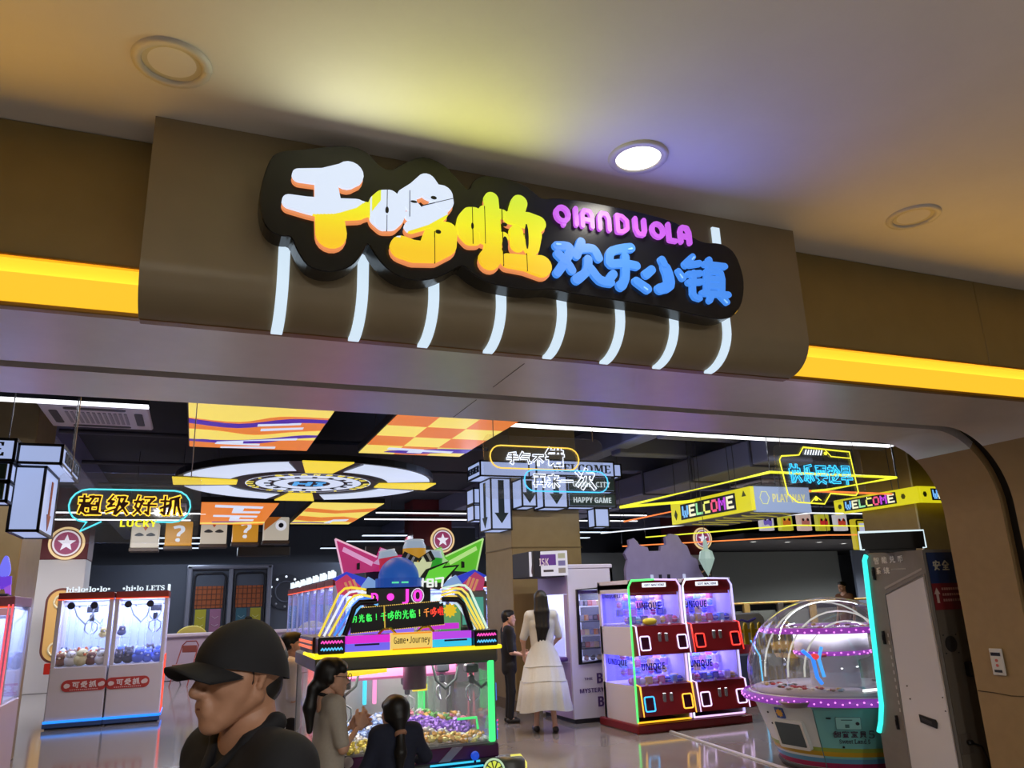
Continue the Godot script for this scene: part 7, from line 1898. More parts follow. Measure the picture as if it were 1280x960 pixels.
# ---- the round sweet machine under a clear dome
func build_sweet_machine() -> void:
	var at := Vector3(6.0, 0, -6.42)
	var o := thing("dome_sweet_machine", "round white and teal sweet machine under a clear dome with pink bead lights", "sweet machine", at)
	o.scale = Vector3(1.17, 1, 1.17)
	var R := 0.74
	var ry := 0.64
	var wh := mat(rgb(216, 220, 220), 0.35)
	var te := mat(rgb(120, 190, 190), 0.35)
	var a0 := deg_to_rad(64)     # where the teal sector begins (angle from +x towards +z)
	var prof := [Vector2(0.5, 0.0), Vector2(0.52, 0.06), Vector2(0.6, 0.3), Vector2(0.68, 0.56), Vector2(R, ry - 0.04)]
	obj("base_shell", lathe(S(), prof, Vector3.ZERO, 40, deg_to_rad(150), deg_to_rad(150 + 300)), wh, o)
	obj("teal_panel", lathe(S(), prof, Vector3.ZERO, 12, deg_to_rad(90), deg_to_rad(150)), te, o)
	obj("base_disc", lathe(S(), [Vector2(0.0, 0.0), Vector2(0.52, 0.0), Vector2(0.54, 0.05), Vector2(0.0, 0.05)], Vector3.ZERO, 36), mat(rgb(60, 60, 66), 0.6), o)
	for b: Array in [[0.055, 0.1, rgb(160, 40, 90)], [0.1, 0.14, rgb(90, 150, 190)], [0.16, 0.2, rgb(200, 160, 40)], [0.2, 0.235, rgb(150, 170, 70)]]:
		obj("painted_band", lathe(S(), [Vector2(shell_r(b[0]) + 0.003, b[0]), Vector2(shell_r(b[1]) + 0.003, b[1])], Vector3.ZERO, 40), mat(b[2], 0.4), o)
	# rim with beads
	obj("rim", lathe(S(), [Vector2(R, ry - 0.045), Vector2(R + 0.035, ry - 0.02), Vector2(R + 0.035, ry + 0.01), Vector2(R - 0.02, ry + 0.025), Vector2(0.0, ry + 0.025)], Vector3.ZERO, 48), mat(rgb(190, 180, 200), 0.25, 0.3), o)
	obj("bead_channel", lathe(S(), [Vector2(R + 0.036, ry - 0.035), Vector2(R + 0.046, ry + 0.0), Vector2(R + 0.02, ry + 0.035)], Vector3.ZERO, 48), glow(rgb(150, 60, 190), 0.6), o)
	beads(o, R + 0.043, ry + 0.0, 96)
	obj("coin_tray", lathe(S(), [Vector2(0.0, 0.0), Vector2(0.09, 0.0), Vector2(0.12, 0.04), Vector2(0.12, 0.05), Vector2(0.1, 0.045), Vector2(0.0, 0.02)], Vector3(-0.72, ry - 0.04, 0.3), 20), mat(rgb(150, 130, 140), 0.3, 0.5), o)
	# dome
	var D := dome_prof(0.715, 0.72, 16)
	var Dp: Array = [Vector2(0.71, 0.0)]
	for p: Vector2 in D: Dp.append(p + Vector2(0, 0.17))
	obj("dome", lathe(S(), Dp, Vector3(0, ry + 0.02, 0), 48), pane(Color(0.92, 0.94, 1), 0.05), o)
	obj("dome_edge", path(S(), ring3y(0.715, ry + 0.03, 48), 0.009, 5, true), mat(rgb(220, 220, 230), 0.2), o)
	# arcs inside the dome that carry light
	for k: Array in [[0.69, -0.05, 0.5], [0.6, 0.12, 0.6], [0.5, 0.2, 0.5]]:
		var pts := []
		for i in 19:
			var a := PI * i / 18
			pts.append(Vector3(cos(a) * k[0], ry + 0.19 + sin(a) * k[0] * 0.97, k[1]))
		obj("arch_hoop", path(S(), pts, 0.008, 5), glow(rgb(245, 245, 235), 0.55), o)
	# inner turntable tower
	obj("inner_deck", lathe(S(), [Vector2(0.0, 0.0), Vector2(0.66, 0.0), Vector2(0.68, 0.03), Vector2(0.0, 0.04)], Vector3(0, ry + 0.03, 0), 40), mat(rgb(206, 202, 214), 0.3), o)
	obj("deck_lamp", box(Vector3(-0.1, ry + 0.085, 0.56), Vector3(0.34, 0.022, 0.02), 0.005), glow(rgb(255, 255, 255), 1.6), o)
	obj("tower", lathe(S(), [Vector2(0.2, 0.06), Vector2(0.2, 0.3), Vector2(0.3, 0.34), Vector2(0.3, 0.58), Vector2(0.0, 0.58)], Vector3(0, ry, 0), 32), mat(rgb(206, 206, 216), 0.35), o)
	obj("upper_tray", lathe(S(), [Vector2(0.0, 0.0), Vector2(0.52, 0.0), Vector2(0.56, 0.03), Vector2(0.56, 0.06), Vector2(0.5, 0.06), Vector2(0.48, 0.03), Vector2(0.0, 0.03)], Vector3(0, ry + 0.58, 0), 40), pane(Color(0.9, 0.9, 1), 0.25), o)
	obj("bead_channel", lathe(S(), [Vector2(0.56, 0.575), Vector2(0.57, 0.6), Vector2(0.56, 0.63)], Vector3(0, ry, 0), 40), glow(rgb(170, 60, 200), 0.6), o)
	beads(o, 0.575, ry + 0.6, 64)
	obj("bead_channel", lathe(S(), [Vector2(0.302, 0.36), Vector2(0.308, 0.38), Vector2(0.302, 0.4)], Vector3(0, ry, 0), 32), glow(rgb(170, 60, 200), 0.6), o)
	beads(o, 0.31, ry + 0.38, 36)
	obj("inner_wall", lathe(S(), [Vector2(0.4, 0.06), Vector2(0.4, 0.22)], Vector3(0, ry, 0), 24, 0.4, PI + 1.0), pane(Color(0.85, 0.9, 1), 0.2), o)
	for s: float in [0.12, 0.3]: obj("chute", path(S(), [Vector3(s, ry + 0.52, 0.34), Vector3(s + 0.06, ry + 0.48, 0.4), Vector3(s + 0.08, ry + 0.1, 0.44)], 0.014, 6), mat(rgb(170, 210, 220), 0.25), o)
	# crane arm with blue outline
	obj("arm", path(S(), [Vector3(-0.1, ry + 0.36, 0.1), Vector3(-0.48, ry + 0.38, 0.3)], 0.018, 6), mat(rgb(180, 40, 60), 0.4), o)
	obj("grab_light", path(S(), [Vector3(-0.6, ry + 0.44, 0.32), Vector3(-0.52, ry + 0.36, 0.34), Vector3(-0.5, ry + 0.2, 0.34), Vector3(-0.46, ry + 0.14, 0.34)], 0.016, 6), glow(rgb(50, 140, 255), 1.1), o)
	obj("grab_light", path(S(), [Vector3(-0.42, ry + 0.46, 0.34), Vector3(-0.47, ry + 0.36, 0.35), Vector3(-0.44, ry + 0.2, 0.35)], 0.014, 6), glow(rgb(70, 170, 255), 1.1), o)
	obj("grab_hub", ball(S(), Vector3(-0.5, ry + 0.38, 0.34), Vector3(0.04, 0.03, 0.03), 10, 6), glow(rgb(240, 60, 60), 0.9), o)
	area(at + Vector3(0, ry + 0.56, 0.0), Vector3.DOWN, 0.8, 0.8, rgb(240, 235, 250), 0.35)
	omni(at + Vector3(0, ry + 0.72, 0.2), rgb(240, 190, 255), 0.05, 0.1)
	# front details, placed round the shell by angle
	var F := func(deg: float, y: float, out: float) -> Transform3D:
		var a := deg_to_rad(deg)
		var n := Vector3(cos(a), 0, sin(a))
		var tilt := 0.28
		return Transform3D(Basis(Vector3.UP, PI / 2 - a) * Basis(Vector3.RIGHT, tilt), n * (shell_r(y) + out) + Vector3(0, y, 0))
	X = F.call(172, 0.33, 0.0)
	obj("prize_door", prism(S(), rrect(Vector2.ZERO, 0.3, 0.27, 0.015, 2), -0.02, 0.015), wh, o)
	obj("door_window", prism(S(), rrect(Vector2.ZERO, 0.25, 0.21, 0.008, 2), 0.0, 0.018), mat(rgb(70, 84, 92), 0.08), o)
	X = F.call(176, 0.515, 0.0)
	obj("round_sticker_plate", prism(S(), rrect(Vector2.ZERO, 0.09, 0.1, 0.006, 2), -0.01, 0.006), mat(rgb(50, 80, 150), 0.4), o)
	obj("flower_print", prism(S(), star(Vector2.ZERO, 0.04, 8, 0.7), 0.006, 0.009), mat(rgb(226, 170, 60), 0.5), o)
	X = F.call(129, 0.46, 0.002)
	obj("control_plate", prism(S(), rrect(Vector2(0.0, 0.0), 0.18, 0.11, 0.006, 2), -0.006, 0.004), mat(rgb(150, 206, 204), 0.35), o)
	obj("plate_line", path(S(), ring3(rrect(Vector2.ZERO, 0.18, 0.11, 0.006, 2), 0.004), 0.0018, 4, true), mat(rgb(60, 100, 110), 0.5), o)
	obj("lock", prism(S(), ngon(Vector2(0.065, 0.0), 0.014, 0.014, 12), 0.0, 0.01), mat(rgb(70, 70, 80), 0.3, 0.6), o)
	obj("small_print", bx(bx(S(), Vector3(-0.01, 0.03, 0.005), Vector3(0.08, 0.008, 0.003)), Vector3(-0.01, -0.025, 0.005), Vector3(0.03, 0.03, 0.003)), mat(rgb(70, 110, 110), 0.5), o)
	X = F.call(141, 0.5, 0.002)
	obj("slot", bx(S(), Vector3(0, 0.0, 0.004), Vector3(0.035, 0.012, 0.008)), mat(rgb(40, 60, 66), 0.4), o)
	X = F.call(126, 0.345, 0.004)
	var st := S()
	writing(st, "甜蜜宝贝", Vector2(-0.03, 0.02), 0.062, 0.0055, 0.062, 0.0, 0.004)
	obj("lettering", st, mat(rgb(70, 40, 66), 0.5), o)
	var b := Transform3D(X)
	X = Transform3D()
	for k: Array in [["5", 0.065, 0.04, Vector3(0.125, 0.02, 0.002)], ["Sweet Land 5", 0.034, 0.22, Vector3(0.0, -0.045, 0.002)]]:
		var t := words("lettering", k[0], k[1], k[2], 0.004, mat(rgb(60, 50, 70), 0.5), Vector3.ZERO, o, "Droid Serif", false)
		t.transform = b * Transform3D(Basis.from_scale(t.scale), k[3] - Basis.from_scale(t.scale) * t.mesh.get_aabb().get_center())
	for k: Array in [[190, 0.5], [190, 0.4], [104, 0.25], [134, 0.25]]:
		X = F.call(k[0], k[1], 0.0)
		obj("screw", prism(S(), ngon(Vector2.ZERO, 0.009, 0.009, 8), 0.0, 0.008), mat(rgb(40, 40, 46), 0.4), o)
	X = Transform3D()
	obj("panel_joint", path(S(), joint_line(150), 0.004, 4), mat(rgb(90, 130, 134), 0.5), o)
	obj("panel_joint", path(S(), joint_line(90), 0.004, 4), mat(rgb(90, 130, 134), 0.5), o)
	# sweets lying inside
	var cs := [rgb(170, 60, 60), rgb(220, 210, 190), rgb(90, 70, 50), rgb(200, 170, 90), rgb(120, 150, 170), rgb(220, 220, 226), rgb(190, 40, 50), rgb(140, 120, 100)]
	for i in 90:
		var a := rng.randf_range(0.1, PI * 1.25)
		var r := rng.randf_range(0.36, 0.62)
		if i > 70:
			a = rng.randf_range(0, TAU); r = rng.randf_range(0.2, 0.46)
		var s := thing("wrapped_sweet", "%s sweet, %s, %s under the clear dome" % [SC[i % 8], ["at the kiosk side", "front right", "front", "front left", "left", "rear left", "rear", "rear right"][int(fposmod(a - 0.2, TAU) / TAU * 8.0)], ("inner lower deck" if r < 0.48 else "outer lower deck") if i <= 70 else ("middle of the raised tray" if r < 0.34 else "rim of the raised tray")], "sweet", at + Vector3(cos(a) * r * 1.17, (ry + 0.085) if i <= 70 else ry + 0.625, sin(a) * r * 1.17), rng.randf_range(0, TAU), "sweets on the lower deck of the dome" if i <= 70 else "sweets on the raised tray of the dome")
		obj("wrapper", bx(S(), Vector3.ZERO, Vector3(0.045, 0.02, 0.03), 0.006), mat(cs[i % 8], 0.3), s)
		for e: float in [-1, 1]: obj("crimp", bx(S(), Vector3(e * 0.027, 0, 0), Vector3(0.01, 0.004, 0.03)), mat(cs[i % 8], 0.3), s)

func buckled() -> StandardMaterial3D:
	var m := mat(rgb(224, 223, 230), 0.11, 0.2).duplicate() as StandardMaterial3D
	var n := FastNoiseLite.new(); n.seed = 3; n.frequency = 0.012; n.fractal_octaves = 2
	var t := NoiseTexture2D.new(); t.width = 256; t.height = 256; t.seamless = true; t.noise = n; t.as_normal_map = true; t.bump_strength = 2.0
	m.normal_enabled = true; m.normal_texture = t; m.normal_scale = 0.5
	m.uv1_triplanar = true; m.uv1_scale = Vector3.ONE * 0.9
	return m

func shell_r(y: float) -> float:
	var q := [[0.0, 0.5], [0.06, 0.52], [0.3, 0.6], [0.56, 0.68], [0.64, 0.745]]
	for i in 4:
		if y <= q[i + 1][0]: return lerpf(q[i][1], q[i + 1][1], (y - q[i][0]) / (q[i + 1][0] - q[i][0]))
	return 0.745

func joint_line(deg: float) -> Array:
	var a := deg_to_rad(deg)
	var r := []
	for y: float in [0.02, 0.3, 0.56, 0.59]: r.append(Vector3(cos(a) * (shell_r(y) + 0.001), y, sin(a) * (shell_r(y) + 0.001)))
	return r

func ring3y(r: float, y: float, n: int) -> Array:
	var q := []
	for i in n: q.append(Vector3(cos(TAU * i / n) * r, y, sin(TAU * i / n) * r))
	return q

func beads(o: Node3D, r: float, y: float, n: int) -> void:
	var st := S()
	for i in n:
		var a := TAU * i / n
		var j := 0.008 * (1 if i % 2 == 0 else -1)
		ball(st, Vector3(cos(a) * r, y + j, sin(a) * r), Vector3.ONE * 0.008, 6, 4)
	var b := obj("bead_lights", st, glow(rgb(250, 140, 255), 1.6), o)
	b.set_meta("kind", "stuff")

# ---- coin exchange kiosk
func build_kiosk() -> void:
	var x0 := 5.59
	var o := thing("coin_kiosk", "grey coin exchange kiosk with a mirrored side door and a teal light edge", "kiosk", Vector3(x0, 0, -4.8))
	var gr := noisy(rgb(124, 119, 114), rgb(131, 126, 121), 1.2, 0.4, 0.1, 31)
	# outline of the side (z towards the hall is -), swept along x
	var side := [Vector2(0.0, 0.0), Vector2(0.0, 1.91), Vector2(-0.57, 1.91), Vector2(-0.6, 1.86), Vector2(-0.66, 0.62), Vector2(-0.74, 0.42), Vector2(-0.74, 0.0)]
	var q := PackedVector2Array()
	for p: Vector2 in side: q.append(Vector2(-p.x, p.y))
	X = Transform3D(Basis(Vector3.UP, PI / 2), Vector3(0.3, 0, 0))
	obj("cabinet", prism(S(), q, -0.3, 0.3), gr, o)
	X = Transform3D()
	var st := S()
	var tp := [Vector3(0.02, 1.84, -0.625), Vector3(0.02, 1.9, -0.6), Vector3(0.02, 1.925, -0.57)]
	obj("teal_light", path(S(), [Vector3(-0.012, 1.9, -0.585), Vector3(-0.012, 1.86, -0.612), Vector3(-0.012, 0.64, -0.672), Vector3(-0.012, 0.5, -0.71), Vector3(-0.012, 0.42, -0.745)], 0.021, 8), glow(rgb(60, 240, 225), 1.25), o)
	X = Transform3D(Basis(Vector3.UP, -PI / 2), Vector3.ZERO)   # side face: drawing x -> +z ... mirrored below
	# side face lies on x = 0 facing -x; drawing x runs towards the viewer (+z)
	var f := Transform3D(Basis(Vector3(0, 0, 1), Vector3(0, 1, 0), Vector3(-1, 0, 0)), Vector3.ZERO)
	X = f
	obj("mirror_door", prism(S(), pts2([-0.46, 0.06, -0.44, 1.45, -0.44, 1.55, -0.03, 1.69, -0.012, 0.06]), 0.0, 0.008), buckled(), o)
	obj("frame_line", path(S(), ring3(pts2([-0.47, 0.05, -0.452, 1.56, -0.022, 1.715, -0.006, 0.05]), 0.004), 0.004, 4, true), mat(rgb(150, 146, 146), 0.4, 0.4), o)
	obj("slant_strip", prism(S(), pts2([-0.445, 1.6, -0.03, 1.745, -0.03, 1.765, -0.445, 1.62]), 0.0, 0.004), mat(rgb(160, 152, 146), 0.4), o)
	obj("door_handle", prism(S(), pts2([-0.29, 0.61, -0.285, 0.55, -0.14, 0.52, -0.13, 0.56, -0.14, 0.585]), 0.0, 0.02), mat(rgb(16, 16, 18), 0.4), o)
	obj("handle_recess", prism(S(), pts2([-0.265, 0.59, -0.265, 0.57, -0.17, 0.545, -0.17, 0.565]), 0.018, 0.024), mat(rgb(50, 50, 54), 0.3), o)
	st = S()
	writing(st, "智能兑币", Vector2(-0.36, 1.85), 0.062, 0.0075, 0.085, 0.0, 0.003)
	writing(st, "系统", Vector2(-0.44, 1.76), 0.062, 0.0075, 0.085, 0.0, 0.003)
	obj("lettering", st, mat(rgb(226, 222, 216), 0.5), o)
	st = S()
	for i in 12: prism(st, rrect(Vector2(-0.34 + i * 0.013, 1.765), 0.009, 0.012, 0.001, 1), 0.0, 0.003)
	for i in 11: prism(st, rrect(Vector2(-0.49, 0.62 + i * 0.06), 0.012, 0.03, 0.001, 1), 0.0, 0.003)
	obj("small_print", st, mat(rgb(180, 176, 172), 0.5), o)
	for y: float in [1.74, 1.2, 0.52]:
		obj("hinge", bx(bx(S(), Vector3(-0.535, y, 0.008), Vector3(0.022, 0.11, 0.02), 0.004), Vector3(-0.535, y, 0.016), Vector3(0.012, 0.05, 0.02), 0.003), mat(rgb(34, 32, 34), 0.3, 0.5), o)
	st = S()
	for p: Vector2 in [Vector2(-0.37, 0.82), Vector2(-0.36, 0.72), Vector2(-0.04, 0.76), Vector2(-0.035, 0.66)]: prism(st, ngon(p, 0.006, 0.006, 8), 0.008, 0.012)
	obj("rivets", st, mat(rgb(60, 58, 62), 0.4), o)
	X = Transform3D()
	# back face (towards the mall), partly behind the arch
	obj("back_panel", box(Vector3(0.31, 0.95, 0.003), Vector3(0.56, 1.86, 0.006)), mat(rgb(96, 88, 78), 0.5), o)
	obj("vent_fan", prism(S(), ngon(Vector2(0.13, 1.16), 0.062, 0.062, 20), 0.004, 0.014), mat(rgb(34, 32, 32), 0.5), o)
	for p: Vector2 in [Vector2(0.06, 1.23), Vector2(0.2, 1.23), Vector2(0.06, 1.09), Vector2(0.2, 1.09)]: obj("screw", prism(S(), ngon(p, 0.006, 0.006, 8), 0.004, 0.012), mat(rgb(40, 40, 40), 0.4), o)
	obj("black_box", box(Vector3(0.29, 0.96, 0.03), Vector3(0.11, 0.11, 0.06), 0.01), mat(rgb(18, 18, 20), 0.4), o)
	obj("outlet_plate", box(Vector3(0.1, 0.42, 0.008), Vector3(0.13, 0.15, 0.012), 0.004), mat(rgb(86, 78, 70), 0.4), o)
	obj("plug", box(Vector3(0.12, 0.43, 0.03), Vector3(0.05, 0.035, 0.04), 0.01), mat(rgb(14, 14, 16), 0.4), o)
	obj("power_cord", path(S(), [Vector3(0.13, 0.425, 0.05), Vector3(0.2, 0.4, 0.06), Vector3(0.245, 0.3, 0.06), Vector3(0.25, 0.1, 0.05), Vector3(0.26, 0.01, 0.06)], 0.008, 6), mat(rgb(14, 14, 16), 0.5), o)
	# safety sheet
	obj("sheet_blue", box(Vector3(0.23, 1.76, 0.008), Vector3(0.4, 0.25, 0.004)), mat(rgb(24, 46, 92), 0.5), o)
	obj("sheet_red", box(Vector3(0.23, 1.53, 0.008), Vector3(0.4, 0.21, 0.004)), mat(rgb(116, 26, 34), 0.5), o)
	st = S()
	writing(st, "安全", Vector2(0.17, 1.78), 0.085, 0.01, 0.1, 0.01, 0.013)
	obj("lettering", st, mat(rgb(196, 190, 170), 0.5), o)
	obj("arrow_mark", prism(S(), pts2([0.06, 1.48, 0.085, 1.48, 0.085, 1.55, 0.105, 1.55, 0.072, 1.6, 0.04, 1.55, 0.06, 1.55]), 0.01, 0.013), mat(rgb(190, 170, 160), 0.5), o)
	st = S()
	for r in 3:
		for i in 9: prism(st, rrect(Vector2(0.14 + i * 0.026, 1.59 - r * 0.045), 0.018, 0.02, 0.001, 1), 0.01, 0.012)
	obj("small_print", st, mat(rgb(190, 140, 130), 0.5), o)
	# black board standing on top
	var b := thing("display_board", "small black display board with a white light edge standing on the kiosk", "display board", Vector3(5.62, 1.91, -4.92))
	X = Transform3D(Basis(Vector3.UP, -0.42), Vector3(0.0, 0, -0.2))
	obj("board", bx(S(), Vector3(0.0, 0.1, 0), Vector3(0.56, 0.15, 0.03), 0.004), mat(rgb(12, 12, 14), 0.3), b)
	obj("foot", bx(S(), Vector3(-0.02, 0.012, 0), Vector3(0.4, 0.024, 0.08)), mat(rgb(12, 12, 14), 0.3), b)
	obj("light_edge", path(S(), [Vector3(-0.25, 0.03, 0.018), Vector3(-0.28, 0.03, 0.018), Vector3(-0.28, 0.178, 0.018), Vector3(0.28, 0.178, 0.018), Vector3(0.28, 0.03, 0.018), Vector3(0.25, 0.03, 0.018)], 0.0065, 5), glow(rgb(215, 235, 240), 1.1), b)
	X = Transform3D()
	# switch plate on the arch
	var s := thing("switch_plate", "small white control plate on the brown arch jamb beside the kiosk", "switch plate", Vector3(5.646, 1.05, -4.35))
	X = Transform3D(Basis(Vector3(0, 0, 1), Vector3(0, 1, 0), Vector3(-1, 0, 0)), Vector3.ZERO)
	obj("plate", bx(S(), Vector3(0, 0, 0.008), Vector3(0.1, 0.19, 0.016), 0.004), mat(rgb(206, 204, 200), 0.4), s)
	obj("display", bx(S(), Vector3(0, 0.055, 0.017), Vector3(0.075, 0.024, 0.004)), mat(rgb(24, 26, 40), 0.2), s)
	for i in 2: obj("button", prism(S(), ngon(Vector2(0, 0.01 - i * 0.035), 0.011, 0.011, 12), 0.016, 0.02), mat(rgb(190, 90, 80), 0.4), s)
	obj("key_slot", bx(S(), Vector3(0, -0.065, 0.017), Vector3(0.06, 0.018, 0.006)), mat(rgb(30, 30, 34), 0.3), s)
	X = Transform3D()

# ---------------------------------------------------------------- people
func build_people() -> void:
	var tan_ := noisy(rgb(168, 122, 94), rgb(176, 129, 101), 8.0, 0.5, 0.0, 41)
	var fair := noisy(rgb(206, 160, 134), rgb(214, 168, 142), 8.0, 0.5, 0.0, 42)
	var black := noisy(rgb(10, 10, 16), rgb(14, 14, 20), 9.0, 0.8, 0.0, 43)
	var hang := [Vector3(-0.225, 1.12, -0.03), Vector3(0.225, 1.12, -0.03)]
	var hangw := [Vector3(-0.235, 0.88, 0.05), Vector3(0.235, 0.88, 0.05)]
	# man with the cap
	var o := person(Vector3(0.118, 0, -1.9), -PI / 2 + 0.42, "man in a black baseball cap and dark polo shirt, in profile facing left", {
		"h": 1.575, "hs": 0.98, "skin": tan_, "top": black, "legs": mat(rgb(40, 42, 50), 0.8), "elbows": hang, "wrists": hangw, "cell": 0.011, "fcell": 0.0034, "nod": 0.02, "girth": 1.02, "sleeve": 0.7,
		"hair": [[Vector3(0, 0.02, -0.034), 0.0735, Vector3(0, -0.02, -0.043), 0.054], [Vector3(-0.069, 0.02, 0.012), 0.004, Vector3(-0.071, -0.012, 0.01), 0.003], [Vector3(0.069, 0.02, 0.012), 0.004, Vector3(0.071, -0.012, 0.01), 0.003]]})
	X = o.get_meta("hx")
	var st := S()
	var pr := []
	for i in 13: pr.append(Vector2(cos(PI / 2 * i / 12.0) * 1.0, sin(PI / 2 * i / 12.0)))
	st.set_smooth_group(0)
	for i in 12:
		for j in 32:
			var q := []
			for e: Array in [[i, j], [i, j + 1], [i + 1, j + 1], [i + 1, j]]:
				var a: float = TAU * e[1] / 32.0
				var pp: Vector2 = pr[e[0]]
				var rr := Vector2(0.0885, 0.094 if sin(a) < 0 else 0.112)
				q.append(Vector3(cos(a) * pp.x * rr.x, 0.006 + 0.024 * sin(a) * (1 - pp.y) + pp.y * 0.114, -0.012 + sin(a) * pp.x * rr.y))
			var out: Vector3 = (q[0] + q[2]) * 0.5 - Vector3(0, 0.02, -0.012)
			tri(st, q[0], q[1], q[2], out)
			if i < 11: tri(st, q[0], q[2], q[3], out)
	obj("cap_crown", st, black, o)
	st = S()
	st.set_smooth_group(0)
	var G := []
	for i in 9:
		var row := []
		for j in 13:
			var t := (j - 6) / 6.0
			var a := PI / 2 - t * 1.15
			var root := Vector3(cos(a) * 0.0885, 0.038 - 0.034 * t * t, -0.012 + sin(a) * 0.112)
			var tip := Vector3(t * 0.078, 0.034 - 0.034 * t * t, 0.085 + 0.078 * sqrt(maxf(0.0, 1.0 - t * t * 0.92)))
			row.append(root.lerp(tip, i / 8.0))
		G.append(row)
	for i in 8:
		for j in 12:
			quad(st, G[i][j], G[i][j + 1], G[i + 1][j + 1], G[i + 1][j], Vector3.UP)
			var d := Vector3(0, -0.004, 0)
			quad(st, G[i][j] + d, G[i][j + 1] + d, G[i + 1][j + 1] + d, G[i + 1][j] + d, Vector3.DOWN)
	for j in 12: quad(st, G[8][j], G[8][j + 1], G[8][j + 1] + Vector3(0, -0.004, 0), G[8][j] + Vector3(0, -0.004, 0), Vector3.BACK)
	obj("cap_brim", st, black, o)
	obj("cap_button", ball(S(), Vector3(0, 0.12, -0.012), Vector3(0.009, 0.005, 0.009), 8, 5), black, o)
	X = Transform3D()
	var cp := []
	var cy := 1.338
	flesh([[Vector3(-0.062, cy + 0.03, -0.045), 0.016, Vector3(-0.068, cy, 0.02), 0.016], [Vector3(0.062, cy + 0.03, -0.045), 0.016, Vector3(0.068, cy, 0.02), 0.016], [Vector3(-0.062, cy + 0.03, -0.045), 0.018, Vector3(0.062, cy + 0.03, -0.045), 0.018], [Vector3(-0.068, cy, 0.02), 0.014, Vector3(-0.02, cy - 0.055, 0.07), 0.012], [Vector3(0.068, cy, 0.02), 0.014, Vector3(0.02, cy - 0.055, 0.07), 0.012]], 0.006, 140.0, cp)
	skin("collar", cp, black, o)
	# girl with the ponytail and glasses
	var hairy := hair_cap()
	var pony: Array = hairy.duplicate()
	pony.append([Vector3(0, -0.015, -0.09), 0.028, Vector3(0, -0.06, -0.115), 0.032]); pony.append([Vector3(0, -0.06, -0.115), 0.032, Vector3(0.0, -0.17, -0.125), 0.038]); pony.append([Vector3(0, -0.17, -0.125), 0.036, Vector3(0.0, -0.3, -0.11), 0.018])
	o = person(Vector3(0.765, 0, -4.8), PI / 2 + 0.22, "girl with a ponytail and glasses in a grey t-shirt, hands raised at the candy machine", {
		"h": 1.32, "hs": 0.93, "fem": 1.0, "skin": fair, "top": noisy(rgb(176, 168, 156), rgb(184, 176, 164), 9.0, 0.9, 0.0, 44), "legs": mat(rgb(40, 42, 56), 0.8), "girth": 0.72, "shoulders": 0.15, "ease": 0.018,
		"elbows": [Vector3(-0.2, 1.1, 0.03), Vector3(0.2, 1.1, 0.04)], "wrists": [Vector3(-0.09, 1.215, 0.19), Vector3(0.07, 1.2, 0.2)], "palms": [Vector3(1, 0, -0.2), Vector3(-1, 0, -0.2)], "curl": [0.35, 0.4], "hcell": 0.004, "sleeve": 0.85, "fcell": 0.0042, "nod": 0.08,
		"hair": pony})
	X = o.get_meta("hx")
	st = S()
	for s: float in [-1, 1]:
		path(st, ring3(ngon(Vector2(0.033 * s, 0.006), 0.024, 0.02, 14), 0.096), 0.0022, 5, true)
		path(st, [Vector3(0.057 * s, 0.01, 0.094), Vector3(0.076 * s, 0.01, 0.04), Vector3(0.08 * s, 0.012, -0.01)], 0.0018, 4)
	path(st, [Vector3(-0.009, 0.01, 0.097), Vector3(0.009, 0.01, 0.097)], 0.0018, 4)
	obj("glasses", st, mat(rgb(30, 28, 30), 0.3, 0.4), o)
	X = Transform3D()
	obj("neck_band", path(S(), ring3y2(0.052, 0.05, 1.125, -0.022), 0.009, 6, true), mat(rgb(20, 20, 22), 0.8), o)
	# small girl seen from behind
	var low: Array = hairy.duplicate()
	low.append([Vector3(0, -0.02, -0.075), 0.05, Vector3(0, -0.085, -0.095), 0.026]); low.append([Vector3(0, -0.1, -0.1), 0.026, Vector3(0.01, -0.2, -0.13), 0.036]); low.append([Vector3(0.01, -0.2, -0.13), 0.034, Vector3(0.02, -0.34, -0.13), 0.014])
	o = person(Vector3(1.13, 0, -4.72), PI + 0.12, "small girl in a navy top with a low ponytail, seen from behind", {
		"h": 1.1, "hs": 0.92, "fem": 1.0, "skin": fair, "top": noisy(rgb(30, 36, 56), rgb(36, 42, 64), 9.0, 0.85, 0.0, 45), "legs": mat(rgb(30, 32, 40), 0.8), "girth": 0.8, "shoulders": 0.165, "ease": 0.022,
		"elbows": [Vector3(-0.3, 1.17, 0.03), Vector3(0.27, 1.1, 0.03)], "wrists": [Vector3(-0.25, 1.08, 0.25), Vector3(0.14, 1.06, 0.25)], "palms": [Vector3(0.2, -1, 0), Vector3(-0.2, -1, 0)], "sleeve": 1.5, "fcell": 0.0045, "hair": low})
	X = o.get_meta("hx")
	obj("scrunchie", torus(Vector3(0, -0.088, -0.092), 0.022, 0.014, 0.5), mat(rgb(176, 130, 104), 0.8), o)
	X = Transform3D()
	# boy in white, further back
	var crop := [[Vector3(0, 0.048, -0.033), 0.075, Vector3(0, 0.055, 0.015), 0.07], [Vector3(0, 0.01, -0.045), 0.06, Vector3(0, -0.02, -0.05), 0.048], [Vector3(-0.03, 0.085, 0.055), 0.024, Vector3(0.03, 0.085, 0.055), 0.024], [Vector3(0.05, 0.03, -0.02), 0.032, Vector3(0.058, 0.0, -0.03), 0.024], [Vector3(-0.05, 0.03, -0.02), 0.032, Vector3(-0.058, 0.0, -0.03), 0.024]]
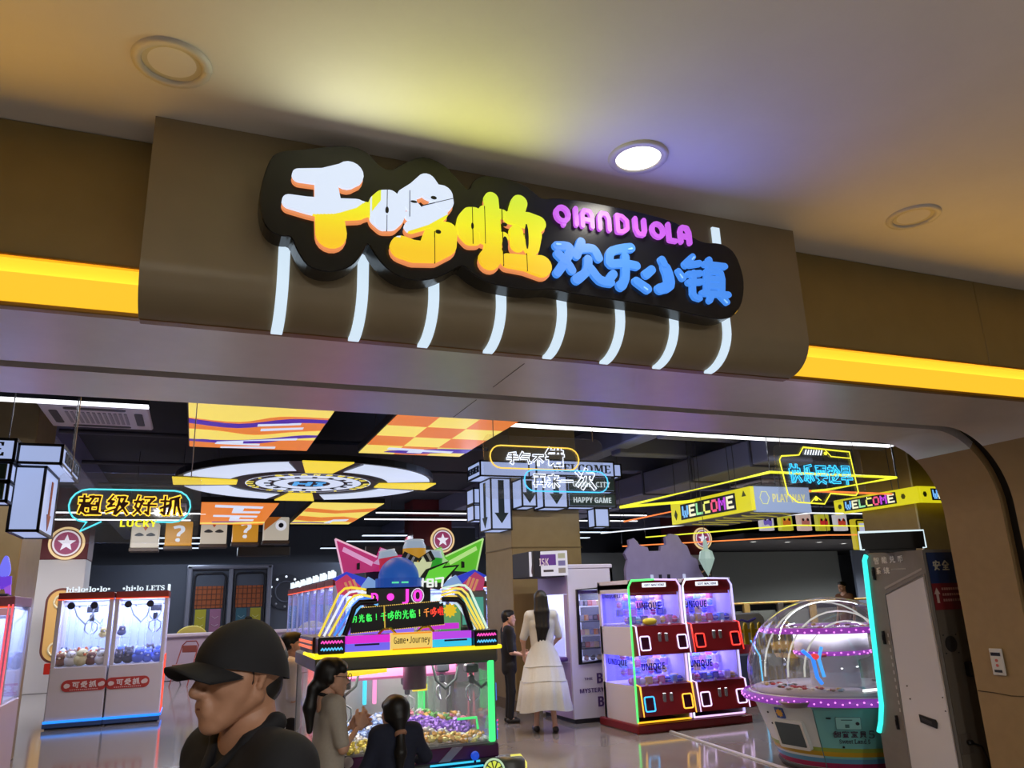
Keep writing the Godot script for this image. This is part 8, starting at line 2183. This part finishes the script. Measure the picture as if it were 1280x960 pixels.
	person(Vector3(0.80, 0, -7.2), PI / 2 + 0.1, "boy in a white t-shirt and black shorts, facing right beside the pink-lit row", {
		"h": 1.41, "hs": 0.95, "skin": fair, "top": noisy(rgb(206, 200, 206), rgb(214, 208, 214), 9.0, 0.9, 0.0, 46), "legs": mat(rgb(20, 20, 26), 0.8), "leg_to": 0.25, "girth": 0.82, "ease": 0.026, "hem": 0.84, "shoulders": 0.15,
		"elbows": [Vector3(-0.2, 1.08, 0.0), Vector3(0.2, 1.08, 0.02)], "wrists": [Vector3(-0.12, 1.1, 0.22), Vector3(0.1, 1.1, 0.23)], "palms": [Vector3(1, 0.2, 0), Vector3(-1, 0.2, 0)], "sleeve": 0.95, "cell": 0.013, "fcell": 0.005, "hair": crop})
	# boy in black
	person(Vector3(4.2, 0, -10.75), PI / 2 - 0.15, "boy in a black t-shirt and trousers, standing left of the woman in white", {
		"h": 1.49, "hs": 0.97, "skin": fair, "top": black, "legs": mat(rgb(18, 18, 24), 0.8), "girth": 0.85, "ease": 0.024, "hem": 0.8, "shoulders": 0.15,
		"elbows": [Vector3(-0.2, 1.06, 0.0), Vector3(0.2, 1.06, 0.0)], "wrists": [Vector3(-0.14, 1.0, 0.22), Vector3(0.12, 1.02, 0.22)], "palms": [Vector3(1, 0.2, 0), Vector3(-1, 0.2, 0)], "sleeve": 0.9, "cell": 0.014, "fcell": 0.005, "hair": crop})
	# woman in the white dress
	var lh: Array = hairy.duplicate()
	for x: float in [-0.045, 0.0, 0.045]:
		lh.append([Vector3(x, 0.02, -0.07), 0.046, Vector3(x * 1.25, -0.16, -0.1), 0.046]); lh.append([Vector3(x * 1.25, -0.16, -0.1), 0.046, Vector3(x * 1.2, -0.36, -0.125), 0.036]); lh.append([Vector3(x * 1.2, -0.36, -0.125), 0.034, Vector3(x * 0.9 + 0.02, -0.53, -0.12), 0.014])
	var ivory := noisy(rgb(196, 202, 206), rgb(206, 212, 216), 6.0, 0.85, 0.0, 47)
	o = person(Vector3(4.28, 0, -9.74), 2.86, "woman with long black hair in a white tiered dress, seen from behind", {
		"h": 1.74, "hs": 0.98, "fem": 1.0, "skin": fair, "top": ivory, "girth": 0.86, "shoulders": 0.155, "ease": 0.014, "hem": 1.02, "top_name": "dress_bodice", "stance": 1.3, "step": [-0.06, 0.05],
		"elbows": [Vector3(-0.23, 1.12, 0.04), Vector3(0.24, 1.1, 0.04)], "wrists": [Vector3(-0.16, 1.0, 0.24), Vector3(0.22, 0.9, 0.16)], "sleeve": 0.9, "cell": 0.013, "fcell": 0.005, "shoes": mat(rgb(24, 22, 24), 0.4), "hair": lh})
	st = S()
	st.set_smooth_group(0)
	var prof := [[1.12, 0.125], [1.04, 0.135], [0.94, 0.185], [0.80, 0.225], [0.795, 0.232], [0.62, 0.262], [0.615, 0.272], [0.42, 0.3], [0.27, 0.325]]
	for i in prof.size() - 1:
		for j in 72:
			var q := []
			for e: Array in [[i, j], [i, j + 1], [i + 1, j + 1], [i + 1, j]]:
				var a: float = TAU * e[1] / 72.0
				var y: float = prof[e[0]][0]
				var fold := clampf((1.05 - y) * 1.3, 0.0, 1.0)
				var r: float = prof[e[0]][1] * (1.0 + fold * (0.05 * sin(a * 11 + y * 3.0) + 0.035 * sin(a * 17 + 1.3)))
				q.append(Vector3(cos(a) * r * 1.08, y + 0.02 * fold * sin(a * 3), sin(a) * r * 0.86 - 0.01))
			var out: Vector3 = (q[0] + q[2]) * Vector3(1, 0, 1)
			quad(st, q[0], q[1], q[2], q[3], out)
	obj("dress_skirt", st, ivory, o)
	for y: float in [0.8, 0.62]:
		var pts := []
		for j in 48:
			var a := TAU * j / 48
			var r := (0.234 if y > 0.7 else 0.274) * (1.0 + clampf((1.05 - y) * 1.3, 0, 1) * (0.05 * sin(a * 11 + y * 3.0) + 0.035 * sin(a * 17 + 1.3)))
			pts.append(Vector3(cos(a) * r * 1.08, y + 0.02 * clampf((1.05 - y) * 1.3, 0, 1) * sin(a * 3), sin(a) * r * 0.86 - 0.01))
		obj("tier_seam", path(S(), pts, 0.003, 4, true), ivory, o)
	# somebody far off behind the dome
	person(Vector3(13.75, 0, -14.1), -PI / 2, "distant person in a brown top seen over the clear dome", {
		"h": 1.8, "hs": 1.0, "skin": fair, "top": mat(rgb(120, 78, 50), 0.85), "legs": mat(rgb(40, 40, 46), 0.8), "elbows": hang, "wrists": hangw, "cell": 0.02, "fcell": 0.008, "hcell": 0.008, "hair": crop})

func ring3y2(rx: float, rz: float, y: float, z: float) -> Array:
	var q := []
	for i in 20: q.append(Vector3(cos(TAU * i / 20) * rx, y + 0.012 * -sin(TAU * i / 20), z + sin(TAU * i / 20) * rz))
	return q

func torus(c: Vector3, R: float, r: float, tilt: float) -> SurfaceTool:
	var q := []
	for i in 14:
		var a := TAU * i / 14
		q.append(c + Basis(Vector3.RIGHT, tilt) * Vector3(cos(a) * R, 0, sin(a) * R))
	return path(S(), q, r, 7, true)

# ---------------------------------------------------------------- the back of the hall
func build_back() -> void:
	var gl := mat(rgb(118, 120, 134), 0.45, 0.3)
	# wall made up like a train carriage
	var o := thing("carriage_wall", "grey wall dressed as a train carriage with two rounded windows and coloured panels", "wall panel", Vector3(0.95, 0, -25.0))
	obj("panel", box(Vector3(0, 1.5, -0.1), Vector3(7.4, 3.0, 0.16)), mat(rgb(66, 72, 86), 0.6), o)
	for x: float in [-1.12, 1.12]: obj("pilaster", box(Vector3(x, 1.5, 0.05), Vector3(0.14, 2.9, 0.14), 0.03), gl, o)
	obj("pilaster", box(Vector3(0.02, 1.5, 0.04), Vector3(0.12, 2.8, 0.1), 0.02), gl, o)
	obj("lintel", box(Vector3(0, 2.9, 0.05), Vector3(2.4, 0.12, 0.14), 0.03), gl, o)
	for k in 2:
		var x := -0.55 + k * 1.12
		obj("window_frame", path(S(), ring3(rrect(Vector2(x, 1.75), 0.86, 1.96, 0.14, 5), 0.02), 0.03, 5, true), mat(rgb(24, 26, 34), 0.4), o)
		obj("lattice", box(Vector3(x, 2.05, -0.01), Vector3(0.76, 0.62, 0.02)), mat(rgb(150, 74, 30), 0.6), o)
		for i in 6: obj("lattice_bar", box(Vector3(x - 0.32 + i * 0.128, 2.05, 0.005), Vector3(0.02, 0.62, 0.02)), mat(rgb(90, 46, 24), 0.6), o)
		for i in 4: obj("lattice_bar", box(Vector3(x, 1.83 + i * 0.15, 0.006), Vector3(0.76, 0.02, 0.02)), mat(rgb(96, 50, 26), 0.6), o)
		for i in 2:
			var c: Color = [rgb(160, 150, 30), rgb(140, 90, 120), rgb(34, 80, 96), rgb(150, 140, 30)][k * 2 + i]
			obj("colour_panel", box(Vector3(x - 0.2 + i * 0.4, 1.25, 0.0), Vector3(0.3, 0.92, 0.02)), mat(c, 0.6), o)
			for j in 2: obj("chevron", path(S(), [Vector3(x - 0.29 + i * 0.4, 1.5 - j * 0.22, 0.014), Vector3(x - 0.2 + i * 0.4, 1.44 - j * 0.22, 0.014), Vector3(x - 0.11 + i * 0.4, 1.5 - j * 0.22, 0.014)], 0.011, 4), mat(c.lightened(0.4), 0.6), o)
	# round bulb sign
	var r := thing("bulb_roundel", "dark round wall ornament ringed with white bulbs left of the pink-lit row", "wall ornament", Vector3(2.55, 2.15, -25.0))
	obj("disc", lathe_z(0.52, 0.0, 0.06), mat(rgb(44, 48, 60), 0.6), r)
	obj("inner_ring", path(S(), ring3(ngon(Vector2.ZERO, 0.3, 0.3, 28), 0.07), 0.025, 5, true), mat(rgb(80, 84, 98), 0.5), r)
	for i in 10: obj("bulb", ball(S(), Vector3(cos(TAU * i / 10 + 0.3) * 0.44, sin(TAU * i / 10 + 0.3) * 0.44, 0.07), Vector3.ONE * 0.035, 8, 6), glow(rgb(225, 235, 250), 1.3) if sin(TAU * i / 10 + 0.3) > -0.1 else mat(rgb(150, 150, 160), 0.4), r)
	# counter with yellow rounded seat backs
	var c := thing("counter", "long pinkish white counter in front of the carriage wall", "counter", Vector3(-0.6, 0, -22.4))
	obj("top", box(Vector3(0, 1.08, 0), Vector3(8.6, 0.08, 0.6), 0.02), mat(rgb(206, 186, 196), 0.4), c)
	obj("front", box(Vector3(0, 0.53, -0.05), Vector3(8.5, 1.04, 0.44)), mat(rgb(176, 156, 172), 0.5), c)
	for i in 4:
		var s := thing("seat_back", "rounded yellow seat back rising behind the counter, number %d from the left column" % (i + 1), "seat", Vector3(-1.9 + i * 0.95, 1.0, -22.9))
		X = Transform3D()
		obj("cushion", prism(S(), ngon(Vector2(0, 0.0), 0.4, 0.3, 24), -0.05, 0.05, 0.02), mat(rgb(214, 196, 90), 0.6), s)
		obj("post", box(Vector3(0, -0.5, 0), Vector3(0.1, 1.0, 0.06)), mat(rgb(120, 120, 128), 0.5), s)
		s.set_meta("label", ["rounded yellow seat back behind the counter, beside the red-topped column", "rounded yellow seat back seen just right of the twin claw machines", "rounded yellow seat back seen above the cap of the man", "rounded yellow seat back hidden behind the man in the cap"][i])
	# folding chairs
	for i in 2:
		var s := thing("folding_chair", ["folding metal chair with a red-brown seat, beside the white star column", "folding metal chair behind the cap's brim, right of the twin claw machines"][i], "chair", [Vector3(-4.35, 0, -21.4), Vector3(-0.1, 0, -20.6)][i], [0.4, -0.5][i])
		var mt := mat(rgb(150, 140, 150), 0.3, 0.7)
		obj("back_loop", path(S(), [Vector3(-0.22, 0.0, 0.22), Vector3(-0.21, 0.5, -0.02), Vector3(-0.2, 0.88, -0.2), Vector3(-0.12, 0.97, -0.24), Vector3(0.12, 0.97, -0.24), Vector3(0.2, 0.88, -0.2), Vector3(0.21, 0.5, -0.02), Vector3(0.22, 0.0, 0.22)], 0.014, 6), mat(rgb(130, 50, 44), 0.4, 0.3) if i == 1 else mt, s)
		for x: float in [-0.2, 0.2]: obj("leg", tube(S(), Vector3(x, 0.45, 0.16), Vector3(x, 0.0, -0.26), 0.013), mt, s)
		obj("seat", box(Vector3(0, 0.46, 0.02), Vector3(0.4, 0.03, 0.4), 0.012), mat(rgb(120, 54, 46), 0.5), s)
		obj("backrest", box(Vector3(0, 0.8, -0.17), Vector3(0.36, 0.16, 0.025), 0.01), mat(rgb(120, 54, 46), 0.5), s)
		obj("stretcher", tube(S(), Vector3(-0.2, 0.15, -0.12), Vector3(0.2, 0.15, -0.12), 0.01), mt, s)
	# orange rounded frame standing by the left column
	var f := thing("pill_sign", "tall orange pill-shaped sign with brown border on the white star column", "sign", Vector3(-2.75, 1.45, -20.3))
	obj("border", prism(S(), rrect(Vector2.ZERO, 0.62, 1.6, 0.3, 8), -0.05, 0.0), mat(rgb(96, 44, 34), 0.5), f)
	obj("plate", prism(S(), rrect(Vector2.ZERO, 0.52, 1.5, 0.25, 8), 0.0, 0.02), mat(rgb(206, 160, 90), 0.5), f)
	for y: float in [-0.5, 0.5]:
		obj("bolt_ring", path(S(), ring3(ngon(Vector2(0, y), 0.14, 0.14, 20), 0.025), 0.025, 5, true), mat(rgb(226, 210, 170), 0.5), f)
	obj("bracket", box(Vector3(0, 0, -0.38), Vector3(0.3, 0.3, 0.66)), mat(rgb(96, 44, 34), 0.5), f)
	# purple castle board and its lantern
	var k := thing("castle_board", "flat purple castle-shaped board with notched towers behind the red gift machines", "board", Vector3(6.42, 0, -11.15))
	var out := pts2([0.0, 0.0, 0.0, 2.05, 0.05, 2.2, 0.0, 2.3, 0.1, 2.42, 0.1, 2.52, 0.2, 2.55, 0.26, 2.5, 0.3, 2.44, 0.45, 2.4, 0.47, 2.34, 0.68, 2.34, 0.7, 2.42, 0.8, 2.44, 0.8, 2.56, 0.9, 2.62, 1.05, 2.6, 1.12, 2.48, 1.22, 2.42, 1.28, 2.26, 1.4, 2.2, 1.42, 2.05, 1.5, 1.9, 1.5, 0.0])
	obj("board", prism(S(), out, -0.06, 0.0, 0.01), noisy(rgb(150, 140, 190), rgb(158, 148, 198), 0.8, 0.6, 0.0, 51), k)
	for i in 4:
		var w := obj("window_slot", box(Vector3(0.48 + i * 0.16 + (0.14 if i == 3 else 0.0), 1.88, 0.002), Vector3(0.05, 0.16, 0.02)), glow(rgb(210, 215, 250), 0.7) if i == 0 or i == 3 else mat(rgb(30, 28, 50), 0.5), k)
		w.set_meta("label", "bright window slot" if i == 0 or i == 3 else "dark window slot")
	k = thing("paper_lantern", "pale green pointed lantern hanging at the right edge of the purple castle board", "lantern", Vector3(7.75, 2.2, -10.8))
	obj("shade", lathe(S(), [Vector2(0.0, -0.3), Vector2(0.07, -0.16), Vector2(0.13, -0.02), Vector2(0.1, 0.1), Vector2(0.04, 0.14), Vector2(0.035, 0.26), Vector2(0.0, 0.32)], Vector3.ZERO, 8, 0, TAU, false), glow(rgb(190, 220, 210), 0.5), k)
	obj("cord", tube(S(), Vector3(0, 0.3, 0), Vector3(0, 2.4, 0), 0.005, -1, 5), mat(rgb(60, 60, 66), 0.5), k)
	k = thing("purple_partition", "dull purple partition between the vending machine and the castle board", "partition", Vector3(6.1, 0, -12.4))
	obj("panel", box(Vector3(0, 1.1, 0), Vector3(0.9, 2.2, 0.08), 0.01), mat(rgb(84, 66, 104), 0.6), k)
	obj("title_plate", box(Vector3(0.05, 2.06, 0.045), Vector3(0.4, 0.05, 0.01)), mat(rgb(150, 140, 170), 0.5), k)
	# framed black notice on the right star column
	k = thing("menu_board", "black notice board with gold scrollwork on the column beside the purple castle", "notice board", Vector3(15.5, 2.35, -21.95))
	obj("board", box(Vector3.ZERO, Vector3(0.8, 0.5, 0.05), 0.01), mat(rgb(26, 20, 18), 0.5), k)
	for s: float in [-1, 1]: obj("scroll", path(S(), [Vector3(-0.3 * s, -0.1, 0.03), Vector3(-0.15 * s, 0.08, 0.03), Vector3(0.0, 0.0, 0.03), Vector3(0.15 * s, 0.1, 0.03)], 0.02, 5), mat(rgb(190, 140, 90), 0.5), k)
	# right side: grey screens, fence, slide
	k = thing("grey_screen", "large plain grey hanging screen far behind the clear dome", "screen wall", Vector3(20.5, 0, -26.0))
	obj("screen", box(Vector3(0, 2.25, 0), Vector3(9.6, 2.0, 0.1)), mat(rgb(132, 138, 140), 0.7), k)
	obj("screen_leaf", box(Vector3(-6.3, 2.25, 0.3), Vector3(2.6, 2.0, 0.1)), mat(rgb(112, 112, 110), 0.7), k)
	obj("screen_leaf", box(Vector3(6.6, 2.0, 0.6), Vector3(3.2, 2.5, 0.1)), mat(rgb(130, 142, 168), 0.7), k)
	for x: float in [-7.4, -4.6, 4.6, 8.0]: obj("post", box(Vector3(x, 1.63, -0.1), Vector3(0.2, 3.26, 0.2)), mat(rgb(60, 62, 70), 0.6), k)
	k = thing("railing", "low brass-coloured railing with dark panels far behind the yellow fence", "railing", Vector3(19.0, 0, -22.5))
	obj("top_rail", tube(S(), Vector3(-7.5, 1.3, 0), Vector3(7.5, 1.3, 0), 0.04), mat(rgb(150, 120, 60), 0.4, 0.4), k)
	for i in 11: obj("baluster", box(Vector3(-7.2 + i * 1.44, 0.64, 0), Vector3(0.24, 1.28, 0.12), 0.01), mat(rgb(130, 104, 56) if i % 2 == 0 else rgb(50, 44, 40), 0.5), k)
	for i in 10: obj("infill_panel", box(Vector3(-6.5 + i * 1.44, 0.55, -0.05), Vector3(1.1, 1.0, 0.04)), mat(rgb(74, 76, 74), 0.6), k)
	k = thing("picket_fence", "yellow plastic picket fence beside the red gift machines", "fence", Vector3(12.2, 0, -16.6))
	var ym := noisy(rgb(206, 170, 30), rgb(216, 180, 40), 2.0, 0.5, 0.0, 53)
	for i in 10:
		X = Transform3D(Basis(), Vector3(i * 0.22, 0, 0))
		obj("picket", prism(S(), pts2([-0.06, 0.16, 0.06, 0.16, 0.06, 0.84, 0.035, 0.9, 0.0, 0.92, -0.035, 0.9, -0.06, 0.84]), -0.025, 0.025, 0.008), ym, k)
	X = Transform3D()
	for y: float in [0.3, 0.72]: obj("rail", box(Vector3(1.0, y, -0.035), Vector3(2.2, 0.09, 0.03), 0.008), ym, k)
	for x: float in [-0.08, 2.08]: obj("foot", box(Vector3(x, 0.1, 0), Vector3(0.1, 0.2, 0.3), 0.02), ym, k)
	k = thing("play_table", "white low play table with a wavy violet stripe behind the yellow fence", "play table", Vector3(13.5, 0, -17.8))
	X = Transform3D(Basis(), Vector3(0, 0, 0))
	obj("body", prism(S(), pts2([-0.9, 0.3, 0.9, 0.3, 0.75, 1.0, 0.6, 1.12, -0.6, 1.12, -0.7, 1.0]), -0.25, 0.25, 0.03), mat(rgb(190, 192, 198), 0.5), k)
	obj("stripe", path(S(), [Vector3(-0.45, 0.98, 0.256), Vector3(-0.2, 0.9, 0.256), Vector3(0.0, 0.95, 0.256), Vector3(0.2, 0.9, 0.256), Vector3(0.45, 0.98, 0.256)], 0.03, 5), mat(rgb(110, 100, 210), 0.5), k)
	for x: float in [-0.7, 0.7]: obj("leg", box(Vector3(x, 0.16, 0), Vector3(0.12, 0.32, 0.4), 0.02), mat(rgb(170, 172, 178), 0.5), k)
	X = Transform3D()
	for i in 2:
		k = thing("round_stool", ["dark round stool on the floor between fence and dome", "dark round stool further left, by the blue-edged red machine"][i], "stool", [Vector3(9.6, 0, -12.6), Vector3(9.0, 0, -13.0)][i])
		obj("seat", lathe(S(), [Vector2(0, 0.42), Vector2(0.2, 0.42), Vector2(0.21, 0.38), Vector2(0, 0.36)], Vector3.ZERO, 20), mat(rgb(40, 40, 44), 0.5), k)
		obj("column", tube(S(), Vector3(0, 0.02, 0), Vector3(0, 0.37, 0), 0.03), mat(rgb(90, 90, 96), 0.4, 0.5), k)
		obj("foot", lathe(S(), [Vector2(0, 0.0), Vector2(0.17, 0.0), Vector2(0.16, 0.02), Vector2(0, 0.03)], Vector3.ZERO, 20), mat(rgb(60, 60, 66), 0.4, 0.5), k)
	k = thing("floor_cover", "thin white cable cover strip running across the shiny floor in front of the gift machines", "cable cover", Vector3(5.6, 0, -7.8))
	obj("strip", path(S(), [Vector3(-0.03, 0.004, -1.06), Vector3(-0.28, 0.004, 1.05), Vector3(-0.36, 0.004, 1.8)], 0.02, 6), mat(rgb(196, 196, 200), 0.4), k)
	k = thing("wall_screen", "dark flat television hanging below the short white lights on the left", "television", Vector3(1.6, 3.1, -21.5))
	obj("bezel", box(Vector3.ZERO, Vector3(1.3, 0.24, 0.5), 0.02), mat(rgb(22, 22, 28), 0.4), k)
	obj("bracket", box(Vector3(0, 0.3, 0), Vector3(0.5, 0.4, 0.3)), mat(rgb(30, 30, 36), 0.5), k)
	obj("hanger", tube(S(), Vector3(0, 0.45, 0), Vector3(0, 1.5, 0), 0.03), mat(rgb(40, 40, 46), 0.5), k)
	struct("ceiling_drop", box(Vector3(24.3, 3.4, -25.2), Vector3(16.0, 0.2, 9.2)), mat(rgb(70, 70, 76), 0.8))
	# small recessed lamps over the far right of the hall
	var q := [[17.3, -21.4], [18.9, -21.6], [20.4, -21.7], [22.2, -22.4], [24.2, -22.8], [27.0, -23.0]]
	for i in q.size():
		var d := thing("downlight", ["small recessed downlight above the grey screen, nearest the castle board", "second small recessed downlight above the grey screen", "third small recessed downlight above the grey screen", "fourth small recessed downlight above the grey screen", "fifth small recessed downlight above the grey screen", "last small recessed downlight above the grey screen"][i], "downlight", Vector3(q[i][0], 3.3, q[i][1]))
		obj("lens", lathe(S(), [Vector2(0.0, -0.012), Vector2(0.1, -0.012)], Vector3.ZERO, 16), glow(rgb(250, 250, 245), 2.5), d)
		obj("rim", lathe(S(), [Vector2(0.1, -0.016), Vector2(0.13, -0.012), Vector2(0.14, 0.0)], Vector3.ZERO, 16), mat(rgb(120, 120, 124), 0.5), d)
		var l := SpotLight3D.new(); l.name = numbered("lamp_beam"); add_child(l); l.position = Vector3(q[i][0], 3.27, q[i][1]); l.rotation.x = -PI / 2
		l.spot_angle = 75; l.light_energy = 18.0; l.light_size = 0.1; l.light_color = rgb(250, 250, 245); l.shadow_enabled = true; l.spot_range = 20; l.spot_attenuation = 2
